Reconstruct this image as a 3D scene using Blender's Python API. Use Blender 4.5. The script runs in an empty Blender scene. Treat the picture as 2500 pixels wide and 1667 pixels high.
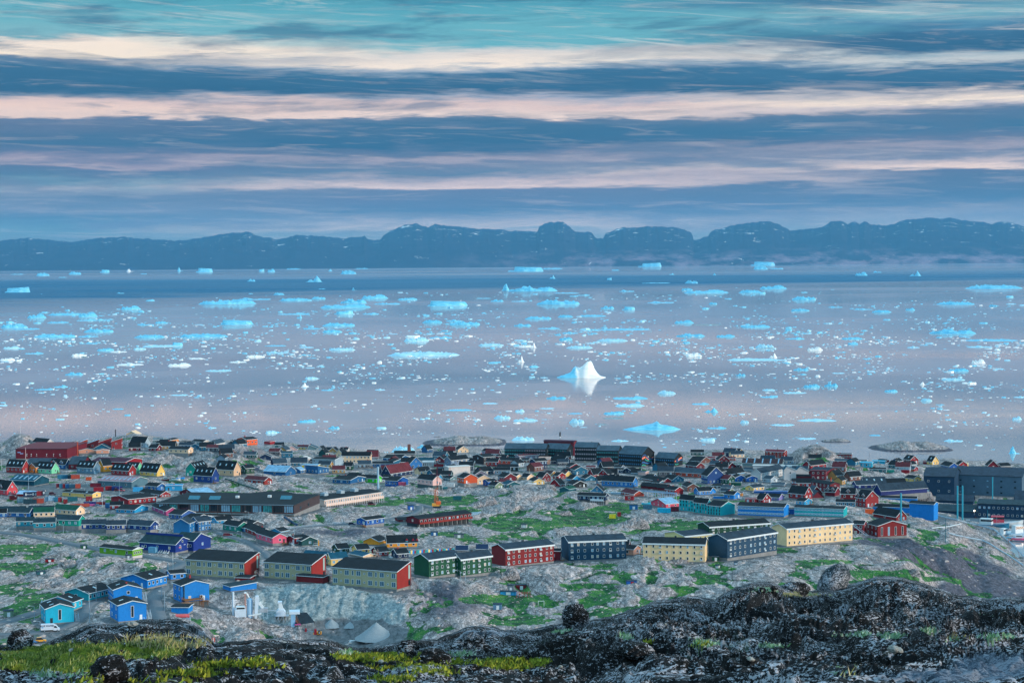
import bpy, math, random
import numpy as np
from mathutils import Vector, Matrix
random.seed(7); rng = np.random.default_rng(11)
SC = bpy.context.scene; COL = SC.collection
# ---------------------------------------------------------------- camera
F = 4861.0; CH = 180.0; PITCH = math.radians(2.32); ROLL = math.radians(0.435)
fw = np.array([0, math.cos(PITCH), -math.sin(PITCH)]); rt = np.array([1., 0, 0]); up = np.cross(rt, fw)
rt2 = rt*math.cos(ROLL) - up*math.sin(ROLL); up2 = up*math.cos(ROLL) + rt*math.sin(ROLL)
cd = bpy.data.cameras.new('camera'); cam = bpy.data.objects.new('camera', cd); COL.objects.link(cam)
cd.sensor_width = 36.0; cd.lens = 36.0*F/2500; cd.clip_start = 0.5; cd.clip_end = 200000
cam.matrix_world = Matrix(((rt2[0], up2[0], -fw[0], 0), (rt2[1], up2[1], -fw[1], 0), (rt2[2], up2[2], -fw[2], CH), (0, 0, 0, 1)))
SC.camera = cam
# ---------------------------------------------------------------- sun, exposure
SUN = Vector((0.90, -0.38, 0.20)).normalized()
sd = bpy.data.lights.new('sun', 'SUN'); sd.energy = 3.2; sd.angle = math.radians(8); sd.color = (1.0, 0.80, 0.62)
so = bpy.data.objects.new('sun', sd); COL.objects.link(so); so.rotation_euler = SUN.to_track_quat('Z', 'Y').to_euler(); so.location = (0, 0, 3000)
SC.view_settings.view_transform = 'Standard'; SC.view_settings.look = 'None'
SC.view_settings.exposure = 0.14; SC.view_settings.gamma = 1.0; SC.view_settings.use_curve_mapping = False
SC.render.engine = 'CYCLES'
SC.cycles.max_bounces = 5; SC.cycles.diffuse_bounces = 2; SC.cycles.glossy_bounces = 2; SC.cycles.volume_bounces = 1
SC.cycles.use_denoising = True; SC.cycles.use_adaptive_sampling = True; SC.cycles.adaptive_threshold = 0.02
# ---------------------------------------------------------------- node helper
def srgb(r, g, b):
    f = lambda c: (c/255/12.92) if c/255 <= 0.04045 else ((c/255+0.055)/1.055)**2.4
    return (f(r), f(g), f(b), 1.0)
class NT:
    def __init__(s, nt): s.n = nt.nodes; s.l = nt.links; s.n.clear()
    def add(s, t, **k):
        x = s.n.new(t)
        for a, v in k.items(): setattr(x, a, v)
        return x
    def put(s, sock, v):
        if v is None: return
        if hasattr(v, 'is_output') or isinstance(v, bpy.types.NodeSocket): s.l.new(v, sock)
        else: sock.default_value = v
    def m(s, op, a, b=None, c=None, clamp=False):
        x = s.add('ShaderNodeMath', operation=op, use_clamp=clamp)
        for i, v in enumerate((a, b, c)):
            if v is not None: s.put(x.inputs[i], v)
        return x.outputs[0]
    def vm(s, op, a, b=None):
        x = s.add('ShaderNodeVectorMath', operation=op)
        s.put(x.inputs[0], a)
        if b is not None: s.put(x.inputs[1], b)
        return x.outputs[0]
    def mix(s, f, a, b, blend='MIX'):
        x = s.add('ShaderNodeMix', data_type='RGBA', blend_type=blend); x.clamp_factor = True
        s.put(x.inputs[0], f); s.put(x.inputs[6], a); s.put(x.inputs[7], b); return x.outputs[2]
    def noise(s, vec, scale, detail=4, rough=0.55, dist=0.0):
        x = s.add('ShaderNodeTexNoise'); s.put(x.inputs['Vector'], vec)
        x.inputs['Scale'].default_value = scale; x.inputs['Detail'].default_value = detail
        x.inputs['Roughness'].default_value = rough; x.inputs['Distortion'].default_value = dist; return x.outputs['Fac']
    def ramp(s, f, stops, interp='LINEAR'):
        x = s.add('ShaderNodeValToRGB'); cr = x.color_ramp; cr.interpolation = interp
        while len(cr.elements) < len(stops): cr.elements.new(0.5)
        for e, (p, c) in zip(cr.elements, stops): e.position = p; e.color = c if len(c) == 4 else (*c, 1)
        s.put(x.inputs[0], f); return x.outputs[0]
    def comb(s, x, y, z):
        c = s.add('ShaderNodeCombineXYZ'); s.put(c.inputs[0], x); s.put(c.inputs[1], y); s.put(c.inputs[2], z); return c.outputs[0]
def g4(v): return (v, v, v, 1)
def lvl(nt, v, lo, hi): return nt.m('MULTIPLY_ADD', v, 1/(hi-lo), -lo/(hi-lo), clamp=True)
# ---------------------------------------------------------------- world: twilight sky with layered cloud
W = bpy.data.worlds.new('World'); SC.world = W; W.use_nodes = True; w = NT(W.node_tree)
sky = w.add('ShaderNodeTexSky', sky_type='NISHITA'); sky.sun_disc = False
sky.sun_elevation = math.asin(SUN.z); sky.sun_rotation = math.atan2(SUN.x, SUN.y)
sky.air_density = 1.2; sky.dust_density = 0.6; sky.ozone_density = 3.0
tc = w.add('ShaderNodeTexCoord'); sp = w.add('ShaderNodeSeparateXYZ'); w.put(sp.inputs[0], tc.outputs['Generated'])
dx, dy, dz = sp.outputs
az = w.m('ARCTAN2', dx, dy)                                     # 0 = straight out to sea
el = w.m('ARCSINE', dz)
U = w.m('MULTIPLY', az, F/1000.0)                               # thousandths
V = w.m('MULTIPLY', el, F/1000.0)                               # 0.64 = 7.5 degrees up
# slow warp so that the bands swell, thin out and drift
wn = w.noise(w.comb(w.m('MULTIPLY', U, 1.6), w.m('MULTIPLY', V, 6.0), 3.1), 1.0, 4, 0.6, 0.3)
wn2 = w.noise(w.comb(w.m('MULTIPLY', U, 3.0), w.m('MULTIPLY', V, 26.0), 7.7), 1.0, 5, 0.62, 0.4)
wn3 = w.noise(w.comb(w.m('MULTIPLY', U, 7.0), w.m('MULTIPLY', V, 95.0), 4.4), 1.0, 5, 0.65, 0.6)
Vw = w.m('ADD', w.m('MULTIPLY_ADD', w.m('SUBTRACT', wn3, 0.5), 0.030, V), w.m('ADD', w.m('MULTIPLY', w.m('SUBTRACT', wn, 0.5), 0.040), w.m('MULTIPLY', w.m('SUBTRACT', wn2, 0.5), 0.058)))
VV = w.m('MULTIPLY', Vw, 1/0.70, clamp=True)
def st(lst): return sorted(((636-y)/700.0, srgb(*c)) for y, c in lst)
TE=(70,150,170); TL=(104,172,184); SL=(58,104,136); SD=(44,90,122); CR=(246,228,210); PK=(220,192,184); PU=(92,112,142); GR=(120,140,165); TG=(84,132,160)
left = [(0,TE),(40,TL),(52,(150,186,192)),(60,TL),(98,(130,178,186)),(110,CR),(138,(246,228,206)),(150,(96,122,148)),(166,SL),(225,SD),(238,(110,128,148)),(252,PK),(272,(238,206,190)),(286,(226,200,188)),(293,(98,116,142)),(306,(98,112,138)),(340,(62,100,130)),(372,(92,108,136)),(386,(134,130,150)),(396,(168,154,164)),(404,(92,108,136)),(424,(84,112,136)),(440,(112,142,156)),(458,(140,146,158)),(480,(104,120,142)),(505,(126,132,148)),(530,(84,112,134)),(560,(106,138,150)),(590,(112,136,148)),(636,(104,132,148))]
mid  = [(0,TE),(70,TL),(115,TL),(132,(214,208,202)),(160,CR),(172,(150,165,180)),(185,SL),(228,SD),(240,(150,158,175)),(258,PK),(286,(240,214,200)),(294,(96,116,140)),(308,(62,100,130)),(352,SD),(374,(104,114,138)),(388,(168,156,164)),(398,(112,120,142)),(414,(100,120,142)),(432,(190,172,174)),(452,(236,206,194)),(462,(104,114,138)),(490,(96,108,134)),(512,(84,104,130)),(532,(140,140,152)),(556,(200,184,178)),(566,(146,156,164)),(590,(124,146,156)),(636,(116,140,152))]
right= [(0,(80,146,168)),(30,(70,120,150)),(62,(120,170,182)),(86,(80,130,158)),(104,SL),(136,SD),(150,(150,170,180)),(166,(190,196,196)),(180,SL),(226,SD),(238,(190,180,178)),(262,(250,230,208)),(276,(190,182,186)),(288,(92,112,138)),(330,SL),(358,(96,110,136)),(374,(160,150,160)),(386,(110,120,142)),(400,(134,136,152)),(415,(210,188,182)),(426,(246,216,198)),(436,(92,106,132)),(470,(84,104,130)),(500,(80,102,130)),(522,(134,136,150)),(548,(146,150,160)),(580,(118,142,154)),(636,(112,138,150))]
# narrower streaks: trim colour ramps to at most 32 stops each
cL = w.ramp(VV, st(left)); cM = w.ramp(VV, st(mid)); cR = w.ramp(VV, st(right))
un = w.m('ADD', U, w.m('MULTIPLY', w.m('SUBTRACT', w.noise(w.comb(w.m('MULTIPLY', U, 1.4), w.m('MULTIPLY', V, 14.0), 1.3), 1.0, 4), 0.5), 1.6))
b1 = w.mix(lvl(w, un, -1.05, -0.25), cL, cM); b2 = w.mix(lvl(w, un, 0.15, 0.95), b1, cR)
# fine streaks: brighter wisps and darker threads inside the layers
s1 = w.noise(w.comb(w.m('MULTIPLY', U, 3.2), w.m('MULTIPLY_ADD', V, 52.0, w.m('MULTIPLY', U, 1.3)), 11.0), 1.0, 7, 0.68, 0.9)
s2 = w.noise(w.comb(w.m('MULTIPLY', U, 1.9), w.m('MULTIPLY_ADD', V, 22.0, w.m('MULTIPLY', U, -.7)), 23.0), 1.0, 7, 0.66, 0.7)
b3 = w.mix(w.m('MULTIPLY', lvl(w, s1, 0.52, 0.78), 0.40), b2, srgb(236, 214, 204))
b4 = w.mix(w.m('MULTIPLY', lvl(w, s2, 0.52, 0.74), 0.50), b3, srgb(62, 98, 126))
wsp = w.noise(w.comb(w.m('MULTIPLY', U, 1.5), w.m('MULTIPLY_ADD', V, 30.0, w.m('MULTIPLY', U, 2.6)), 61.0), 1.0, 8, 0.7, 1.0)
b4 = w.mix(w.m('MULTIPLY', w.m('MULTIPLY', lvl(w, wsp, 0.55, 0.70), lvl(w, V, 0.40, 0.52)), 0.6), b4, srgb(226, 222, 214))
blk = w.noise(w.comb(w.m('MULTIPLY', U, 2.4), w.m('MULTIPLY', V, 17.0), 83.0), 1.0, 6, 0.6, 0.3)
b4 = w.mix(w.m('MULTIPLY', lvl(w, blk, 0.54, 0.66), 0.62), b4, w.mix(lvl(w, V, 0.2, 0.42), srgb(104, 116, 140), srgb(50, 96, 128)))
# overhead: broken teal and slate above the part that the layers cover
ov = w.noise(w.comb(w.m('MULTIPLY', dx, 2.0), w.m('MULTIPLY', dy, 2.0), w.m('MULTIPLY', dz, 5.0)), 1.0, 4)
over = w.mix(lvl(w, ov, 0.40, 0.65), (.34, .74, .92, 1), (.62, .88, 1.02, 1))
lay = w.mix(lvl(w, V, 0.62, 1.3), b4, over)
up_ = w.vm('MULTIPLY', lay, (1.0, 1.0, 1.0))
bgc = w.add('ShaderNodeBackground'); w.put(bgc.inputs[0], up_); bgc.inputs[1].default_value = 1.0
bgs = w.add('ShaderNodeBackground'); w.put(bgs.inputs[0], sky.outputs[0]); bgs.inputs[1].default_value = 0.09
mxs = w.add('ShaderNodeMixShader'); w.put(mxs.inputs[0], lvl(w, V, 0.9, 3.5)); 
ad = w.add('ShaderNodeAddShader'); w.l.new(bgc.outputs[0], ad.inputs[0])
em = w.add('ShaderNodeBackground'); em.inputs[1].default_value = 0.0
w.l.new(em.outputs[0], mxs.inputs[1]); w.l.new(bgs.outputs[0], mxs.inputs[2]); w.l.new(mxs.outputs[0], ad.inputs[1])
wo = w.add('ShaderNodeOutputWorld'); w.l.new(ad.outputs[0], wo.inputs[0])
# ---------------------------------------------------------------- pixel rays of the survey (photo units, 2500 x 1667)
def ray(px, py):
    d = fw*F + (px-1250.0)*rt2 - (py-833.5)*up2
    return d/d[1]
def onz(px, py, z):
    d = ray(px, py); return np.array([0, 0, CH]) + d*((z-CH)/d[2])
def aty(px, py, Y):
    return np.array([0, 0, CH]) + ray(px, py)*Y
def topx(X, Y, Z):
    v = np.stack([X, Y, Z-CH], -1); q = v@fw
    return 1250+F*(v@rt2)/q, 833.5-F*(v@up2)/q
# ---------------------------------------------------------------- numpy noise
PERM = np.random.default_rng(5).permutation(512); PERM = np.concatenate([PERM, PERM, PERM])
GRX = np.cos(np.arange(512)*2.39996); GRY = np.sin(np.arange(512)*2.39996)
def perlin(x, y):
    xi = np.floor(x).astype(int); yi = np.floor(y).astype(int); xf = x-xi; yf = y-yi; xi &= 255; yi &= 255
    u = xf*xf*xf*(xf*(xf*6-15)+10); v = yf*yf*yf*(yf*(yf*6-15)+10)
    def g(ix, iy, fx, fy):
        h = PERM[PERM[ix]+iy]; return GRX[h]*fx+GRY[h]*fy
    n00 = g(xi, yi, xf, yf); n10 = g(xi+1, yi, xf-1, yf); n01 = g(xi, yi+1, xf, yf-1); n11 = g(xi+1, yi+1, xf-1, yf-1)
    return ((n00*(1-u)+n10*u)*(1-v)+(n01*(1-u)+n11*u)*v)*1.5
def fbm(x, y, o=4, g=0.5):
    s = 0; a = 1.0; t = 0
    for i in range(o):
        s = s+a*perlin(x*2**i+17.3*i, y*2**i+9.1*i); t += a; a *= g
    return s/t
def billow(x, y, o=3, g=0.5):
    s = 0; a = 1.0; t = 0
    for i in range(o):
        s = s+a*np.abs(perlin(x*2**i+31.7*i, y*2**i+3.9*i)); t += a; a *= g
    return s/t
def sm(a, b, x):
    t = np.clip((x-a)/(b-a), 0, 1); return t*t*(3-2*t)
# ---------------------------------------------------------------- object helpers
def tag(o, label=None, cat=None, group=None, kind=None):
    if label: o['label'] = label
    if cat: o['category'] = cat
    if group: o['group'] = group
    if kind: o['kind'] = kind
    return o
def link(name, me, parent=None, loc=None, rz=None):
    o = bpy.data.objects.new(name, me); COL.objects.link(o)
    if parent is not None: o.parent = parent
    if loc is not None: o.location = loc
    if rz is not None: o.rotation_euler = (0, 0, rz)
    return o
def empty(name, loc, rz=0, label=None, cat=None, group=None):
    o = link(name, None, None, loc, rz); o.empty_display_size = 0.5; return tag(o, label, cat, group)
class MB:
    """collects faces and builds one mesh"""
    def __init__(s): s.v = []; s.f = []; s.mi = []
    def poly(s, pts, faces, mi=0):
        b = len(s.v); s.v += [tuple(p) for p in pts]
        for f in faces: s.f.append([b+i for i in f]); s.mi.append(mi)
        return s
    def box(s, x0, x1, y0, y1, z0, z1, mi=0):
        p = [(x0,y0,z0),(x1,y0,z0),(x1,y1,z0),(x0,y1,z0),(x0,y0,z1),(x1,y0,z1),(x1,y1,z1),(x0,y1,z1)]
        return s.poly(p, [(0,3,2,1),(4,5,6,7),(0,1,5,4),(1,2,6,5),(2,3,7,6),(3,0,4,7)], mi)
    def beam(s, a, b, w, h=None, mi=0):
        a = Vector(a); b = Vector(b); h = h or w; d = (b-a).normalized()
        q = Vector((0, 0, 1)) if abs(d.z) < 0.95 else Vector((1, 0, 0))
        e = d.cross(q).normalized()*w/2; n = e.cross(d).normalized()*h/2
        p = [a-e-n, a+e-n, a+e+n, a-e+n, b-e-n, b+e-n, b+e+n, b-e+n]
        return s.poly(p, [(0,3,2,1),(4,5,6,7),(0,1,5,4),(1,2,6,5),(2,3,7,6),(3,0,4,7)], mi)
    def cyl(s, a, b, r0, r1=None, n=10, mi=0):
        r1 = r0 if r1 is None else r1; a = Vector(a); b = Vector(b); d = (b-a).normalized()
        q = Vector((0, 0, 1)) if abs(d.z) < 0.95 else Vector((1, 0, 0)); e = d.cross(q).normalized(); g = d.cross(e)
        p = [a+(e*math.cos(t)+g*math.sin(t))*r0 for t in [2*math.pi*i/n for i in range(n)]]
        p += [b+(e*math.cos(t)+g*math.sin(t))*r1 for t in [2*math.pi*i/n for i in range(n)]]
        fs = [(i, (i+1) % n, n+(i+1) % n, n+i) for i in range(n)]+[tuple(range(n))[::-1], tuple(range(n, 2*n))]
        return s.poly(p, fs, mi)
    def prism(s, prof, y0, y1, mi=0, axis='x'):
        """prof: (u, z) closed outline; extruded along the other horizontal axis"""
        n = len(prof)
        if axis == 'x': p = [(y0, u, z) for u, z in prof]+[(y1, u, z) for u, z in prof]
        else: p = [(u, y0, z) for u, z in prof]+[(u, y1, z) for u, z in prof]
        return s.poly(p, [tuple(range(n)), tuple(range(2*n-1, n-1, -1))]+[(i, n+i, n+(i+1) % n, (i+1) % n) for i in range(n)], mi)
    def mesh(s, name, mats, smooth=False):
        me = bpy.data.meshes.new(name); me.from_pydata(s.v, [], s.f)
        for m in (mats if isinstance(mats, (list, tuple)) else [mats]): me.materials.append(m)
        me.polygons.foreach_set('material_index', s.mi)
        if smooth: me.polygons.foreach_set('use_smooth', [True]*len(s.f))
        import bmesh
        bm = bmesh.new(); bm.from_mesh(me); bmesh.ops.recalc_face_normals(bm, faces=bm.faces); bm.to_mesh(me); bm.free()
        return me
    def build(s, name, mats, parent=None, loc=None, rz=None, smooth=False):
        return link(name, s.mesh(name, mats, smooth), parent, loc, rz)
def gridmesh(name, P, nr, nc, mat, attrs=None, smooth=True):
    """P (nr*nc,3) rows x cols"""
    me = bpy.data.meshes.new(name); i = np.arange((nr-1)*(nc-1)); r = i//(nc-1); c = i % (nc-1); a = r*nc+c
    q = np.stack([a, a+1, a+nc+1, a+nc], -1).astype(np.int32)
    me.vertices.add(nr*nc); me.vertices.foreach_set('co', P.astype(np.float32).ravel())
    me.loops.add(q.size); me.loops.foreach_set('vertex_index', q.ravel())
    me.polygons.add(len(q)); me.polygons.foreach_set('loop_start', np.arange(len(q), dtype=np.int32)*4)
    me.polygons.foreach_set('loop_total', np.full(len(q), 4, dtype=np.int32))
    me.update(calc_edges=True)
    if smooth: me.polygons.foreach_set('use_smooth', [True]*len(q))
    for k, v in (attrs or {}).items():
        at = me.attributes.new(k, 'FLOAT', 'POINT'); at.data.foreach_set('value', v.astype(np.float32).ravel())
    me.materials.append(mat); return me
# ================================================================ LAND
COLS = {
 -60:[(1072,24),(1092,28),(1112,28),(1150,27),(1200,27),(1250,27),(1300,28),(1400,34),(1480,38),(1560,38),(1640,38)],
 150:[(1077,27),(1100,29),(1115,29),(1150,26),(1200,27),(1250,27),(1300,28),(1400,34),(1480,40),(1560,38),(1640,36)],
 300:[(1066,30),(1084,30),(1100,30),(1115,30),(1150,26),(1200,27),(1250,27),(1330,30),(1400,33),(1450,37),(1520,40),(1600,36),(1660,33)],
 430:[(1068,29),(1084,30),(1102,31),(1120,29),(1150,26),(1185,25),(1250,26),(1320,29),(1375,32),(1400,33),(1440,36),(1480,37),(1530,38),(1600,33)],
 560:[(1075,30),(1090,32),(1106,32),(1140,27),(1185,25),(1250,26),(1300,28),(1370,31),(1400,34),(1438,37),(1470,33),(1545,30),(1600,30)],
 700:[(1089,5),(1101,11),(1112,15),(1125,20),(1150,21),(1200,22),(1250,25),(1300,28),(1350,30),(1400,33),(1440,37),(1520,25),(1600,24)],
 850:[(1104,6),(1112,10),(1122,15),(1150,18),(1200,20),(1250,23),(1300,26),(1350,29),(1400,33),(1440,36.5),(1548,21),(1600,20)],
 960:[(1112,6),(1150,16),(1200,19),(1250,22),(1300,25),(1350,28),(1400,32),(1440,36),(1500,30),(1550,24),(1600,22)],
 1080:[(1102,4),(1116,9),(1150,14),(1200,18),(1250,21),(1300,24),(1350,27),(1385,30),(1420,33),(1480,33),(1520,31),(1570,28)],
 1250:[(1106,5),(1118,9),(1150,14),(1200,18),(1250,20),(1300,23),(1350,27),(1385,31),(1420,30),(1470,27),(1520,27)],
 1500:[(1116,8),(1135,14),(1160,16),(1200,18),(1250,20),(1300,23),(1350,28),(1390,33),(1440,31),(1500,29)],
 1800:[(1110,5),(1122,9),(1140,14),(1160,16),(1200,19),(1250,22),(1300,26),(1340,31),(1390,34),(1440,33)],
 2050:[(1118,18),(1130,20),(1160,18),(1200,20),(1250,22),(1300,27),(1340,32),(1400,33),(1460,30)],
 2200:[(1125,10),(1145,14),(1170,12),(1210,13),(1260,17),(1300,23),(1340,30),(1390,31),(1430,27),(1480,16)],
 2300:[(1130,6),(1150,9),(1180,5),(1240,4),(1262,10),(1290,17),(1322,20),(1360,22),(1420,16),(1460,12)],
 2400:[(1140,4),(1160,5),(1215,3),(1262,1.6),(1276,1.5),(1283,-2),(1296,0.5),(1310,6),(1340,10),(1400,12),(1440,10),(1480,7)],
 2500:[(1150,4),(1215,3),(1268,1.5),(1276,1.5),(1280,-3),(1345,-3),(1356,0.5),(1372,3),(1420,8),(1480,7)],
 2620:[(1150,4),(1215,3),(1268,1.5),(1276,1.5),(1280,-3),(1360,-3),(1380,0.5),(1420,4),(1480,4)]}
CX = sorted(COLS); CA = []; CZ = []
YG = np.arange(5.0, 2205.0, 2.0)
for cx in CX:
    pts = [onz(cx, py, z) for py, z in COLS[cx]]
    ys = [p[1] for p in pts]; zs = [p[2] for p in pts]
    CA.append(pts[len(pts)//2][0]/pts[len(pts)//2][1])
    y0, z0 = ys[-1], zs[-1]
    near = [(y0*0.90, min(z0, z0*.9+8)), (y0*0.72, 44), (y0*0.5, 74), (y0*0.3, 106), (90, 145), (60, 152), (5, 152)]
    far = [(ys[0]+35, zs[0]*0.6), (ys[0]+85, 1.0), (ys[0]+120, -3), (2400, -14)]
    Y = np.array([p[0] for p in far][::-1]+ys+[p[0] for p in near]); Z = np.array([p[1] for p in far][::-1]+zs+[p[1] for p in near])
    o = np.argsort(Y); CZ.append(np.interp(YG, Y[o], Z[o]))
CA = np.array(CA); CZ = np.array(CZ)
k = np.ones(7)/7; CZ = np.array([np.convolve(np.pad(z, 3, 'edge'), k, 'valid') for z in CZ])
def hbase(X, Y):
    X = np.asarray(X, float); Y = np.maximum(np.asarray(Y, float), 6.0); a = np.clip(X/Y, CA[0], CA[-1]-1e-6)
    i = np.clip(np.searchsorted(CA, a, 'right')-1, 0, len(CA)-2); t = (a-CA[i])/(CA[i+1]-CA[i]); t = t*t*(3-2*t)
    g = np.clip((Y-YG[0])/2.0, 0, len(YG)-1.001); j = g.astype(int); f = g-j
    z = lambda c: CZ[c, j]*(1-f)+CZ[c, j+1]*f
    return z(i)*(1-t)+z(i+1)*t
YS = np.concatenate([np.arange(560, 2150, 1.5)])
def ground(px, py):
    """where the sight line meets the land: x, y, z"""
    d = ray(px, py); X = d[0]*YS; Z = CH+d[2]*YS; h = hbase(X, YS); below = np.nonzero(Z <= h)[0]
    if len(below) == 0: return onz(px, py, 0.5)
    i = below[0]; y = YS[i]
    if i > 0:
        a, b = YS[i-1], YS[i]
        for _ in range(12):
            mday = (a+b)/2
            if CH+d[2]*mday <= hbase(d[0]*mday, mday): b = mday
            else: a = mday
        y = b
    return np.array([d[0]*y, y, float(hbase(d[0]*y, y))])
FLAT = []      # (x, y, z, radius) pads pressed into the land by buildings and roads
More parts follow.
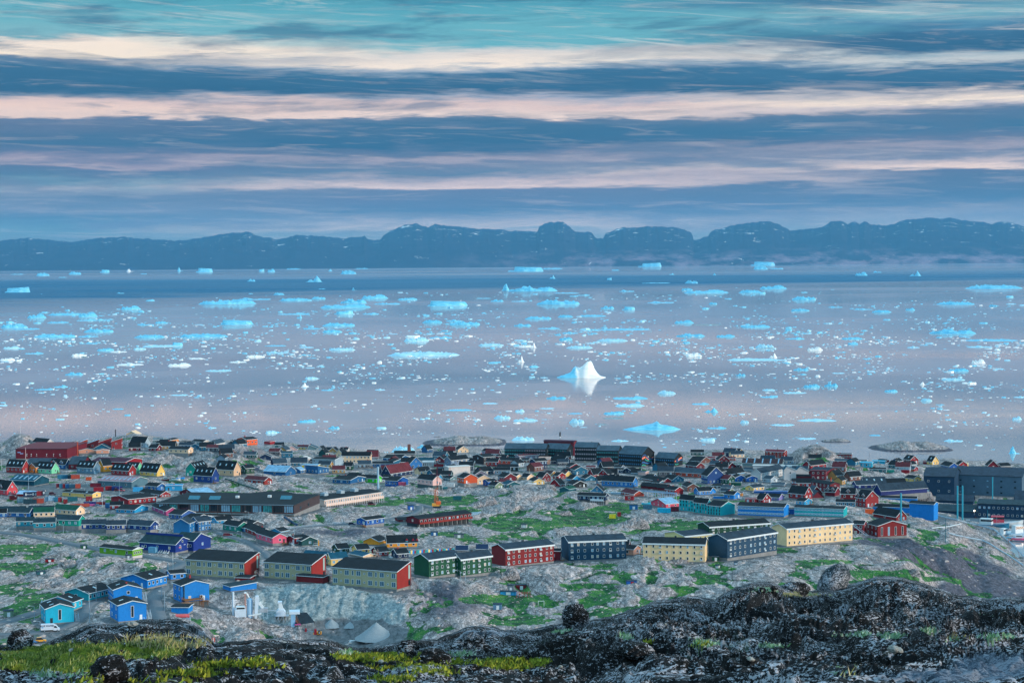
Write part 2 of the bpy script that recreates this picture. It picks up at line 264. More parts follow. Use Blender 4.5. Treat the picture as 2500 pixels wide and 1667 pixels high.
# ================================================================ SURVEY TABLE OF BUILDINGS
# kind tile x0 xj x1 base wall ridge gable wallcolour roofcolour options | label
TILES = {'A':(0,1040,5.2267),'B':(400,1040,5.2267),'C':(800,1040,5.2267),'D':(1200,1040,5.2267),'E':(1600,1040,5.2267),'F':(2050,1040,5.2267),
 'G':(0,1290,4.704),'H':(400,1290,3.6185),'I':(950,1280,3.92),'J':(1500,1240,3.92),'K':(1900,1180,3.22)}
TABLE = '''
W A 420 590 690 290 75 50 R white black c=7 a=55|long pale building with dark stepped roof right of the bare rock mound with the mast
H A 640 808 818 292 48 40 L redbrown snow t=0 nc c=2|red sawtooth house with a white sloping roof, first of the row behind the sports hall
H A 812 968 978 312 70 45 L redbrown black t=0 nc c=2|red sawtooth house with dark roof between the white roofed one and the orange pillar
H A 982 1106 1114 292 75 45 L rust snow t=0 nc c=2|rust red sawtooth house with pale roof, third of the row behind the sports hall
H A 1114 1258 1266 282 60 50 L redbrown snow t=0 nc c=2|red sawtooth house with light blue roof in the middle of its row
H A 1268 1416 1424 290 90 50 L redbrown black t=0 nc c=2|tall red sawtooth house with black roof, second from the right end of its row
H A 1424 1552 1560 296 100 42 L redbrown black t=0 nc c=2|red sawtooth house at the right end, beside the white house on the rock
H A 1205 1400 1432 302 22 55 L tealblue teal|teal house with a low wide gable below the red sawtooth row
H A 1010 1222 1232 352 45 24 L peach black f=10|peach house with a wide low gable right of the sports hall
H A 1232 1385 1393 350 38 15 L peach peachdk c=2|small peach annex with a single round window beside the wide peach house
H A 1610 1745 1800 150 45 42 L cream cream|cream gabled house alone on the pale rock dome, highest of the town
H A 1665 1848 1925 275 62 74 R paleblue black c=3|house with steep black roof and white and blue walls below the rock dome
H A 1645 1792 1800 318 48 60 R maroon black c=2|small dark red house with black roof below the white gabled house
H A 1900 2000 2062 320 42 42 R maroon black|small red house with a gable beside the long cream house on the rocks
H A 1955 2085 2092 215 40 28 R tealgrey grey|low grey green house left of the amber house on the skyline
H A 2085 2190 2280 250 72 14 L amber black c=2|amber yellow house with a low dark roof on the skyline
H A 2180 2338 2345 252 42 4 R white white|small white flat house below the amber house
B A 215 858 1115 418 128 3 R maroon maroon a=16 nw sign|large dark red sports hall with white figures of athletes along its front
B A 330 640 1060 545 60 75 R maroon slate nw nc a=20 W=24|low wing with a grey sheet roof under the wall of the sports hall
B A 880 1058 1065 555 70 100 R maroon slate c=2 a=15 W=24|red annex with a tall grey roof at the right end of the sports hall
R A 85 285 375 605 85 85 R redbrown black k=4 c=4|row of homes with steep black roof and a brick red gable at the left edge
H A 366 458 466 602 78 52 L orange black gc=2|small orange gabled house squeezed between the red and the mint row houses
R A 460 658 755 612 65 85 R mint black k=4 c=4|row of homes with black roof and mint green gable below the sports hall
R A 640 830 905 550 60 68 R blue black d=2 c=3|deep blue house with dormers and a white trimmed gable behind the mint row
R A 985 1190 1280 612 82 80 R slateblue black k=4 c=4|row of homes with black roof and grey blue gable left of the tall amber gable
H A 1252 1322 1334 590 88 82 L gold black gc=0|narrow tall amber gabled house rising behind the grey blue row
B A 1165 1600 1742 560 100 50 R red plum nw a=30 W=25|long hall with a plum coloured roof and a red slanting end wall
H A 1330 1580 1600 590 70 22 L maroon black c=5 W=6|low dark red house with a band of windows below the plum roof
R A 1425 1642 1735 636 70 78 R brick black k=4 c=4|row of homes with black roof and a brick gable, left of the grey gabled row
R A 1600 1745 1826 612 78 72 R mint black k=2 c=2|row of homes with black roof and a pale mint gable behind the brick gabled row
R A 1788 2003 2105 645 58 105 R sand black k=4 c=4|row of homes with black roof, yellow ground floor and grey gable
W A 135 435 625 765 65 72 R teal tealroof k=5 nw nc a=36|large teal warehouse with skylights in its teal sheet roof
W A 1250 1680 1885 795 82 65 R steel pinkroof k=8 c=3 nc gc=0 a=34|large grey blue warehouse with a rusty pink roof striped by skylights
H A -60 90 222 888 78 108 R coral black d=1 gc=2 c=2|coral red house with a steep gable and a dormer at the left edge
B A 225 432 512 905 38 38 R red snow nw|low red hall with a pale blue roof behind the dark blue container
B A 800 1180 1286 922 58 26 R yellow black k=2 c=2 nc|long low yellow building with a black roof behind the containers
H A 1855 2006 2116 832 62 40 R blue black gc=1|blue house with black roof and white trim above the red hall
H A 2112 2322 2330 828 72 4 L skyblue skyblue c=2|long flat light blue annex right of the blue house
H A 1780 2048 2176 912 38 42 R brick black gc=3|low brick red house with a wide gable behind the dark school
B A 1420 1640 1992 1012 78 54 L red black c=6 nc|long red hall with a row of white windows along its slanting side
H A 1408 1568 1576 1064 58 48 R red black gc=0|small red house in front of the long red hall
H A 1488 1716 1892 1116 48 60 R skyblue black gc=1 c=3|light blue house with black roof above the bare rock slope
H A 1938 2120 2282 1146 62 46 R magenta black c=3|magenta pink house beside the lilac blue one
R A -60 86 96 1165 58 55 R blue black c=2|blue row house cut by the left edge of the photo
R A 85 370 442 1165 62 60 R blue dkteal c=3|blue row house with grey roof and a raised balcony left of the green roofs
R A -20 300 332 1110 30 60 R maroon dkteal nw|dark red row house behind, showing only its roof and small gable
R A 360 660 700 1105 30 60 R maroon dkteal nw|dark red row house behind the green roofs, its small gable just showing
R A 435 690 700 1156 62 62 R cream green c=4|cream row house with a green roof, the left one of two
R A 680 968 1080 1140 66 60 R cream green c=5 f=6|cream row house with a green roof and a lit gable, the right one of two
R A 212 438 448 1312 105 52 R turq dkteal f=42 c=3|turquoise row house with grey roof, first of three above the road
R A 436 708 716 1336 112 56 R turq dkteal f=46 c=3|turquoise row house with grey roof, middle of three above the road
R A 702 1004 1086 1326 130 60 R turqgreen dkteal f=52 c=4|turquoise row house with a green gable, last of three above the road
R A 1048 1356 1364 1352 108 58 R navyblue dkslate f=48 c=4|deep blue row house on a pale base, first of three in its row
R A 1358 1606 1614 1362 108 58 R navyblue dkslate f=48 c=4|deep blue row house on a pale base, middle of three in its row
R A 1608 1916 2022 1378 108 62 R navyblue dkslate f=52 c=4|deep blue row house on a pale base with the open gable at the right end
H B 935 1062 1195 252 78 32 L flame black ch c=3|bright orange house with a tall chimney on the rock summit
H B 65 310 376 382 84 34 R cream black f=36 c=4|long cream house with a deck on stilts above the rock face
H B 345 460 516 306 50 34 L tealblue teal|teal blue house between the long cream house and the white gables
H B 540 658 785 292 62 44 L white slate gc=2 c=2|white house with grey roof left of the orange house
H B 258 360 372 252 14 26 L maroon black nw|dark red gable peeping over the teal blue house
H B 190 352 360 226 16 18 R maroon black nw|long black roof on the skyline right of the amber house
H B 358 500 582 232 30 26 R white black c=3|white house with a black roof and a red gable behind the teal blue house
H B 612 760 772 256 20 30 R cream slate nw|slate roofed house on the skyline behind the white gables
H B 768 972 980 198 34 22 R skyblue black c=4|low light blue house on the skyline left of the orange house
H B 788 934 942 244 16 44 L slate black nw|dark gable with a small pale porch left of the orange house
S B 1280 1355 1360 238 40 4 L red red nw|small red open shelter on the skyline right of the orange house
H B 1415 1530 1542 272 32 34 R tealgreen black c=1|dark teal house on the shore slope behind the grey gable
H B 1438 1558 1585 346 52 48 L paleblue black gc=1|pale grey gabled house above the dark teal shed
H B 1575 1700 1712 312 22 44 L palepink slate gc=1|pale lilac gabled house behind the grey gable
S B 1500 1636 1645 405 62 24 R tealblue teal|dark teal boxy shed on the rocks
H B 1706 1838 1862 302 36 26 R yellow rustroof c=3|yellow house with a rust brown roof by the water
H B 1832 1985 2000 318 28 52 L tealgrey teal t=.8 nw|grey green house with one steep roof slope by the water
H B 1928 2048 2096 366 46 62 L white black gc=2|white gabled house with a steep black roof near the water
H B 2105 2210 2222 336 18 48 L ochre black gc=1|ochre gabled house with a black roof near the water
A B 1895 2182 2292 528 100 26 R paleblue black n=2 c=6 a=28|two storey pale blue apartment house with a pinkish end wall
S B 1715 1834 1840 466 52 26 L white white|small white shed left of the pale blue apartment house
S B 1220 1368 1376 442 52 36 L inkblue slate gc=1|navy blue cabin with a wide gable alone on the slope
H B 283 408 562 642 100 78 L turqgreen black k=4|tall green gabled house with a black roof left of the navy row
R B 380 612 706 736 104 104 R navyblue black k=4 c=3 f=14|row of homes with black roof and deep blue gable raised on stilts
R B 662 892 982 642 88 104 R beige black k=3 c=3|row of homes with black roof, beige wall and grey gable
H B 980 1048 1057 622 84 46 L dkgreen black gc=2 f=14|small dark green gabled house beside the beige row
S B 1043 1214 1224 566 36 50 L lilacgrey slate t=1 c=2|lilac grey shed with a roof sloping down to the right
B B 1275 1552 1682 642 58 74 R midblue iceroof c=1 nc a=35|blue kindergarten with a broad pale blue roof
B B 1640 1742 1800 606 44 36 L midblue iceroof c=2 W=7|middle wing of the blue kindergarten with a small gable
B B 1765 1962 1992 560 62 4 R lemon iceroof nw|yellow clerestory wall of the blue kindergarten
B B 1788 1968 2106 612 64 40 R midblue iceroof t=0 gc=3 a=42|right wing of the blue kindergarten with one roof slope and white windows
H B 1028 1284 1382 758 64 44 R redwood rustroof c=4 f=10|red timber cabin with rust coloured roof alone on the slope
B B -91 1662 2030 1152 146 5 R timber tar a=17 f=30 school nc nw W=56|very long low school of dark timber with a flat black roof
B B 1005 1345 1695 960 52 14 L timber tar nw a=50 nc|timber wedge with a slanting rim standing on the long school
B B 200 395 650 902 32 70 L maroon iceroof gc=3 nc|dark red building with a wide snow pale roof behind the school
R B 65 226 396 1192 62 58 R periwinkle black c=3|periwinkle blue row house right of the magenta one
R B 250 392 605 1240 60 50 R dkblue black nw|black roofed row house behind the blue two storey houses
A B 125 322 396 1372 132 64 L azuredk dkslate n=2 c=2 gc=0|blue two storey house with a blank wide gable above the navy shop
A B 336 440 602 1344 126 64 L azuredk dkslate n=2 c=4 gc=0|blue two storey house with paired white windows above the navy shop
R B 605 680 880 1252 48 52 L skyblue black c=3|light blue row house with white bargeboards beside a dark platform
R B 752 944 1092 1356 78 56 R seagreen black c=3|sea green row house, highest of the stepped row by the track
R B 960 1110 1270 1300 46 42 R graphite black gc=1|graphite gabled row house behind the sea green one
R B 942 1062 1222 1362 60 54 R azuredk black c=2|blue row house second down the stepped row by the track
R B 1040 1214 1392 1428 66 54 R brick black c=3 f=10|brick red row house third down the stepped row with a timber stair
R B 1350 1492 1508 1366 22 42 L skyblue black nw|light blue gable behind the brick red row house
R B 1178 1390 1568 1528 106 52 R pink black c=4 f=32|bright pink row house with a deck on posts
R B 1566 1672 1682 1522 94 32 L red black f=24 gc=0|narrow dark red row house end right of the pink one
R B 1678 1762 1962 1532 70 52 R pine black c=1|dark green house with a black roof at the lower end of the stepped row
B C 180 545 562 476 100 48 R cream black c=8 n=2 a=12|large cream building with two floors of windows and a dark roof near the shore
H C 100 192 206 396 42 60 L cream black|cream gabled house joined to the left of the large cream building
H C 500 642 656 412 22 78 R maroon brickroof nw|house with a tall brick red roof right of the large cream building
S C 205 314 332 562 54 50 R dkgreen black c=2|small dark green house with a white front beside the yard
B C 850 1108 1116 372 24 34 R slate black nw spire|long dark roofed museum with a small pointed wooden spire
H C 705 925 1042 448 34 42 R midblue black c=2|blue house with a long dark roof below the spire
H C 770 842 1002 502 46 34 R tealblue black c=1|teal house with a wide low gable beside the long blue house
H C 575 828 838 528 52 26 R midblue black c=4|long low blue house with white windows left of the teal gable
H C 1000 1050 1206 545 66 84 R cornflower black gc=2 ch|cornflower blue house with a steep white trimmed gable
H C 1125 1350 1358 472 34 36 R tealgrey teal nw|teal grey house with a long roof right of the cornflower gable
H C 1210 1354 1360 518 58 20 R white white c=6 t=.9 tall|white conservatory house with a row of tall dark windows
H C 1385 1478 1522 472 55 36 L maroon black gc=1|dark red gabled house left of the grey two storey house
S C 1355 1478 1484 522 42 4 L red black c=2|low red shed below the dark red gable
H C 1490 1572 1802 532 96 52 L bluegrey black n=2 c=4|grey house of two floors with a blue grey gable behind the white hall
H C 1762 1985 1995 478 38 32 R maroon black c=3|dark red house with white windows right of the grey house
H C 1850 1990 2135 494 98 40 L brownblack black c=4 n=2|dark brown restaurant with a veranda and white windows
H C 2108 2168 2176 430 44 22 L maroon black|small dark red gable right of the brown restaurant
H C 1482 1624 1632 366 50 54 R palepink rustroof|pale house with a brown roof on the shore rock
S C 1430 1478 1486 366 52 16 L tealgrey teal|small blue grey shed beside the brown roofed shore house
H C 1620 1664 1798 345 44 46 R cream black gc=2|cream gabled house on the shore rock under the islet
H C 1968 2096 2176 372 44 36 R lilac black gc=1|lilac gabled house on the shore left of the black blocks
H C 735 884 1028 776 76 54 R royal black c=4|royal blue house with black roof in front of the museum
B C 690 800 1084 664 62 102 L inkblue brickroof gc=2 nc|old museum hall with a broad brick red roof and navy gables
B C 652 704 745 655 60 92 L inkblue brickroof gc=1 nc|second navy gable with brick red roof at the left of the museum hall
H C 380 622 692 727 58 42 R lime black c=3|bright lime green house with a black roof
H C 62 290 482 740 52 50 R midblue black c=3|blue house with a black roof left of the lime green house
H C 245 402 485 672 30 40 R midblue black nw|blue house showing its black roof above the lime green house
H C 1143 1342 1456 822 132 58 R palepink black f=64 c=4 gc=1|pale pink house with a lit cream gable on a dark stone basement
W C 1488 1546 1822 642 118 3 L white white nw|white windowless storage hall with a red roof edge
H C 1265 1345 1548 642 40 48 L tealblue black c=2|teal house with dark roof left of the white storage hall
H C 1290 1400 1465 702 34 52 R skyblue plum|pale blue house with a plum roof behind the pale pink house
H C 1480 1560 1662 700 30 34 R tealgrey black|small grey green house in front of the white storage hall
H C 1655 1740 1912 778 116 52 R flamedk black f=46 gc=0|orange house with a wide blank gable on a stone basement
H C 1860 1906 2088 748 76 48 R cream black gc=3|cream house with a wide low gable right of the orange house
H C 1850 1882 2038 652 36 50 R lilacgrey black|lilac grey gable behind the orange house
H C 1960 2020 2106 602 32 34 R white black gc=1|small white gable left of the dark green house
H C 2060 2120 2242 602 22 34 R lilacgrey black|second lilac grey gable left of the dark green house
H C 1982 2048 2082 772 66 30 L royal black c=1|small blue house left of the sage green gable
H C 2052 2138 2236 812 54 46 R sage black gc=1|small sage green gabled house on the rock edge
B C 1005 1170 1852 1292 108 42 L maroon tar f=42 c=13 a=52 stilts|long dark red hostel with a black roof standing on concrete stilts
H C 370 488 722 1292 92 36 L royal black f=30 c=4 gc=2|blue house with a wavy black roof beside the road
S C 860 905 928 1226 32 22 L maroon black c=1|tiny dark red hut beside the road bend
B C -350 -40 722 1030 86 42 L ivory tar a=44 c=26 nc hotel gc=0|long ivory hotel with balconies and a big black roof
R D 165 432 440 428 138 72 R charcoal shingle n=3 c=12 win=g a=14 W=14|black housing block at the left end of the long dark row, with teal lit windows
R D 428 690 698 432 140 72 R charcoal shingle n=3 c=12 win=p a=14 W=14|black housing block second from the left in the long dark row, with pinkish windows
R D 690 962 1056 428 132 72 R charcoal shingle n=3 c=12 win=g a=22 W=14|black housing block third in the dark row with a blank black end wall
R D 1060 1336 1344 452 180 66 R charcoal shingle n=3 c=12 win=p a=14 W=14|black housing block fourth in the dark row, below the chimney's right side
R D 1340 1614 1622 482 168 66 R charcoal shingle n=3 c=12 win=g a=14 W=14|black housing block fifth in the dark row with green tinted windows
R D 1622 1912 2080 520 155 104 R charcoal shingle n=3 c=12 win=b mural a=30|black housing block with a large painted mural of waves on its end wall
R D 2085 2330 2440 520 104 74 R charcoal shingle n=2 c=9 win=b mural a=30|last black housing block at the right, its end painted with an orange and blue sweep
W D 665 1050 1088 388 188 16 R maroon plum nw|dark red power station roof behind the black blocks
H D 100 342 376 492 52 36 R rust black c=4|rust red house with a black roof below the first black block
H D 140 178 222 432 20 44 R maroon black|dark red gable behind the rust red house
H D 75 334 346 578 58 34 R blackgreen black c=3|black green house with a white door left of the navy hotel
H D 298 352 602 442 62 16 L lilacgrey brickroof c=4|lilac grey long house in front of the black blocks
H D 600 742 752 492 70 30 R peach sandroof nw t=1|peach wall with a slanting roof behind the navy two storey house
A D 488 562 712 562 112 36 L inkblue black n=2 c=4 gc=2|navy two storey house with big white windows and a white base
H D 760 912 1006 492 40 66 R inkblue black gc=2 c=3|navy blue house with a steep white trimmed gable before the black blocks
H D 1000 1062 1222 626 66 44 R tealblue black gc=2|teal blue house with a wide gable in the middle of the dense town
H D 935 990 1062 622 38 36 R tealblue black|low teal annex left of the wide teal gable
H D 950 1002 1150 542 22 42 R red black nw|black roof edged in red behind the wide teal gable
H D 1372 1425 1566 546 26 66 L charcoal black nw|black house with a steep tent like roof below the fifth black block
H D 1225 1302 1420 652 36 74 L red black c=1|bright red house with a steep black roof
H D 1372 1482 1492 672 62 58 L red black gc=3|bright red gable with white windows facing the road
H D 1448 1600 1612 642 26 72 R charcoal black nw|house with a dark steep roof right of the bright red gable
H D 1684 1780 1792 606 40 34 L inkblue black gc=2|navy gabled cottage with white trim right of the steep dark roof
H D 1592 1682 1690 602 46 22 R inkblue black c=2|low navy cottage with white posts
H D 1782 1898 1912 616 22 52 R skyblue black|dark roofed cottage with a tiny light blue gable
S D 1872 1958 2008 632 46 6 R palepink slate nw|long pale flat roofed store with a brown door
H D 668 752 832 642 28 42 R ochre brownroof|ochre house with a brown roof left of the small red gable
H D 862 934 1022 652 36 44 R yellow brownroof gc=0|yellow house with a brown roof right of the small red gable
H D 568 652 756 716 62 62 R maroon black gc=2|dark red gabled house with a black roof right of the pale yellow one
H D 785 846 946 682 48 42 R red black gc=2|small red gabled house with white trim between the brown roofs
H D 480 540 676 750 46 38 R yellow black c=1 gc=1|pale yellow house with a wide low gable at the rock edge
H D 748 866 892 776 34 70 L red black gc=1|red house with a steep pointed gable at the rock edge
H D 286 302 408 692 44 36 R cream black gc=1|cream gable, the left of two above the dark red terraced roof
H D 400 452 552 692 40 44 R cream black gc=1|cream gable, the right of two behind the pale yellow house
H D 80 166 316 712 58 52 R maroon black|dark red house with white bargeboards left of the cream gables
H D 132 206 262 738 24 34 R maroon brickroof nw|low dark red annex with a brick red roof
H D 128 202 370 792 46 40 R tealgreen teal gc=2|teal green house with a wide low gable at the rock edge
H D 1000 1030 1142 706 30 48 R skyblue black gc=1|light blue gable behind the black gabled house
H D 1138 1200 1342 706 36 44 R tealblue black c=2|teal house with a low roof behind the red deck
H D 955 1042 1216 792 46 48 R charcoal black gc=1|black gabled house with white trim and one white window
W D 868 988 1082 862 58 32 L tealgreen green nw|teal workshop with a green roof on the valley edge
H D 1266 1426 1446 862 32 74 L steelblue black gc=3|steel blue house with a steep gable behind the navy house
H D 1095 1446 1496 1006 112 38 R inkblue black f=56 c=6 deck|navy house with a balcony on tall posts above the green valley
R D 1402 1802 1866 786 76 68 R cornflower black c=7|long cornflower and lilac row house with a big black roof
H D 1650 1742 1816 722 22 56 R yellow black gc=1|yellow pointed gable rising behind the cornflower row
H D 1560 1612 1646 690 26 50 R yellow black gc=1|narrow yellow gable left of the larger yellow one
H D 1890 1964 2080 694 16 30 R skyblue black nw|light blue gable left of the long dark roof
H D 1972 2062 2096 662 26 22 R midblue black c=1|small blue house behind the light blue gable
H D 1918 2186 2302 728 22 44 R red black nw|red gable at the end of a long black roof
H D 2090 2138 2216 736 12 30 R tealblue black nw|small teal gable in front of the red one
H E 96 218 366 722 38 56 R tealblue black gc=2|teal blue gabled house above the red stepped row
R D 1905 2000 2060 802 40 42 R maroon black nw|dark red terraced house, first at the upper end of the white gallery
R D 1998 2110 2172 814 42 42 R maroon black nw|dark red terraced house, second above the white gallery
R D 2118 2226 2290 828 42 42 R maroon black nw|dark red terraced house, third above the white gallery
R E 130 250 356 882 66 42 R red black gc=0|red terraced house at the lower end of the white gallery
H D 1652 1816 1946 906 38 44 R rust rustroof gc=0|low timber hut with a rusty roof below the white gallery
S D 1700 1812 1820 952 66 6 R red rustroof c=1|small red shed with a white door below the timber hut
B E -60 136 300 1046 52 74 L salmon iceroof gc=3 c=2 nc|salmon pink hall with a pale blue sheet roof
W E 430 580 702 482 32 58 R brown black gc=1|brown barn like house with a black roof right of the mural
H E 625 760 772 452 42 14 R maroon maroon c=2|low dark red building behind the brown barn
H E 772 802 948 466 36 60 R maroon black gc=2 ch|dark red gabled house with a chimney near the shore
H E 900 1018 1026 442 32 18 R rust rustroof|low rusty roofed annex right of the chimney house
H E 385 524 628 552 42 46 R maroon black gc=1 c=2|dark red house with a white door in its gable above the long grey roof
H E 690 790 842 506 22 42 R maroon slate nw|dark red house with a grey roof behind the small gables
H E 782 926 1028 546 36 46 R maroon black gc=1 c=4|dark red house with a black roof and white trimmed gable near the deep blue house
S E 1038 1056 1102 542 12 30 R red black nw|tiny red gable right of the dark red house
W E 210 590 608 662 56 62 R rust slate c=5 nc a=30 W=14|long rust brown workshop with a grey roof behind the yard
B E 585 666 882 742 110 112 R deepblue black a=60 c=4 gc=4|large deep blue house with a steep black roof
H E 796 906 1142 642 26 64 L skyblue black c=2|pale blue gable with a long black roof right of the deep blue house
H E 838 926 1016 742 64 54 R green brickroof gc=2|green gabled house with a brick red roof
S E 1012 1090 1098 766 46 4 R green green nw|low green shed beside the green gabled house
H E 958 1012 1168 712 48 42 R royal black gc=2|royal blue gable, the left of a pair
H E 1148 1170 1304 716 56 30 R royal black gc=2|royal blue gable, the right of a pair
B E 1222 1346 1642 692 92 58 L navystripe dkslate n=2 c=12 gc=0 nc|white banded building with a dark blue steep gable
H E 1375 1472 1562 726 50 40 R paleblue slate c=2|small pale blue house with a glazed porch
W E 1625 1643 1794 692 130 46 R offwhite tealroof t=.25 gc=1 nc|white warehouse of boards, left of the twin gables
W E 1776 1796 1956 668 96 56 R offwhite tealroof t=.35 nw nc|white warehouse of boards, right of the twin gables
W E 1110 1618 1640 522 42 58 R tealgrey brownroof k=5 nw nc|long hall with a brown roof and skylights near the shore
W E 1245 1832 1850 560 46 10 R offwhite white nw nc|long white banded fish hall running behind the twin gables
H E 1400 1640 1682 432 102 26 R redwood maroon n=2 c=5 f=28 ch|red brown house on stilts on top of the shore rock
B E 1880 1985 2178 562 62 56 L red black c=3 nc|red hall with a wide gable and black roof below the rock knoll
B E 1985 2172 2182 692 120 5 R maroon maroon c=3 nc|dark red block of the school with a flat roof and large windows
B E 1960 2178 2352 640 60 50 R maroon dkslate nw nc|dark red school wing with a broad grey roof
B E 1738 1992 2012 756 60 22 R maroon black c=8 nc|long low dark red school wing with a window band
B E 1762 1988 1996 682 44 12 R maroon black nw nc|upper dark red school wing with a sloping black roof
B E 1985 2232 2352 852 110 28 R maroon black n=2 c=5 nc|two storey dark red school wing behind the orange chimney
H E 1700 1906 2002 950 84 94 R brick black gc=2 c=3 f=16|red house with a steep lit gable and white windows
H E 1930 1984 2132 884 30 88 R maroon slate gc=1|dark red gable with a grey roof behind the lit red house
S E 1936 2002 2150 922 16 80 R maroon slate nw|dark red garage gable above a blue boat
H E 1798 1902 1996 1012 52 40 R skyblue black c=2 gc=2|small sky blue house with a white trimmed gable above the teal block
H F -45 194 202 1032 62 34 R tealblue black c=5|long teal house with a black roof in front of the big red house
H E 1290 1370 1476 986 52 74 R red black gc=3|bright red house with a steep gable and white windows
S E 1206 1284 1292 986 60 5 R red red c=2|low flat red annex left of the bright red gable
H E 1430 1576 1642 952 42 48 R lavender black gc=0|lavender gable beside a black roof
W E 1258 1682 1690 866 30 5 R royal royal nw|long low blue flat store behind the red and lavender gables
H E 1150 1254 1386 832 46 36 L yellow dkslate c=3|yellow house with a grey roof and open porch
H E 492 556 702 882 52 50 L azure black c=4|azure house with a white porch, left gable of two
H E 640 694 770 872 36 54 R azure black gc=1|azure gable at the right end of the porch house
H E 875 1000 1080 936 62 42 R azure black gc=2 c=1|azure house with a white trimmed gable above the turquoise blocks
H E 850 872 882 930 36 6 R azure black nw|small azure lean to at the left of the azure house
S E 1062 1112 1118 898 46 10 R amber black nw|small amber shed right of the azure house
H E 820 932 998 850 18 36 R sage dkslate nw|sage roofed house behind the azure house
H E 338 410 552 836 62 42 R brown black gc=2|brown house with white trim beside the red terraced row
A E 305 486 520 1096 150 58 R turqbright black n=3 c=5 win=d a=40|turquoise block, uppermost of three stepping down to the right
A E 484 662 700 1124 138 58 R turqbright black n=3 c=5 win=d a=40|turquoise block, middle one of three stepping down
A E 660 836 1016 1148 124 66 R turqbright black n=3 c=5 win=d gc=0 a=40|turquoise block, lowest of three with a blank turquoise gable
A E 1050 1640 1706 1172 136 50 R azure black n=2 c=13 win=w gc=0 f=18 a=14|azure block with two white banded floors on short piers
S E 1706 1768 1776 1130 74 6 R royal black c=1|small deep blue link house between the two banded blocks
A E 1776 2402 2448 1168 110 36 R turqbright black n=2 c=14 win=w gc=0 a=10|turquoise block with two white banded floors
A E 540 692 1468 1460 176 62 L dkgreen black n=3 c=10 gc=0 a=62 fascia|dark green block seen over the roofs of the yellow and navy blocks
A E 115 376 724 1500 96 62 L yellowpale dkslate c=6 gc=0 a=52 fascia|pale yellow block with a wide blank gable behind the front row
A J 1510 1650 2288 370 174 48 L yellowwarm dkslate n=3 c=13 gc=0 a=54 fascia win=n|largest pale yellow block, right end of the front row
A J 896 1082 1568 506 206 56 L slatenavy dkslate n=3 c=10 gc=0 f=26 a=41 fascia|slate blue block between the two pale yellow blocks
A J 272 866 878 522 176 62 R yellowwarm black n=3 c=9 gc=0 a=7 fascia win=n W=12|pale yellow block with a black roof behind the pink rock hump
H J 152 182 252 456 62 38 R peach black c=1 gc=1|small peach house in the gap left of the front pale yellow block
H J 120 134 156 448 84 60 R maroon black nw W=5|narrow dark red gable left of the small peach house
A I 238 382 690 516 180 60 L bottle dkslate n=3 c=6 gc=0 f=14 a=52 fascia|green block with grey roof, left one of the green pair
A I 598 688 988 502 172 56 L bottle dkslate n=3 c=6 gc=0 f=10 a=52 fascia|green block with grey roof, right one of the green pair
A I 980 1116 1588 406 168 54 L barnred dkslate n=3 c=9 gc=0 a=56 fascia|dark red block with grey roof between the green pair and the navy block
A I 1646 1720 2276 352 188 58 L slatenavy dkslate n=3 c=9 gc=0 a=76 fascia|slate blue block right of the dark red block
H I 1590 1640 1650 350 96 20 R maroon black c=1|narrow dark red house between the red block and the slate blue block
A H 190 712 846 447 147 92 R oat black n=2 c=11 gc=0 f=6 a=30 t=.93 win=o|oat coloured block with a red end wall, left of three
A H 884 1302 1432 466 147 92 R oat black n=2 c=9 gc=0 f=6 a=30 t=.93 win=o|oat coloured block with a red end wall, middle of three
A H 1480 2058 2186 558 178 92 R oat black n=2 c=11 gc=0 f=22 a=30 t=.93 win=o|oat coloured block with a red end wall, right of three at the quarry edge
S H 1168 1406 1466 490 60 5 R barnred black nw a=30|long flat dark red shed in front of the middle oat coloured block
S H 682 760 812 466 30 4 R barnred black nw|small flat dark red shed right of the left oat coloured block
S H 522 592 822 560 44 26 R azure dkteal nw a=66 t=1|long bright blue shed with a sloping roof above the asphalt plant
H H 86 158 402 656 152 44 R azure black gc=2 c=2 nc ch f=6 a=70|tall bright blue house with an outdoor timber stair
S H 145 215 257 756 60 5 R azure black nw|small bright blue shed under the timber stair
H G 1908 1962 2130 592 72 42 L azure black c=2 W=9|bright blue house half hidden by the left oat coloured block
H G 508 527 846 1100 178 56 R cyan black gc=1 c=2 L=13 a=82 k=2 tallg|turquoise house with a tall window strip above the white van
H G 514 838 944 940 98 72 L cyan black c=2 gc=0 a=26 k=1|turquoise house second up the lane with a long black roof
H G 748 1016 1292 834 90 70 L cyandeep black c=6 gc=1 a=40 k=1|green turquoise house uppermost of the three along the lane
H G 1304 1360 1682 1088 208 48 R azure black gc=1 c=2 L=13 a=76 f=22 k=1 tallg|bright blue house with a tall window strip, lowest in the middle lane
H G 1288 1306 1630 862 160 54 R azure black gc=1 L=13 a=80 k=1|bright blue house behind the lowest one in the middle lane
H G 1388 1692 1918 690 102 74 L azure black c=5 gc=1 a=38 k=1|bright blue house uppermost in the middle lane
B G 1145 1522 1636 342 96 30 R limegreen black gc=4 c=3 f=24 a=44|lime green building with a black roof and a white base beside the road
B G 1603 2016 2216 290 108 84 R ultramarine greenroof c=3 gc=2 f=16 t=.4 a=38 shop|ultramarine shop building with a green grey roof, the front one
B H 100 262 416 208 100 66 R ultramarine greenroof gc=1 f=10 t=.4 a=38|ultramarine shop building, the rear gable at the right
R H 1487 1540 1638 216 38 44 L dkgreen black c=2|small dark green terraced house, first of four in front of the yellow house
R H 1660 1712 1816 226 42 44 L yellow black c=2|small pale yellow terraced house, second of four
R H 1835 1888 1986 248 42 44 L brick black c=2|small brick red terraced house, third of four
R H 2010 2062 2162 268 46 44 L inkblue black c=2|small navy terraced house, fourth of four beside the green block
B C 740 762 1146 1552 62 96 L gold black c=4 nc|large amber kindergarten with a wide black roof
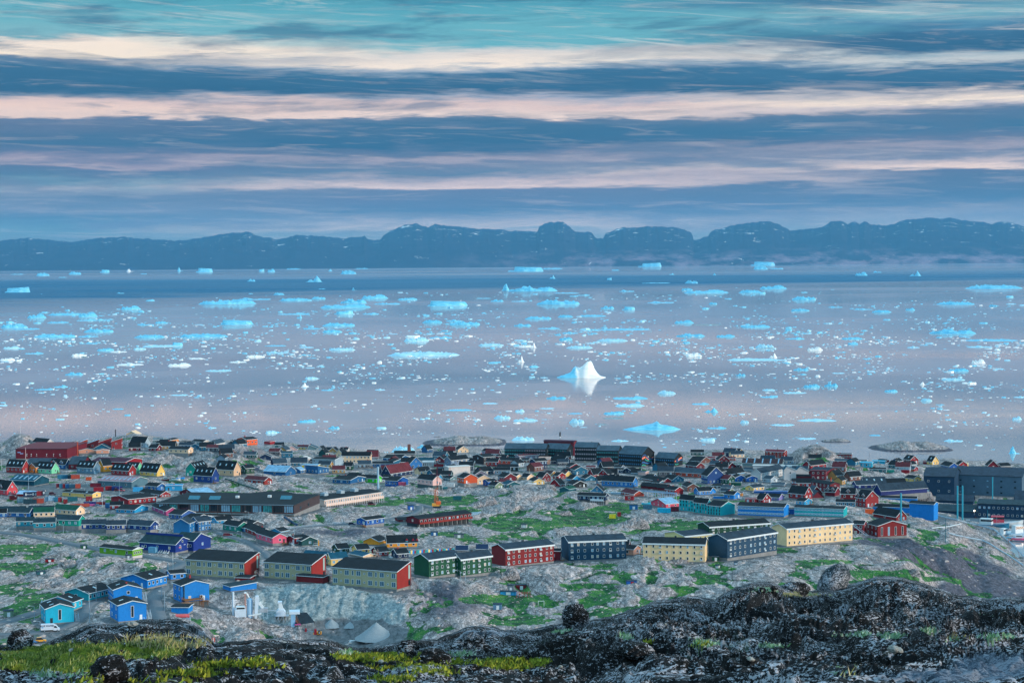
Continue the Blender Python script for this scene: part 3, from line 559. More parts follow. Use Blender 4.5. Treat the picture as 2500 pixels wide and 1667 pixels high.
B C 455 650 762 1522 52 54 L gold black nw nc|amber gable and black roof at the left of the kindergarten
H H 1218 1432 1512 302 42 54 R pine tealroof nw|house with a dark teal roof behind the middle oat coloured block
H H 1438 1478 1626 332 66 54 L yellow tealroof c=3|yellow house with a teal roof between two oat coloured blocks
H H 1640 1760 1880 260 16 24 R cream tealroof nw|low cream roof behind the right oat coloured block
S I 638 752 760 262 16 44 R inkblue inkblue nw|small navy roofed hut, left of a pair behind the green blocks
S I 832 944 952 250 16 44 R inkblue inkblue nw|small navy roofed hut, right of a pair behind the green blocks
H F 195 408 426 532 62 5 R cyan cyan c=5|flat roofed cyan house on the shore slope
S F 245 340 350 470 26 8 R cyan black c=1|small cyan roof room behind the flat cyan house
H F 420 572 582 492 44 5 R cyan cyan c=1|second flat cyan house right of the first
H F -48 148 158 430 72 8 R maroon black c=5|dark red two level house on the skyline left of the cyan houses
H F -60 168 182 480 34 26 R maroon slate c=3|low dark red house under the skyline house with white posts
S E 60 188 204 628 20 20 R lilacgrey slate nw|small grey roofed shed at the edge of the open yard
H D 380 470 500 470 40 22 R brown black c=2|brown house with a dark roof behind the navy two storey house
H D 1210 1320 1332 560 34 20 R maroon brickroof c=2|low dark red house with a brick roof behind the bright red house
H D 1565 1650 1690 560 34 26 R bluegrey black c=2|blue grey house with dark roof below the sixth black block
H E 1180 1250 1262 580 26 24 R paleblue slate c=1|small pale house beside the deep blue steep gable
H C 700 790 830 690 40 30 R graphite black nw|dark roofed house between the museum and the royal blue house
H E 1480 1640 1668 770 22 20 R bluegrey slate nw|grey roofed garage below the white banded building
H E 770 850 880 790 24 26 R charcoal black c=1|small black house below the deep blue house
H E 920 960 1000 800 14 34 R slateblue slate nw|small slate blue gable left of the amber shed
H B 2100 2160 2190 330 24 36 R beige black c=1|beige gabled house near the water right of the ochre one
H B 2290 2345 2372 330 30 30 R white black c=1|small white house on the shore left of the large cream building
H A 2050 2100 2128 236 20 24 R slate black nw|dark gabled house behind the long cream house
H B 1850 1900 1925 470 20 26 R slate black nw|dark cottage right of the small white shed
H F 556 584 632 466 12 30 R red black nw|small red gable behind the cyan houses
H F 624 702 776 542 46 54 R tealgreen black gc=2|teal green house with a black roof on the shore slope
H F 814 902 1000 486 56 54 R red black gc=2 k=1|red house with a steep black roof by the islet
H F 1114 1180 1262 496 46 68 R yellow black gc=2 k=1|yellow house with a steep gable and balcony by the shore
S F 1064 1154 1164 488 32 6 R red red nw|low red annex left of the yellow steep gable
H F 845 946 998 582 36 34 R red slate c=1|red house with a pale grey roof above the red container
H F 385 590 598 606 54 16 R tealgreen black c=3|low dark teal house with three white windows
H F 1290 1400 1512 542 30 44 R royal black gc=1|blue gable left of the big warehouse top
H F 1480 1522 1628 522 32 44 R red black|red gable above the big warehouse
S F 1566 1630 1642 524 42 6 R yellow yellow|small yellow house above the big warehouse
H F 1858 1892 2022 526 22 66 R maroon black gc=1|dark red gable rising behind the big warehouse at the right
H F 1990 2060 2180 526 14 40 L maroon black nw|dark roof behind the big warehouse, right of the dark red gable
H F 830 936 1042 716 46 36 R yellow black c=1|pale yellow house left of the big warehouse
H F 160 216 452 802 52 54 L navydeep dkslate c=3|small deep navy gable with a long grey roof
H F 262 312 592 792 58 84 L navydeep dkslate c=3 k=3|deep navy gable with a grey roof pierced by skylights
H F 560 612 850 790 40 80 L navydeep black nw|dark roofed hall behind the long deep navy building
W F 440 527 1118 892 68 88 L navydeep dkslate nw nc|long deep navy store with a grey roof
H F 200 332 494 1042 122 98 R brick black gc=3 c=3 d=2 n=2|large red house with a steep gable and dormers
H F 20 196 210 942 80 72 R barnred black d=1 c=2|red house with a dormer joined left of the large red house
H E 2205 2290 2352 900 60 62 R maroon black d=2 nw|dark red house with two small dormers left of the large red houses
W F 425 890 900 1116 78 38 R azure black nw nc|long azure industrial hall behind the maroon school
W F 535 984 992 986 62 26 R azure black nw nc|upper azure hall with a curved black roof
W F 893 1200 1254 1212 214 34 R azure black nw nc|tall azure windowless block beside the harbour slope
B F 343 486 852 1420 146 72 R barnred black gc=4 c=3 tallg nc a=62|dark red school hall with tall white window strips
B F 172 302 342 1402 152 44 R barnred black c=2 n=2 nc|dark red school stair wing with a steel stair
B F 430 722 852 1212 56 84 R barnred black c=1 gc=2 nc|dark red school wing with a sloping black roof behind the hall
W F 1070 1463 1472 902 256 118 R navystore slateroof gc=0 c=3 n=1 nc a=8 W=34|huge dark blue warehouse, left part of the harbour sheds
W F 1468 2325 2402 908 262 118 R slatewall slateroof c=5 n=3 win=s gc=0 nc a=9 W=34|huge slate grey warehouse with small square vents
W F 1238 1702 1722 1004 46 74 R navystore slateroof nw nc|low arched harbour hall before the huge warehouse
W F 1255 1762 1782 1202 108 90 R navystore tarwet nw nc W=22|low navy fish factory with a wide flat roof
W F 1770 2480 2500 1206 194 66 R navystore tarwet n=2 c=12 nc W=22|navy fish factory with two rows of windows along the quay
W F 2225 2400 2420 1052 60 170 R slatewall slateroof nw nc W=20|tall grey gabled harbour building at the right edge
'''
KIND = {'H':('wooden_house','house','wooden houses of the town'),'R':('row_house','row house','row houses of the town'),'A':('apartment_block','apartment block','apartment blocks of the town'),
 'W':('warehouse','warehouse','warehouses and workshops of the town'),'S':('shed','shed','sheds and huts of the town'),'B':('public_building','building','larger public buildings of the town')}
RECS = []
for ln in TABLE.strip().splitlines():
    a, lab = ln.split('|'); t = a.split(); ox, oy, kz = TILES[t[1]]
    x0, xj, x1, yb, hw, hr = [float(v) for v in t[2:8]]
    op = {}
    for o in t[11:]:
        if '=' in o: q, v = o.split('='); op[q] = v
        else: op[o] = True
    P = ground(ox+xj/kz, oy+yb/kz); D = P[1]; s = D/F/kz
    dL, dR = max((xj-x0)*s, .2), max((x1-xj)*s, .2); g = t[8]
    W0 = float(op.get('W', 8.0))
    if 'a' in op: al = math.radians(float(op['a']))
    elif g == 'R': al = math.asin(min(dR/W0, 1)) if dR < W0*.97 else math.acos(min(max(dL/10., .05), .85))
    else: al = math.acos(min(dL/W0, 1)) if dL < W0*.97 else math.asin(min(max(dR/10., .05), .85))
    al = min(max(al, math.radians(6)), math.radians(84))
    wl, wr = dL/math.cos(al), dR/math.sin(al)
    L, Wd = (wl, wr) if g == 'R' else (wr, wl)
    if 'L' in op: L = float(op['L'])
    if 'W' in op: Wd = float(op['W'])
    if L < 5: L = 7.0
    Wd = min(max(Wd, 4.0), 75); az0 = math.atan2(P[0], P[1])
    e1 = np.array([math.cos(az0), -math.sin(az0)]); e2 = np.array([math.sin(az0), math.cos(az0)])
    l = -math.cos(al)*e1+math.sin(al)*e2; r = math.sin(al)*e1+math.cos(al)*e2
    A_, B_ = (l, r) if g == 'R' else (r, l)
    cen = P[:2]+A_*L/2+B_*Wd/2; X_ = -A_; Y_ = np.array([-X_[1], X_[0]]); sy = -1 if Y_@B_ > 0 else 1
    dep = math.atan((CH-P[2])/D); tt = float(op.get('t', .5)); HW = hw*s
    HR = max(hr*s-Wd*tt*abs(float(B_@e2))*math.sin(dep)*(1 if tt > 0 else 0), .25 if hr < 12 else .9)
    RECS.append(dict(kind=t[0], lab=lab, L=L, W=Wd, hw=HW, hr=HR, t=tt, cen=cen, z=float(P[2]), rz=math.atan2(X_[1], X_[0]), sy=sy, wall=t[9], roof=t[10], op=op, f=float(op.get('f', 0))*s, s=s*kz, D=D))
    FLAT.append((cen[0], cen[1], float(P[2]), math.hypot(L, Wd)/2, RECS[-1]['rz'], L/2, Wd/2))

# smaller houses that fill the gaps of the dense quarters, each described by its neighbour
_r = random.Random(41); _used = set(); _n = 0
_cols = [('maroon', 'dark red'), ('tealblue', 'teal blue'), ('inkblue', 'navy'), ('brick', 'brick red'), ('slateblue', 'slate blue'), ('pine', 'dark green'), ('paleblue', 'pale blue'), ('midblue', 'blue'), ('brown', 'brown'), ('cream', 'cream'), ('graphite', 'graphite'), ('ochre', 'ochre')]
_named = list(RECS)
def _short(t):
    for w_ in (' with', ' in ', ' at ', ' behind', ' between', ' right', ' left', ' beside', ' below', ' above', ' on ', ' under', ' by ', ' near', ' of ', ',', ' and ', ' before', ' next', ' from', ' joined', ' squeezed', ' rising', ' over'):
        if w_ in t and t.index(w_) > 9: t = t[:t.index(w_)]
    return t
for _ in range(30000):
    if _n >= 66: break
    px = _r.uniform(400, 2230); ym = float(np.interp(px, [400, 640, 900, 1000, 1100, 1250, 1400, 1560, 1700, 2000, 2230], [1098, 1150, 1160, 1165, 1172, 1165, 1180, 1196, 1205, 1190, 1165])); py = _r.uniform(1104 if px > 640 else 1086, ym)
    if 650 < px < 820 and py > 1150: continue
    if 1640 < px < 1740 and 1150 < py < 1185: continue
    P = ground(px, py)
    if P[2] < 3: continue
    near = min(RECS, key=lambda q: (q['cen'][0]-P[0])**2+((q['cen'][1]-P[1])*.5)**2)
    if any(math.hypot(f[0]-P[0], f[1]-P[1]) < f[3]*.75+7.5 for f in FLAT): continue
    if math.hypot(near['cen'][0]-P[0], near['cen'][1]-P[1]) > 75: continue
    nn = min(_named, key=lambda q: (q['cen'][0]-P[0])**2+((q['cen'][1]-P[1])*.5)**2)
    ck, cn = _cols[_r.randrange(12)]; L = _r.uniform(8, 12.5); Wd = _r.uniform(6, 8)
    lab = 'small '+cn+' house '+_r.choice(['close beside', 'next to', 'just behind', 'near'])+' the '+_short(nn['lab'])
    if len(lab.split()) > 16 or (cn, nn['lab']) in _used: continue
    _used.add((cn, nn['lab'])); _n += 1
    az0 = math.atan2(P[0], P[1]); rz = -az0+_r.choice([_r.uniform(-.5, .1), math.pi/2-_r.uniform(.2, .9), _r.uniform(-.35, .35)])
    D = P[1]
    RECS.append(dict(kind='H', lab=lab, L=L, W=Wd, hw=_r.uniform(2.9, 4.4), HR=0, hr=_r.uniform(1.9, 3.6), t=.5, cen=P[:2].copy(), z=float(P[2]), rz=rz, sy=-1, wall=ck, roof=_r.choice(['black', 'black', 'slate', 'black', 'dkslate', 'rustroof']), op={}, f=.5, s=D/F, D=D))
    RECS[-1]['s'] = D/F
    FLAT.append((P[0], P[1], float(P[2]), math.hypot(L, Wd)/2, rz, L/2, Wd/2))
# ---------------------------------------------------------------- roads (photo pixels of their centre lines) -> ground
ROADS = [
 (6.0, [(-60,1292),(0,1299),(57,1304),(115,1315),(172,1326),(230,1338),(290,1348),(349,1356),(400,1364),(446,1371),(470,1376)]),
 (6.0, [(455,1372),(430,1383),(405,1392),(385,1405),(392,1420),(398,1434),(384,1448),(374,1462),(382,1484),(390,1512)]),
 (5.5, [(-60,1532),(0,1520),(53,1505),(106,1489),(120,1484)]),
 (5.0, [(-40,1548),(40,1548),(102,1543),(150,1533),(184,1516),(206,1498),(208,1480),(232,1464),(276,1450)]),
 (3.6, [(534,1300),(563,1309),(591,1317),(612,1326),(634,1340),(650,1350),(655,1362)]),
 (4.4, [(677,1295),(706,1291),(754,1284),(802,1281),(857,1277),(942,1268),(984,1261),(1016,1250),(1028,1240),(1020,1232),(1002,1226)]),
 (4.4, [(1012,1228),(1040,1234),(1060,1240)]),
 (4.0, [(725,1162),(770,1163),(800,1165)]), (4.0, [(865,1135),(885,1138),(905,1148),(935,1150)]),
]
RPTS = []
for wd, pl in ROADS:
    g = [ground(*p) for p in pl]; xs = [p[0] for p in g]; ys = [p[1] for p in g]
    t = np.concatenate([[0], np.cumsum(np.hypot(np.diff(xs), np.diff(ys)))]); n = max(int(t[-1]/3), 4); tt = np.linspace(0, t[-1], n)
    X = np.interp(tt, t, xs); Y = np.interp(tt, t, ys)
    for _ in range(3): X[1:-1] = (X[:-2]+X[1:-1]*2+X[2:])/4; Y[1:-1] = (Y[:-2]+Y[1:-1]*2+Y[2:])/4
    Z = hbase(X, Y); RPTS.append((wd, X, Y, Z))
def blobs(px, py, lst):
    s = np.zeros_like(px)
    for cx, cy, rx, ry, a in lst: s = s+a*np.exp(-(((px-cx)/rx)**2+((py-cy)/ry)**2)**1.5)
    return s
GRASS = [(40,1345,90,16,1),(60,1385,110,14,.9),(50,1470,95,40,1.3),(40,1440,60,20,.6),(230,1352,60,8,.4),(360,1385,60,7,.5),(1050,1225,130,13,1.4),(1120,1245,60,8,.8),(1350,1262,150,20,1.1),(1290,1285,120,14,.9),
 (1500,1240,60,14,.7),(1450,1285,90,16,.6),(1180,1300,90,16,.7),(1660,1290,80,18,.9),(1700,1310,60,12,.7),(1230,1462,110,14,1.1),(1300,1515,90,14,1.0),(1500,1455,80,20,.8),(1530,1495,90,16,1.2),(1760,1362,60,14,.6),
 (1990,1372,70,12,.8),(2060,1398,90,9,.6),(2200,1400,90,9,.6),(2260,1415,100,7,.8),(2270,1300,40,14,1.1),(2330,1335,60,9,.8),(2440,1360,30,14,.7),(2380,1400,60,7,.6),(1420,1425,90,7,.5),(1900,1340,60,8,.5),
 (1100,1310,90,8,.5),(830,1232,120,6,.4),(2420,1452,60,6,.9),(1900,1430,60,10,.7),(1640,1430,60,9,.6),(180,1300,90,6,.5),(600,1120,90,5,.3),(560,1180,60,8,.3)]
GRAVEL = [(180,1195,160,14,1),(60,1160,60,10,.6),(330,1200,80,10,.6),(760,1163,60,5,1),(880,1140,40,6,1),(1700,1160,70,8,1),(1650,1150,60,5,1),(1350,1145,60,5,.8),(1100,1165,70,4,.8),(860,1545,120,32,1.6),(950,1575,90,14,1.2),
 (50,1560,90,14,1.5),(120,1540,60,8,1),(388,1470,16,60,.7),(300,1500,60,16,.5),(1940,1185,50,7,.9),(2000,1160,40,4,.5),(1000,1240,45,12,.3),(2380,1262,140,10,2),(450,1390,40,7,1),(650,1420,40,5,1),(560,1400,60,5,.6),(790,1365,90,9,.6),(1080,1140,90,4,.5)]
FRESH = [(800,1470,150,36,1.6),(930,1500,60,30,1.2),(690,1455,60,30,.8),(720,1500,90,30,1.0)]
DARK = [(2160,1322,60,12,1.4),(2230,1340,80,16,1.4),(2310,1365,80,20,1.5),(2380,1400,80,24,1.5),(2400,1440,110,20,1.3),(2480,1450,80,30,1.2),(860,1300,60,12,.6),(760,1300,60,8,.5),(1100,1480,110,30,.5),(1080,1440,60,20,.5),(620,1110,40,25,.4)]
OPEN = [(1350,1260,260,45,.9),(1500,1440,420,50,.7),(150,1400,230,50,.5),(480,1120,150,22,.9),(2300,1340,130,60,.7),(1100,1200,110,16,.8),(320,1290,130,22,.8),(700,1260,160,22,.6),(1240,1190,100,14,.9),(900,1200,80,12,.5),(2120,1150,120,7,.4),(30,1105,60,12,1),(1940,1122,80,12,1),(620,1180,80,18,.6),(1000,1440,150,60,.4),(680,1560,140,22,.8)]
def LUMP(px, py):
    z = np.zeros_like(px)
    for cx, cy, rx, ry, h in ((52,1088,36,12,9),(325,1078,44,12,5),(1985,1122,60,10,11),(560,1105,60,14,3),(2120,1300,70,14,3),(1590,1375,50,12,4.5),(1400,1210,80,12,3),(1250,1208,50,12,4),(1015,1218,60,9,3),(1170,1395,120,12,2.5),(300,1390,90,14,4),(180,1400,70,10,3)):
        z = z+h*np.exp(-(((px-cx)/rx)**2+((py-cy)/ry)**2)**1.4)
    return z
def land(X, Y, full=False):
    X = np.atleast_1d(np.asarray(X, float)); Y = np.atleast_1d(np.asarray(Y, float)); sh = X.shape; X = X.ravel(); Y = Y.ravel()
    H0 = hbase(X, Y); px, py = topx(X, Y, H0)
    op = np.clip(blobs(px, py, OPEN), 0, 1.1)+.42
    wx = X+6*perlin(X*.03, Y*.03); wy = Y+10*perlin(X*.03+40, Y*.03)
    r = .32*wx+.2*wy
    b1 = billow(wx*.030, wy*.016, 3, .45); b2 = billow((wx+r)*.11, (wy)*.055, 3, .55); b3 = billow(wx*.35, wy*.22, 2, .6)
    g0 = blobs(px, py, GRASS); gn = fbm(wx*.05, wy*.025, 4, .6); lo = fbm(X*.012+5, Y*.008, 3)
    inside = sm(.30, .75, np.minimum(g0, 1)+gn*.5)
    rock = (np.sqrt(b1)-.5)*10.5+(b2-.26)*2.4+(b3-.26)*.18+lo*2.0+LUMP(px, py)/np.maximum(op, .3)
    amp = op*(1-.62*inside)
    fr = np.clip(blobs(px, py, FRESH), 0, 1)
    jag = (billow(wx*.16, wy*.3, 4, .6)-.2)*5.0*fr
    B = rock*amp+jag
    gm = sm(-.03, .09, (.168-b1)+(.20-b2)*.32+np.minimum(g0, 1.3)*.34+gn*.16-lo*.08)*sm(0.2, 2.0, H0)
    gm = np.maximum(gm*(1-fr), 0); gv = np.clip(blobs(px, py, GRAVEL), 0, 1)
    gv = np.clip(gv*1.25+fbm(wx*.08, wy*.04, 3)*.5-.12, 0, 1)*sm(.08, .3, gv)
    B = B*(1-.85*gv)
    # pads under buildings, and the roads
    wpad = np.zeros_like(X); zp = H0.copy()
    for cx, cy, z, rad, rz, hx, hy in FLAT:
        m = np.nonzero((np.abs(X-cx) < rad+9) & (np.abs(Y-cy) < rad+9))[0]
        if len(m) == 0: continue
        c, s = math.cos(rz), math.sin(rz); u = (X[m]-cx)*c+(Y[m]-cy)*s; v = -(X[m]-cx)*s+(Y[m]-cy)*c
        d = np.hypot(np.maximum(np.abs(u)-hx, 0), np.maximum(np.abs(v)-hy, 0)); w_ = 1-sm(.8, 8.0, d)
        better = w_ > wpad[m]; mm = m[better]; wpad[mm] = w_[better]; zp[mm] = z
    H = H0+B*(1-wpad); H = np.where(wpad > 0, H*(1-wpad)+np.minimum(H, zp+.12)*wpad, H)
    rw = np.zeros_like(X)
    for wd, RX, RY, RZ in RPTS:
        m = np.nonzero((X > RX.min()-12) & (X < RX.max()+12) & (Y > RY.min()-12) & (Y < RY.max()+12))[0]
        if len(m) == 0: continue
        d = np.full(len(m), 1e9); zz = np.zeros(len(m))
        for i in range(len(RX)):
            q = np.hypot(X[m]-RX[i], Y[m]-RY[i]); b = q < d; d[b] = q[b]; zz[b] = RZ[i]
        w_ = 1-sm(wd*.5+1.6, wd*.5+7, d); H[m] = H[m]*(1-w_)+(zz-.12)*w_; rw[m] = np.maximum(rw[m], 1-sm(wd*.5+.5, wd*.5+3, d))
    if not full: return H.reshape(sh)
    town = wpad
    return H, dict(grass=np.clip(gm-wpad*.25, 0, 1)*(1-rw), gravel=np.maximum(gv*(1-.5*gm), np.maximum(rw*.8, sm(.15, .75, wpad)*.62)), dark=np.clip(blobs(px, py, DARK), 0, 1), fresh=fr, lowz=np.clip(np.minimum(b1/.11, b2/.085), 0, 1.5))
def groundL(px, py):
    d = ray(px, py); P0 = ground(px, py); ys = np.linspace(P0[1]-60, P0[1]+60, 121); h = land(d[0]*ys, ys); z = CH+d[2]*ys
    i = np.nonzero(z <= h)[0]
    if len(i) == 0: return P0
    y = ys[i[0]]; return np.array([d[0]*y, y, float(h[i[0]])])
# ---------------------------------------------------------------- rock and tundra material
def landmat():
    m = bpy.data.materials.new('land_rock_and_tundra'); m.use_nodes = True; n = NT(m.node_tree)
    ob = n.add('ShaderNodeTexCoord').outputs['Object']
    at = lambda k: n.add('ShaderNodeAttribute', attribute_name=k).outputs['Fac']
    grass, gravel, dark, fresh, lowz = [at(k) for k in ('grass', 'gravel', 'dark', 'fresh', 'lowz')]
    rot = n.add('ShaderNodeMapping'); rot.inputs['Rotation'].default_value = (0, 0, .5); rot.inputs['Scale'].default_value = (1, .45, 1.6); n.put(rot.inputs['Vector'], ob); rv = rot.outputs[0]
    n1 = n.noise(rv, .09, 6, .65); n2 = n.noise(rv, .5, 6, .7, .6); n3 = n.noise(ob, 2.2, 3, .7)
    def rid(v, w_): return n.m('SUBTRACT', 1.0, lvl(n, n.m('ABSOLUTE', n.m('SUBTRACT', v, .5)), 0.0, w_))
    rot2 = n.add('ShaderNodeMapping'); rot2.inputs['Rotation'].default_value = (0, 0, -.75); rot2.inputs['Scale'].default_value = (1, .22, 1.5); n.put(rot2.inputs['Vector'], ob)
    crack = n.m('MAXIMUM', rid(n.noise(rv, .16, 4, .6, 1.2), .062), n.m('MULTIPLY', n.m('MAXIMUM', rid(n.noise(rot2.outputs[0], .42, 4, .6, .6), .11), rid(n.noise(rv, .7, 3, .6, .8), .07)), .75))
    rk = n.ramp(n.m('ADD', n.m('MULTIPLY', n1, .65), n.m('MULTIPLY', n2, .35)), [(.28, srgb(96, 96, 104)), (.39, srgb(150, 146, 152)), (.50, srgb(200, 192, 194)), (.60, srgb(226, 206, 202)), (.70, srgb(174, 174, 182))])
    rk = n.mix(n.m('MULTIPLY', lvl(n, n3, .58, .78), .6), rk, srgb(130, 130, 138)); 
    rk = n.mix(n.m('MULTIPLY', crack, .96), rk, srgb(28, 34, 36))
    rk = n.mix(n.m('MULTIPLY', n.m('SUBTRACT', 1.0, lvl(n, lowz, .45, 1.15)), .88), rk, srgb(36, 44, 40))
    dk = n.mix(lvl(n, n2, .40, .62), srgb(48, 54, 70), srgb(104, 106, 124)); dk = n.mix(n.m('MULTIPLY', crack, .6), dk, srgb(30, 36, 46))
    rk = n.mix(n.m('MULTIPLY', lvl(n, n.m('ADD', dark, n.m('MULTIPLY', n2, .3)), .35, .7), .9), rk, dk)
    fk = n.mix(lvl(n, n2, .36, .62), srgb(104, 126, 134), srgb(182, 194, 198)); fk = n.mix(n.m('MULTIPLY', crack, .6), fk, srgb(44, 70, 82))
    rk = n.mix(lvl(n, fresh, .25, .6), rk, fk)
    gr = n.ramp(n.noise(ob, .12, 7, .72), [(.33, srgb(14, 38, 30)), (.42, srgb(22, 66, 40)), (.50, srgb(34, 98, 46)), (.58, srgb(66, 122, 50)), (.66, srgb(96, 126, 60)), (.74, srgb(96, 92, 58))])
    gr = n.mix(lvl(n, n3, .52, .66), gr, srgb(20, 56, 38)); gr = n.mix(n.m('MULTIPLY', lvl(n, n.noise(rv, .9, 5, .75), .57, .62), .8), gr, srgb(140, 134, 136))
    gm = lvl(n, n.m('ADD', grass, n.m('MULTIPLY', n.m('SUBTRACT', n2, .5), 1.1)), .40, .58)
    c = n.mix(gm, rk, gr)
    gv = n.mix(lvl(n, n2, .35, .65), srgb(58, 66, 70), srgb(122, 126, 132)); gv = n.mix(lvl(n, n3, .5, .7), gv, srgb(96, 106, 116))
    gvm = lvl(n, n.m('ADD', gravel, n.m('MULTIPLY', n.m('SUBTRACT', n2, .5), .7)), .38, .55)
    c = n.mix(gvm, c, gv)
    b = n.add('ShaderNodeBsdfPrincipled'); n.put(b.inputs['Base Color'], c); b.inputs['Roughness'].default_value = .9; b.inputs['Specular IOR Level'].default_value = .2
    bp = n.add('ShaderNodeBump'); bp.inputs['Strength'].default_value = .35; bp.inputs['Distance'].default_value = .4
    n.put(bp.inputs['Height'], n.m('SUBTRACT', n.m('MULTIPLY', n2, 1.4), n.m('MULTIPLY', crack, .6))); n.l.new(bp.outputs[0], b.inputs['Normal'])
    o = n.add('ShaderNodeOutputMaterial'); n.l.new(b.outputs[0], o.inputs[0]); return m
LANDM = landmat()
ca = np.concatenate([np.linspace(-.42, -.285, 12), np.linspace(-.278, .278, 780), np.linspace(.285, .42, 12)])
cy = np.concatenate([np.linspace(45, 560, 40), np.arange(563, 620, 3.0), np.arange(620, 1120, 1.5), np.arange(1120, 2120, 2.4)])
XX = (ca[None, :]*cy[:, None]); YY = np.repeat(cy[:, None], len(ca), 1)
HH, AT = land(XX.ravel(), YY.ravel(), True)
far_ = sm(480, 640, YY.ravel()); HH = HH*far_+hbase(XX.ravel(), YY.ravel())*(1-far_)
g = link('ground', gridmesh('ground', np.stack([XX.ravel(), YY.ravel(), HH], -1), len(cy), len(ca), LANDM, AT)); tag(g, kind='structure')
# ---------------------------------------------------------------- roads
def roadmat():
    m = bpy.data.materials.new('asphalt'); m.use_nodes = True; n = NT(m.node_tree); ob = n.add('ShaderNodeTexCoord').outputs['Object']
    b = n.add('ShaderNodeBsdfPrincipled'); c = n.mix(n.noise(ob, .4, 6, .7), srgb(68, 80, 92), srgb(108, 118, 128)); n.put(b.inputs['Base Color'], c); b.inputs['Roughness'].default_value = .85
    o = n.add('ShaderNodeOutputMaterial'); n.l.new(b.outputs[0], o.inputs[0]); return m
RM = roadmat()
for wd, X, Y, Z in RPTS:
    T = np.stack([np.gradient(X), np.gradient(Y)], -1); T /= np.linalg.norm(T, axis=1)[:, None]; N = np.stack([-T[:, 1], T[:, 0]], -1)
    P = []
    for o, dz in ((-wd/2-.15, -.5), (-wd/2, .02), (0, .07), (wd/2, .02), (wd/2+.15, -.5)):
        P.append(np.stack([X+N[:, 0]*o, Y+N[:, 1]*o, Z+dz], -1))
    P = np.stack(P, 1).reshape(-1, 3); tag(link('road', gridmesh('road', P, len(X), 5, RM)), kind='structure')
# ---------------------------------------------------------------- water
def watermat():
    m = bpy.data.materials.new('sea_water'); m.use_nodes = True; n = NT(m.node_tree); ob = n.add('ShaderNodeTexCoord').outputs['Object']
    sp = n.add('ShaderNodeSeparateXYZ'); n.put(sp.inputs[0], ob); x, y, z = sp.outputs
    # log distance keeps wind streaks of one apparent size
    ly = n.m('LOGARITHM', n.m('MAXIMUM', y, 50.0), 2.718)
    sx = n.m('DIVIDE', x, n.m('MAXIMUM', y, 50.0))
    st = n.noise(n.comb(n.m('MULTIPLY', sx, 6.0), n.m('MULTIPLY', ly, 7.0), 0.0), 1.0, 5, .6, .5)
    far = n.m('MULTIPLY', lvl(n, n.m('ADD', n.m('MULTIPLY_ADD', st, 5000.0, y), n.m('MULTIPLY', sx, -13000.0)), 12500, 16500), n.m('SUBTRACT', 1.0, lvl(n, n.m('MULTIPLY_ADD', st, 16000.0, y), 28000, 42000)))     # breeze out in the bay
    ruf = n.m('ADD', n.m('MULTIPLY', far, .9), n.m('MULTIPLY', lvl(n, st, .50, .72), .35), clamp=True)
    g = n.add('ShaderNodeBsdfGlossy'); n.put(g.inputs['Color'], n.mix(ruf, srgb(246, 238, 232), srgb(120, 166, 196))); n.put(g.inputs['Roughness'], n.m('MULTIPLY_ADD', ruf, .22, .035))
    bp = n.add('ShaderNodeBump'); bp.inputs['Strength'].default_value = .12; bp.inputs['Distance'].default_value = .3
    n.put(bp.inputs['Height'], n.noise(ob, .12, 4, .6)); n.l.new(bp.outputs[0], g.inputs['Normal'])
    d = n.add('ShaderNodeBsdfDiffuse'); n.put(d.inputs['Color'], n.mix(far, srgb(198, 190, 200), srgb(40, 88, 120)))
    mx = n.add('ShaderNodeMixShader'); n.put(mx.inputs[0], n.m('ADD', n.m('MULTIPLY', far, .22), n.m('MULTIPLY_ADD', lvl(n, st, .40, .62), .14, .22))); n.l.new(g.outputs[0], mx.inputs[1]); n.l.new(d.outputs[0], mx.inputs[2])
    o = n.add('ShaderNodeOutputMaterial'); n.l.new(mx.outputs[0], o.inputs[0]); return m
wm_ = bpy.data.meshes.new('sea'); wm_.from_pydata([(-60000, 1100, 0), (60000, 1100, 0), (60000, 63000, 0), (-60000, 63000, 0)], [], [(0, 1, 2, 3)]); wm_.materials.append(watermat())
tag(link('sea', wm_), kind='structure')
# ---------------------------------------------------------------- far mountains
prof = [(-90,588),(0,588),(69,581),(138,587),(175,591),(239,582),(298,579),(372,584),(436,588),(505,579),(558,569),(611,566),(632,577),(686,585),(728,574),(797,577),(845,582),(893,576),(899,585),(930,584),(951,566),(988,550),(1020,545),(1047,556),(1065,547),(1079,550),(1105,552),(1158,558),(1215,560),(1250,564),(1282,563),(1314,566),(1319,553),(1340,543),(1377,541),(1391,553),(1404,565),(1447,568),(1455,582),(1474,583),(1479,570),(1521,556),(1595,553),(1654,556),(1688,566),(1693,578),(1678,592),(1728,577),(1739,564),(1803,547),(1866,540),(1898,545),(1930,563),(2005,556),(2026,542),(2055,538),(2071,548),(2087,540),(2100,548),(2111,541),(2130,549),(2170,550),(2212,537),(2276,532),(2323,533),(2366,540),(2400,541),(2419,548),(2435,542),(2467,544),(2500,553),(2590,556)]
DM = 56000.0; ppx = np.array([p[0] for p in prof]); ppy = np.array([p[1] for p in prof])
ncol = 1100; mx_ = np.linspace(-90, 2590, ncol); crest = np.interp(mx_, ppx, ppy)
crest = crest+perlin(mx_*.09, mx_*0+3.3)*2.2+perlin(mx_*.25, mx_*0+7.3)*1.0
rows = 46; Pm = np.zeros((rows, ncol, 3)); ridge = np.zeros((rows, ncol))
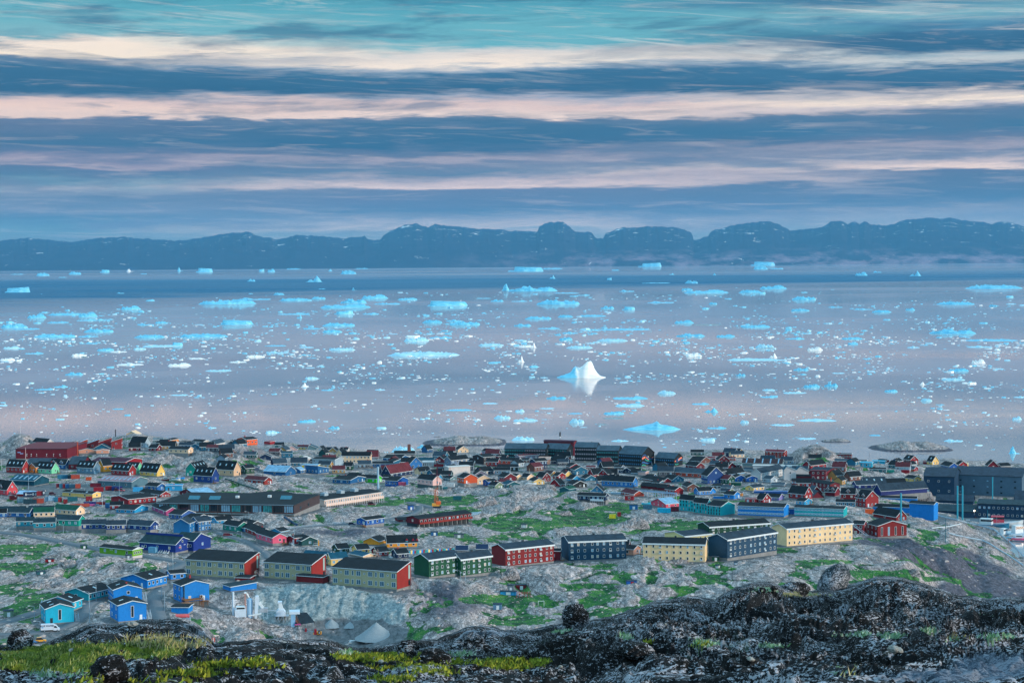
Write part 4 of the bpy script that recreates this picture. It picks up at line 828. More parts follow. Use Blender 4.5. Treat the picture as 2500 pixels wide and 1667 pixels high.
for j in range(rows):
    t = j/(rows-1); Yd = DM+t*9000
    a = (mx_-1250)/F; hh = np.array([aty(x, y, DM+9000)[2] for x, y in zip(mx_[::1], crest)]) if j == 0 else hh
    X = a*Yd*1.0; 
    prof_t = (t**.75); nz = billow(X*.00045+t*.6, np.full_like(X, Yd*.0005), 5, .55)*520*math.sin(math.pi*min(t*1.05, 1))
    low = sm(-.1, .5, fbm(X*.00012+3, np.full_like(X, 2.2), 2))*.35
    z = hh*(prof_t*(1-low*(1-t)))*.97+nz*(1-t)*1.2+(0 if j else -40)
    if j == rows-1: z = hh
    Pm[j, :, 0] = X; Pm[j, :, 1] = Yd; Pm[j, :, 2] = np.minimum(z, hh) if j else -40
back = Pm[-1].copy(); back[:, 1] += 3000; back[:, 2] = -200
Pm = np.concatenate([Pm, back[None]], 0)
def mtmat():
    m = bpy.data.materials.new('mountain_rock'); m.use_nodes = True; n = NT(m.node_tree); ob = n.add('ShaderNodeTexCoord').outputs['Object']
    v = n.vm('MULTIPLY', ob, (.001, .0006, .0026)); sp = n.add('ShaderNodeSeparateXYZ'); n.put(sp.inputs[0], ob)
    r = n.mix(n.noise(v, 2.0, 7, .7), srgb(2, 8, 20), srgb(58, 50, 62))
    sn = n.m('ADD', n.noise(n.vm('MULTIPLY', ob, (.0011, .0006, .004)), 2.2, 8, .75, .6), n.m('MULTIPLY', lvl(n, sp.outputs[2], 500, 1150), .04))
    c = n.mix(lvl(n, sn, 0.642, .668), r, srgb(240, 236, 232))
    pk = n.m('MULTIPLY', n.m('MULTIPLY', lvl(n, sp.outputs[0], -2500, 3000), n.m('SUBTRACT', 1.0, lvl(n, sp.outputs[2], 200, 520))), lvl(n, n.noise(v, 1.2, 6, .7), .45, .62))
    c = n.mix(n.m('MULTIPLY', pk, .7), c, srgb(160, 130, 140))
    b = n.add('ShaderNodeBsdfDiffuse'); n.put(b.inputs['Color'], c); o = n.add('ShaderNodeOutputMaterial'); n.l.new(b.outputs[0], o.inputs[0]); return m
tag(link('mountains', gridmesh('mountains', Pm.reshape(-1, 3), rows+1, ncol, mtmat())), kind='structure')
# ---------------------------------------------------------------- bare rock islets in the bay
def islet(x0, x1, ybase, top, name, seed):
    A = onz(x0, ybase, 0); B = onz(x1, ybase, 0); hw_ = (B[0]-A[0])/2; cx = (A[0]+B[0])/2; cy_ = (A[1]+B[1])/2; s = cy_/F; H = (ybase-top)*s*.8
    n_ = 90; u = np.linspace(-1, 1, n_*2); v = np.linspace(-1, 1, n_); Uu, Vv = np.meshgrid(u, v); dpt = hw_*.9
    prf = np.interp(Uu, [-1, -.75, -.5, -.1, .15, .45, .7, .9, 1], [0, .12, .45, 1.0, .72, .86, .5, .2, 0] if seed % 2 else [0, .5, .6, .85, 1., .95, .8, .4, 0])
    r = np.clip(1-np.abs(Vv)**2.2, 0, 1)
    Z = H*prf*r**.7*(1+.25*fbm(Uu*4+seed, Vv*3, 3))+(billow(Uu*9+seed, Vv*6, 3)-.2)*H*.25*np.clip(prf*3, 0, 1)-.6*(1-r)-H*.12*(np.abs(Uu) > .99)-.3
    P = np.stack([cx+Uu*hw_, cy_+dpt*.9+Vv*dpt, Z], -1).reshape(-1, 3); k = len(P); Z = Z*1.0
    at = dict(grass=sm(.5, .9, perlin(Uu*3+seed, Vv*2)).ravel()*.4, gravel=np.zeros(k), dark=(1-sm(.2, .35*H, Z)).ravel()*.8, fresh=np.zeros(k), lowz=np.full(k, 1.3))
    tag(link(name, gridmesh(name, P, n_, n_*2, LANDM, at)), kind='structure')
islet(1018, 1238, 1088, 1068, 'rock_island', 1); islet(2126, 2340, 1102, 1080, 'rock_island', 3); islet(2008, 2082, 1080, 1071, 'rock_skerry', 4); islet(1058, 1076, 1067, 1064, 'rock_skerry', 6)
# ================================================================ MATERIALS
PAL = dict(tealgreen=(20,96,112),white=(205,215,222),black=(24,40,52),redbrown=(150,52,60),snow=(150,190,225),rust=(168,72,58),tealblue=(34,112,148),teal=(22,92,118),peach=(222,170,150),peachdk=(196,140,124),
 cream=(232,214,184),paleblue=(150,186,212),maroon=(104,20,44),tealgrey=(92,136,152),grey=(110,130,142),amber=(216,150,78),slate=(62,88,108),mint=(112,218,182),orange=(222,138,62),blue=(34,100,172),
 slateblue=(92,138,172),gold=(226,160,48),plum=(84,44,72),brick=(138,34,46),sand=(222,200,110),tealroof=(20,98,128),steel=(78,124,148),pinkroof=(150,124,136),coral=(196,72,90),red=(138,24,44),
 yellow=(232,208,130),skyblue=(50,158,216),magenta=(176,78,142),dkteal=(34,68,84),turq=(34,150,178),turqgreen=(24,164,150),navyblue=(20,64,138),dkslate=(48,72,92),green=(16,98,84),flame=(226,98,48),
 palepink=(222,196,200),ochre=(176,148,92),beige=(206,184,158),dkgreen=(10,72,56),lilacgrey=(128,134,162),midblue=(30,98,156),iceroof=(128,176,210),lemon=(196,196,50),redwood=(134,46,46),rustroof=(108,50,62),
 timber=(66,60,68),tar=(22,40,52),periwinkle=(70,100,172),dkblue=(24,74,120),azuredk=(28,112,176),seagreen=(24,140,130),graphite=(70,84,100),pink=(222,98,140),pine=(12,78,84),brickroof=(122,54,66),
 midnight=(16,34,60),cornflower=(56,124,198),bluegrey=(100,134,170),brownblack=(40,40,52),lilac=(158,158,206),royal=(8,92,180),inkblue=(16,48,88),lime=(52,206,50),flamedk=(196,84,46),sage=(112,146,128),
 ivory=(224,212,208),charcoal=(14,30,42),shingle=(80,110,132),blackgreen=(12,38,42),sandroof=(190,160,150),brownroof=(82,66,72),steelblue=(44,120,166),salmon=(206,84,116),brown=(110,76,72),deepblue=(10,72,140),
 navystripe=(196,214,226),offwhite=(186,204,218),azure=(0,132,222),lavender=(124,132,206),turqbright=(6,178,192),yellowpale=(220,222,164),yellowwarm=(234,220,180),slatenavy=(32,72,104),bottle=(12,84,62),
 barnred=(122,26,38),oat=(168,178,152),cyan=(14,180,220),cyandeep=(10,164,184),limegreen=(100,172,38),ultramarine=(8,52,140),greenroof=(34,72,84),navydeep=(14,42,116),navystore=(28,60,92),slateroof=(60,82,104),
 slatewall=(72,108,138),tarwet=(56,84,98),concrete=(128,132,136),stone=(60,90,100),whitebase=(190,204,216),trim=(214,226,234),wood=(142,96,58),redend=(140,42,40))
ROOFS = {'snow','teal','peachdk','black','slate','plum','tealroof','pinkroof','dkteal','dkslate','green','iceroof','rustroof','tar','brickroof','shingle','sandroof','brownroof','greenroof','slateroof','tarwet','grey'}
MATS = {}
def mat(name, col, rough=0.75, var=0.25, scale=0.6, plank=0.0, bump=0.0, metal=0.0, spec=0.3):
    if name in MATS: return MATS[name]
    m = bpy.data.materials.new(name); m.use_nodes = True; n = NT(m.node_tree); MATS[name] = m
    ob = n.add('ShaderNodeTexCoord').outputs['Object']
    b = n.add('ShaderNodeBsdfPrincipled'); o = n.add('ShaderNodeOutputMaterial'); n.l.new(b.outputs[0], o.inputs[0])
    f = n.noise(ob, scale, 5, 0.65); f2 = n.noise(n.vm('MULTIPLY', ob, (3.0, 3.0, 0.5)), 1.2, 3, 0.6)
    c = col if len(col) == 4 else (*col, 1)
    d = tuple(v*(1-var) for v in c[:3])+(1,); l = tuple(min(v*(1+var*.6)+.004, 1) for v in c[:3])+(1,)
    cc = n.mix(lvl(n, n.m('ADD', n.m('MULTIPLY', f, .6), n.m('MULTIPLY', f2, .4)), .36, .64), d, l)
    hb = f
    if plank:
        wv = n.add('ShaderNodeTexWave', wave_type='BANDS', bands_direction='DIAGONAL'); n.put(wv.inputs['Vector'], n.vm('MULTIPLY', ob, (1.0, 1.0, 0.0)))
        wv.inputs['Scale'].default_value = plank; wv.inputs['Distortion'].default_value = 0.0
        cc = n.mix(n.m('MULTIPLY', n.m('SUBTRACT', 1.0, lvl(n, wv.outputs['Fac'], .0, .3)), .35), cc, tuple(v*.5 for v in c[:3])+(1,))
    n.put(b.inputs['Base Color'], cc); b.inputs['Roughness'].default_value = rough; b.inputs['Metallic'].default_value = metal
    b.inputs['Specular IOR Level'].default_value = spec
    if bump:
        bp = n.add('ShaderNodeBump'); bp.inputs['Strength'].default_value = bump; bp.inputs['Distance'].default_value = .1; n.put(bp.inputs['Height'], hb); n.l.new(bp.outputs[0], b.inputs['Normal'])
    return m
WALLMUL = (1.0, 0.86, 0.80)
def pal(k):
    if 'paint_'+k in MATS: return MATS['paint_'+k]
    c = srgb(*PAL[k])
    if k in ROOFS: return mat('paint_'+k, tuple(v*(.62 if sum(PAL[k]) < 330 else .95) for v in c[:3]), .85, .45, .35, spec=.2)
    c = tuple(min(c[i]*WALLMUL[i], .85) for i in range(3))
    if c[2] > 4*c[0]: c = (c[0]*.5, c[1], c[2]*1.08)
    return mat('paint_'+k, c, .7, .16, .25, plank=1.3)
GLASS = mat('window_glass', (.010, .022, .034), .12, .3, .5, spec=.6)
GLASSL = mat('curtained_glass', srgb(120, 165, 195), .25, .3, .5, spec=.5)
GLASSG = mat('green_glass', srgb(56, 150, 160), .25, .6, .8, spec=.5)
GLASSP = mat('pink_curtain_glass', srgb(176, 160, 176), .3, .5, .8)
TRIM = mat('white_trim', srgb(206, 220, 230), .6, .08, .4)
DARKTRIM = mat('dark_trim', srgb(30, 48, 60), .6, .1, .4)
MIDTRIM = mat('mid_trim', srgb(70, 106, 120), .6, .1, .4)
CONC = mat('concrete', srgb(*PAL['concrete']), .9, .3, .3)
STEELM = mat('galvanised_steel', srgb(150, 175, 195), .5, .2, .5, metal=.2)
WOODM = mat('deck_timber', srgb(*PAL['wood']), .8, .3, .8)
# ---------------------------------------------------------------- windows and doors, shared meshes
WM = {}
def winmesh(w, h, style='n', alt=0):
    """frame around a pane, facing +X, centred"""
    k = (round(w, 1), round(h, 1), style, alt)
    if k in WM: return WM[k]
    fr, gl, bd = TRIM, GLASS, .12
    if style == 'g': gl, fr, bd = GLASSG, MIDTRIM, .12
    if style == 'p': gl, fr, bd = GLASSP, MIDTRIM, .12
    if style == 'b': gl, fr, bd = mat('blue_glass', srgb(64, 128, 176), .25, .6, .8), DARKTRIM, .12
    if style == 'n': bd = .10
    if style == 'w': gl = GLASSL; bd = .14
    if style == 'd': fr, bd = mat('turq_frame', srgb(30, 110, 125), .6), .1
    if style == 'o': gl, bd = mat('dim_glass', srgb(66, 106, 128), .15, .3), .12
    if style == 's': fr, gl, bd = DARKTRIM, GLASS, .1
    if alt and gl is GLASS: gl = GLASSL if alt == 1 else mat('curtain_warm', srgb(190, 176, 160), .5, .3, 1.0)
    m = MB(); m.box(0, .05, -w/2+bd, w/2-bd, -h/2+bd, h/2-bd, 1)
    for a, b_, c, d in ((-w/2, w/2, h/2-bd, h/2), (-w/2, w/2, -h/2, -h/2+bd), (-w/2, -w/2+bd, -h/2+bd, h/2-bd), (w/2-bd, w/2, -h/2+bd, h/2-bd)): m.box(0, .10, a, b_, c, d, 0)
    if w > 1.9 and style != 'w': m.box(0, .08, -.05, .05, -h/2+bd, h/2-bd, 0)
    WM[k] = m.mesh('window', [fr, gl]); return WM[k]
def addwin(root, face, u, z, w, h, style, L, W, sy, name='window', me=None):
    q_ = random.random(); me = me or winmesh(w, h, style, 1 if q_ < .22 else (2 if q_ < .30 else 0))
    o = link(name, me, root)
    if face == 'g': o.location = (L/2+.003, u, z)
    else: o.location = (u, sy*(W/2+.003), z); o.rotation_euler = (0, 0, sy*math.pi/2)
    return o
def slab(mb, L, pts, ov, th, mi=0):
    """roof sheets following a gable profile [(y,z)...]"""
    for i in range(len(pts)-1):
        (ya, za), (yb, zb) = pts[i], pts[i+1]; d = math.hypot(yb-ya, zb-za) or 1; ux, uz = (yb-ya)/d, (zb-za)/d
        a = (ya-ux*(ov if i == 0 else 0), za-uz*(ov if i == 0 else 0)); b = (yb+ux*(ov if i == len(pts)-2 else 0), zb+uz*(ov if i == len(pts)-2 else 0))
        nz = abs(ux); ny = -uz if ux > 0 else uz
        pr = [(a[0], a[1]+.02), (b[0], b[1]+.02), (b[0], b[1]+.02+th), (a[0], a[1]+.02+th)]
        mb.prism(pr, -L/2-ov, L/2+ov, mi, 'x')
def house(R):
    op = R['op']; L, W, hw, hr, tt, sy, s = R['L'], R['W'], R['hw'], R['hr'], R['t'], R['sy'], R['s']
    nm, cat, grp = KIND[R['kind']]; f = R['f'] if R['f'] else .35
    z0 = R['z']
    root = empty(nm, (R['cen'][0], R['cen'][1], z0), R['rz'], R['lab'], cat, grp)
    rs = random.Random(hash_(R['lab']))
    Y = lambda q: sy*(W/2-q)
    far = hw+hr if tt >= 1 else (hw+hr*.78 if tt > .9 else hw)
    near = hw+hr if tt <= 0 else hw
    prof = [(0, near)]+([(W*tt, hw+hr)] if 0 < tt < 1 else [])+[(W, far)]
    pr = [(Y(q), z) for q, z in prof]
    walls = MB().prism([(Y(0), f)]+pr+[(Y(W), f)], -L/2, L/2)
    wmat = pal(R['wall'])
    walls.build('wall', wmat, root)
    if 'oat' == R['wall']:   # red end walls stand proud of the long fronts
        e = MB().prism([(Y(.05), f)]+[(Y(min(max(q, .05), W-.02)), z-.04) for q, z in prof]+[(Y(W-.02), f)], L/2+.01, L/2+.12)
        e.build('end_wall', pal('redend'), root)
    fm = CONC if R['wall'] not in ('limegreen',) else pal('whitebase')
    if R['wall'] == 'palepink' and f > 1: fm = pal('stone')
    if op.get('stilts') or op.get('hotel') or op.get('deck'):
        for i in range(max(4, int(L/3.2))):
            x = -L/2+.3+(L-.6)*i/max(3, int(L/3.2)-1)
            if op.get('stilts'): MB().box(x-.22, x+.22, sy*W/2-.45*(sy > 0), sy*W/2+.45*(sy < 0), -3, f-.02).build('stilt', CONC, root)
        MB().box(-L/2+.4, L/2-.2, -W/2+(2.2 if sy < 0 else .2), W/2-(2.2 if sy > 0 else .2), -3.5, f-.01).build('foundation', DARKTRIM if op.get('stilts') else fm, root)
    else: MB().box(-L/2+.05, L/2-.05, -W/2+.05, W/2-.05, -4.0, f-.003).build('foundation', fm, root)
    # roof
    ov = .45 if W > 5 else .25; th = .24
    rf = MB(); slab(rf, L, [(Y(q), z) for q, z in prof], ov, th); ro = rf.build('roof', pal(R['roof']), root)
    tm = MB(); bw = max(.26, .16*s*5.2)
    trimmat = TRIM if R['wall'] not in ('charcoal', 'timber', 'navystore', 'slatewall', 'maroon') or R['kind'] in 'H' else DARKTRIM
    if R['kind'] in 'WS' and not op.get('fascia'): bw *= .8
    pp = [(Y(q), z) for q, z in prof]
    for i in range(len(pp)-1):
        (ya, za), (yb, zb) = pp[i], pp[i+1]; d = math.hypot(yb-ya, zb-za); ux, uz = (yb-ya)/d, (zb-za)/d
        if i == 0: ya -= ux*ov; za -= uz*ov
        if i == len(pp)-2: yb += ux*ov; zb += uz*ov
        tm.prism([(ya, za+th+.04), (yb, zb+th+.04), (yb, zb+th-bw), (ya, za+th-bw)], L/2+ov+.003, L/2+ov+.09)
    q0 = -ov; ze = pp[0][1]-(prof[1][1]-prof[0][1])/max(prof[1][0]-prof[0][0], .1)*ov
    fh = .75 if op.get('fascia') else bw
    y_ = Y(-ov); tm.box(-L/2-ov, L/2+ov, min(y_, y_+sy*.08)+sy*.003, max(y_, y_+sy*.08)+sy*.003, ze+th+.02-fh, ze+th+.03)
    if op.get('fascia'): tm.box(-L/2-.2, L/2+.2, min(Y(-.01), Y(-ov+.01)), max(Y(-.01), Y(-ov+.01)), ze+th-.75, ze+.0)
    tm.build('bargeboard', trimmat, root)
    # windows
    n = int(op.get('n', 1)); style = op.get('win', 'h'); wl = hw-f
    if not op.get('nw'):
        c = int(op.get('c', max(1, min(5, int(L/3.0))))); cap = max(1, 90//max(n, 1)); c = min(c, 30)
        if n == 1 and hw-f > 5.4: n = 2
        st_ = (wl)/n; wh = min(1.45, st_*.55); ww = min(1.35, L/(c+.5)*.6)
        if style == 'w': ww = L/c*.86; wh = st_*.42
        if style in 'gpb' and R['wall'] == 'charcoal': c = 12 if c > 9 else c; ww = L/c*.62; wh = 1.35
        if style == 'd': ww, wh = .9, 1.5
        if style == 'o': ww, wh = 2.2, 2.2
        if style == 's': ww, wh, st_ = 1.6, 1.1, wl/3.4
        if op.get('hotel'): ww = L/c*.55; wh = 1.5
        if R['kind'] == 'A' and style in 'hn': ww, wh = 1.0 if style == 'n' else 1.15, 1.45
        for fl in range(n):
            zc = f+st_*(fl+.52)
            if tt == 0 and n == 1: zc = f+wl*.5
            if op.get('hotel'): zc = hw-1.6
            for i in range(c):
                u = -L/2+L*(i+.5)/c
                w_, h_ = ww, wh
                if op.get('tall'): h_ = wl*.62
                if style == 'o':
                    k = (i*3) % 4
                    if k == 1: w_ = 1.0
                    if k == 3: w_, h_ = .8, .8
                if style == 'h' and n >= 3 and i % 4 == 1: u -= L/c*.18
                addwin(root, 'l', u, zc, w_, h_, style, L, W, sy)
    gc = int(op.get('gc', 1 if (R['kind'] in 'HRB' and not op.get('nw')) else 0))
    if gc and not op.get('nw'):
        w_ = min(1.3, W/(gc+1)*.7); h_ = min(1.4, wl*.5)
        if op.get('tallg') and gc > 1:
            for i in range(gc): addwin(root, 'g', Y(W*(i+.6)/(gc+.2)), f+wl*.48, 1.15, wl*.8, 'h', L, W, sy)
        elif op.get('tallg'):
            addwin(root, 'g', Y(W*.5), f+wl*.56, 1.2, wl*.72, 'h', L, W, sy)
        elif gc == 1: addwin(root, 'g', Y(W*.52), f+wl*(.55 if n == 1 else .74), w_, h_, 'h', L, W, sy)
        else:
            for i in range(gc): addwin(root, 'g', Y(W*(i+.5)/gc*.84+W*.08), f+wl*.5/(n if n > 1 else 1), w_*.9, h_, 'h', L, W, sy)
            if 0 < tt < 1 and hr > 2.6: addwin(root, 'g', Y(W*tt), hw+hr*.32, 1.15, 1.2, 'h', L, W, sy)
    # skylights, dormers, chimney sit on the roof
    sl = math.atan2(prof[1][1]-prof[0][1], prof[1][0]-prof[0][0]) if len(prof) > 1 else 0
    for i in range(int(op.get('k', 0))):
        q = prof[1][0]*.5; z = prof[0][1]+(prof[1][1]-prof[0][1])*.5+th
        big = R['kind'] == 'W'
        o = MB().box(-.5, .5, -(2.6 if big else .85), (2.6 if big else .85), 0.02, .14).build('skylight', GLASSL if big else mat('skylight_glass', srgb(150, 185, 205), .15, .1), ro)
        kk = int(op['k']); o.location = (-L/2+L*(i+.5)/kk, Y(q), z); o.rotation_euler = (-sy*sl, 0, 0)
    for i in range(int(op.get('d', 0))):
        kk = int(op['d']); u = -L/2+L*(i+.5)/kk; y0 = Y(.4); y1 = Y(prof[1][0]*.8); zb = hw+.2
        d_ = MB(); d_.prism([(u-1.1, zb), (u+1.1, zb), (u+1.1, zb+1.5), (u, zb+2.6), (u-1.1, zb+1.5)], min(y0, y1), max(y0, y1), 0, 'y')
        dd = d_.build('dormer', wmat, root)
        r_ = MB()
        for sg in (-1, 1):
            p = [(u, zb+2.62), (u+sg*1.4, zb+1.22), (u+sg*1.4, zb+1.45), (u, zb+2.85)]; r_.prism(p, min(Y(.1), y1), max(Y(.1), y1), 0, 'y')
        r_.build('dormer_roof', pal(R['roof']), dd)
        t_ = MB()
        for sg in (-1, 1): t_.prism([(u, zb+2.88), (u+sg*1.45, zb+1.43), (u+sg*1.45, zb+1.12), (u, zb+2.57)], min(Y(.09), Y(.0)), max(Y(.09), Y(.0)), 0, 'y')
        t_.build('dormer_trim', TRIM, dd)
        o = link('window', winmesh(1.1, 1.2, 'h'), dd, (u, Y(.4)+sy*.003, zb+1.0)); o.rotation_euler = (0, 0, sy*math.pi/2)
    if op.get('ch') or (R['kind'] in 'HR' and not op.get('nc') and rs.random() < .45 and 0 < tt < 1):
        u = rs.uniform(-.3, .3)*L; big = 1.6 if op.get('ch') else .7
        MB().box(u-.35, u+.35, Y(W*tt)-.35, Y(W*tt)+.35, hw+hr-.4, hw+hr+big).build('chimney', CONC if rs.random() < .6 else pal('redbrown'), ro)
    if R['kind'] in 'HR' and not op.get('nw') and W > 4 and hw-f > 2.2:
        u = Y(W*(.2 if rs.random() < .5 else .8))
        o = MB().box(0, .07, -.5, .5, 0, 2.05).build('door', TRIM if rs.random() < .6 else DARKTRIM, root); o.location = (L/2+.003, u, f)
        if rs.random() < .7:   # timber landing and steps at the door
            st = MB().box(.1, 1.7, -1.1, 1.1, -.15, 0); st.box(.15, .3, -1.1, -.95, -f-1.5, -.15); st.box(1.5, 1.65, .95, 1.1, -f-1.5, -.15)
            for k in range(5): st.box(.3+.26*0, 1.6, 1.1+.28*k, 1.1+.28*(k+1), -.3-.17*k, -.2-.17*k)
            st.beam((1.65, -1.1, 1), (1.65, 1.1, 1), .08); st.beam((1.65, -1.05, 0), (1.65, -1.05, 1), .08); st.beam((1.65, 1.05, 0), (1.65, 1.05, 1), .08)
            o = st.build('porch', TRIM if rs.random() < .6 else WOODM, root); o.location = (L/2, u, f-.02)
    R['root'] = root; R['prof'] = prof; R['fz'] = f
    extras(R, root)
    return root
import zlib
def hash_(t): return zlib.crc32(t.encode())
# ================================================================ HOUSE EXTRAS
def lettering(root, txt, size, loc, face, sy, m, name='lettering', sx=1.0):
    cu = bpy.data.curves.new(name, 'FONT'); cu.body = txt; cu.size = size; cu.align_x = 'CENTER'; cu.align_y = 'CENTER'; cu.extrude = .02; cu.offset = size*.02
    cu.materials.append(m); o_ = bpy.data.objects.new(name, cu); COL.objects.link(o_); bpy.context.view_layer.update(); me = bpy.data.meshes.new_from_object(o_.evaluated_get(bpy.context.evaluated_depsgraph_get())); bpy.data.objects.remove(o_); o = bpy.data.objects.new(name, me); COL.objects.link(o); o.parent = root; o.location = loc; o.scale = (sx, 1, 1)
    # stand the text up facing +x (gable) or +-y (long side)
    a = math.pi/2 if face == 'g' else (math.pi if sy > 0 else 0)
    o.rotation_euler = (math.pi/2, 0, a); return o
def ribbon(pts, w, y, mb, mi=0):
    for i in range(len(pts)-1):
        (a, b), (c, d) = pts[i], pts[i+1]; L_ = math.hypot(c-a, d-b) or 1; nx, nz = -(d-b)/L_*w/2, (c-a)/L_*w/2
        mb.prism([(a+nx, b+nz), (c+nx, d+nz), (c-nx, d-nz), (a-nx, b-nz)], y[0], y[1], mi, 'x')
ATH = [[((0,1.2),(.1,2.2)),((.1,2.2),(.5,2.7)),((0,1.2),(-.6,.9)),((-.6,.9),(-.4,.2)),((0,1.2),(.4,.6)),((.4,.6),(.7,.1)),((.1,2.2),(-.5,1.7))],
 [((0,1.2),(.1,2.3)),((.1,2.3),(-.7,2.3)),((.1,2.3),(.5,1.8)),((0,1.2),(-.5,.1)),((0,1.2),(.5,.1))],
 [((0,1.2),(0,2.3)),((0,2.3),(-.5,1.9)),((0,2.3),(.5,2.4)),((0,1.2),(-.6,.1)),((0,1.2),(.5,.2))],
 [((0,1.3),(.2,2.3)),((.2,2.3),(.9,2.8)),((.2,2.3),(-.6,2.0)),((0,1.3),(-.7,.5)),((0,1.3),(.3,.1))],
 [((0,1.2),(0,2.3)),((0,2.3),(.4,3.0)),((0,2.3),(-.4,1.8)),((0,1.2),(-.2,.1)),((0,1.2),(.3,.1))],
 [((0,1.2),(-.4,2.0)),((-.4,2.0),(-1.1,2.2)),((-.4,2.0),(.1,2.6)),((0,1.2),(.7,.9)),((.7,.9),(.9,.1)),((0,1.2),(-.1,.2))]]
def extras(R, root):
    op = R['op']; L, W, hw, hr, sy, f, s = R['L'], R['W'], R['hw'], R['hr'], R['sy'], R['fz'], R['s']
    if op.get('sign'):
        xs = [.40, .29, .17, -.0, -.15, -.29] if False else [-.28+.0, -.19, -.08, .12, .24, .38]
        sgn = 1
        for k, a in enumerate(ATH):
            u = -L/2+L*[.215, .30, .405, .60, .735, .86][k]; m = MB()
            for (x0, z0), (x1, z1) in a:
                m.beam((u+x0*.75, sy*(W/2+.06), f+1.6+z0*.75), (u+x1*.75, sy*(W/2+.06), f+1.6+z1*.75), .42, .08)
            m.cyl((u+.1, sy*(W/2+.02), f+1.6+2.55*.75), (u+.1, sy*(W/2+.10), f+1.6+2.55*.75), .3)
            m.build('athlete_figure', TRIM, root)
        sg = MB().box(-L/2+L*.035, -L/2+L*.095, sy*(W/2+.01)-.04, sy*(W/2+.01)+.1, hw-2.9, hw-2.2); sg.build('name_sign', mat('sign_blue', srgb(130, 165, 215), .5, .1), root)
        sg = MB().box(-L/2+L*.085, -L/2+L*.145, sy*(W/2+.01)-.04, sy*(W/2+.01)+.1, hw-3.9, hw-3.2); sg.build('name_sign', mat('sign_blue', srgb(130, 165, 215), .5, .1), root)
    if op.get('mural'):
        x = (L/2+.02, L/2+.08); big = R['f'] == 0 and 'sweep' not in R['lab']; Y = lambda t: sy*(W/2-t*W)
        o1, g1, b1 = mat('mural_orange', srgb(232, 128, 104), .7, .2), mat('mural_green', srgb(40, 168, 156), .7, .2), mat('mural_blue', srgb(52, 110, 178), .7, .2)
        def rb(p, w_, m): q = MB(); ribbon([(Y(a), b*hw) for a, b in p], w_, x, q); q.build('mural_stroke', m, root)
        if big:
            rb([(.05, .78), (.15, .92), (.28, .97), (.36, .86), (.48, .62), (.60, .52)], .5, b1); rb([(.06, .66), (.16, .72), (.30, .76)], 1.5, o1); rb([(.34, .74), (.45, .60), (.56, .50)], .6, o1)
            rb([(.28, .60), (.40, .46), (.58, .40), (.78, .36)], .8, g1); rb([(.04, .34), (.18, .36), (.34, .26), (.5, .2), (.66, .24), (.82, .3)], .9, b1); rb([(.03, .10), (.16, .16), (.34, .04)], .7, g1); rb([(.62, .56), (.75, .50), (.92, .54)], .6, b1); rb([(.8, .62), (.95, .66)], .8, o1)
        else:
            rb([(.25, .62), (.38, .9), (.5, .98)], .5, b1); rb([(.5, .74), (.66, .92), (.9, .99)], 1.3, o1); rb([(.08, .66), (.2, .70)], 1.0, o1); rb([(.3, .5), (.5, .66), (.7, .74), (.95, .72)], .5, b1); rb([(.1, .34), (.25, .24), (.5, .3)], .6, g1)
    if op.get('shop'):
        lettering(root, 'Pisi', 1.5, (-L/2+L*.10, sy*(W/2+.06), f+1.9), 'l', sy, TRIM)
        MB().box(L/2+.01, L/2+.1, sy*(W/2-W*.25)-.8, sy*(W/2-W*.25)+.8, f+2.0, f+2.5).build('sign_board', mat('sign_red', srgb(210, 90, 130), .5), root)
        for q in (.26, .52, .72): MB().box(L/2+.01, L/2+.12, sy*(W/2-W*q)-.7, sy*(W/2-W*q)+.7, f+3.1, f+3.3).build('wall_lamp', TRIM, root)
        # vertical navy clerestory along the ridge
        yr = sy*(W/2-W*.4); MB().box(-L/2-.3, L/2+.3, min(yr, yr-sy*.3), max(yr, yr-sy*.3), hw+hr*.8, hw+hr+1.3).build('ridge_wall', pal('ultramarine'), root)
        MB().box(-L/2+L*.32, -L/2+L*.52, min(sy*W/2, sy*(W/2+2.2)), max(sy*W/2, sy*(W/2+2.2)), f-.9, f+2.2).build('porch', mat('porch_blue', srgb(110, 170, 205), .6), root)
        for u in (.55, .68, .80):
            st = MB(); a = -L/2+L*u
            for k in range(5): st.box(a-.8, a+.8, min(sy*(W/2+.4*k+.1), sy*(W/2+.4*k+.5)), max(sy*(W/2+.4*k+.1), sy*(W/2+.4*k+.5)), f-.3*(k+1)-.2, f-.3*(k+1))
            for dx_ in (-.85, .85):
                for dz_ in (.3, .65, 1.0): st.beam((a+dx_, sy*(W/2+.1), f+dz_), (a+dx_, sy*(W/2+2.2), f-1.5+dz_), .1)
            st.build('entrance_stair', TRIM, root)
    if 'lime green building' in R['lab']:
        lettering(root, 'CAFE', .9, (-L/2+L*.36, sy*(W/2+.06), hw-.8), 'l', sy, TRIM)
        p = [(sy*W/2*.98, hw-.05), (sy*0, hw+hr-.1), (-sy*W/2*.98, hw-.05)]; MB().prism(p, L/2+.02, L/2+.14).build('pediment', TRIM, root)
    if op.get('school'):
        ww = pal('timber'); n_ = 13
        for k in range(n_):
            u0 = -L/2+L*(k+.08)/n_; u1 = -L/2+L*(k+.92)/n_; y = sy*(W/2+.03)
            gl = MB().box(u0, u1, min(sy*W/2, y), max(sy*W/2, y), f+.9, hw-.7, 0)
            for j in range(5): gl.box(u0+(u1-u0)*j/4-.08, u0+(u1-u0)*j/4+.08, min(sy*W/2, sy*(W/2+.1)), max(sy*W/2, sy*(W/2+.1)), f+.8, hw-.6, 1)
            gl.box(u0, u1, min(sy*W/2, sy*(W/2+.12)), max(sy*W/2, sy*(W/2+.12)), f+.5, f+.8, 2)
            gl.build('window', [GLASSL if k % 3 == 0 else (GLASSG if k % 3 == 1 else GLASS), pal('dkteal'), pal('brown')], root)
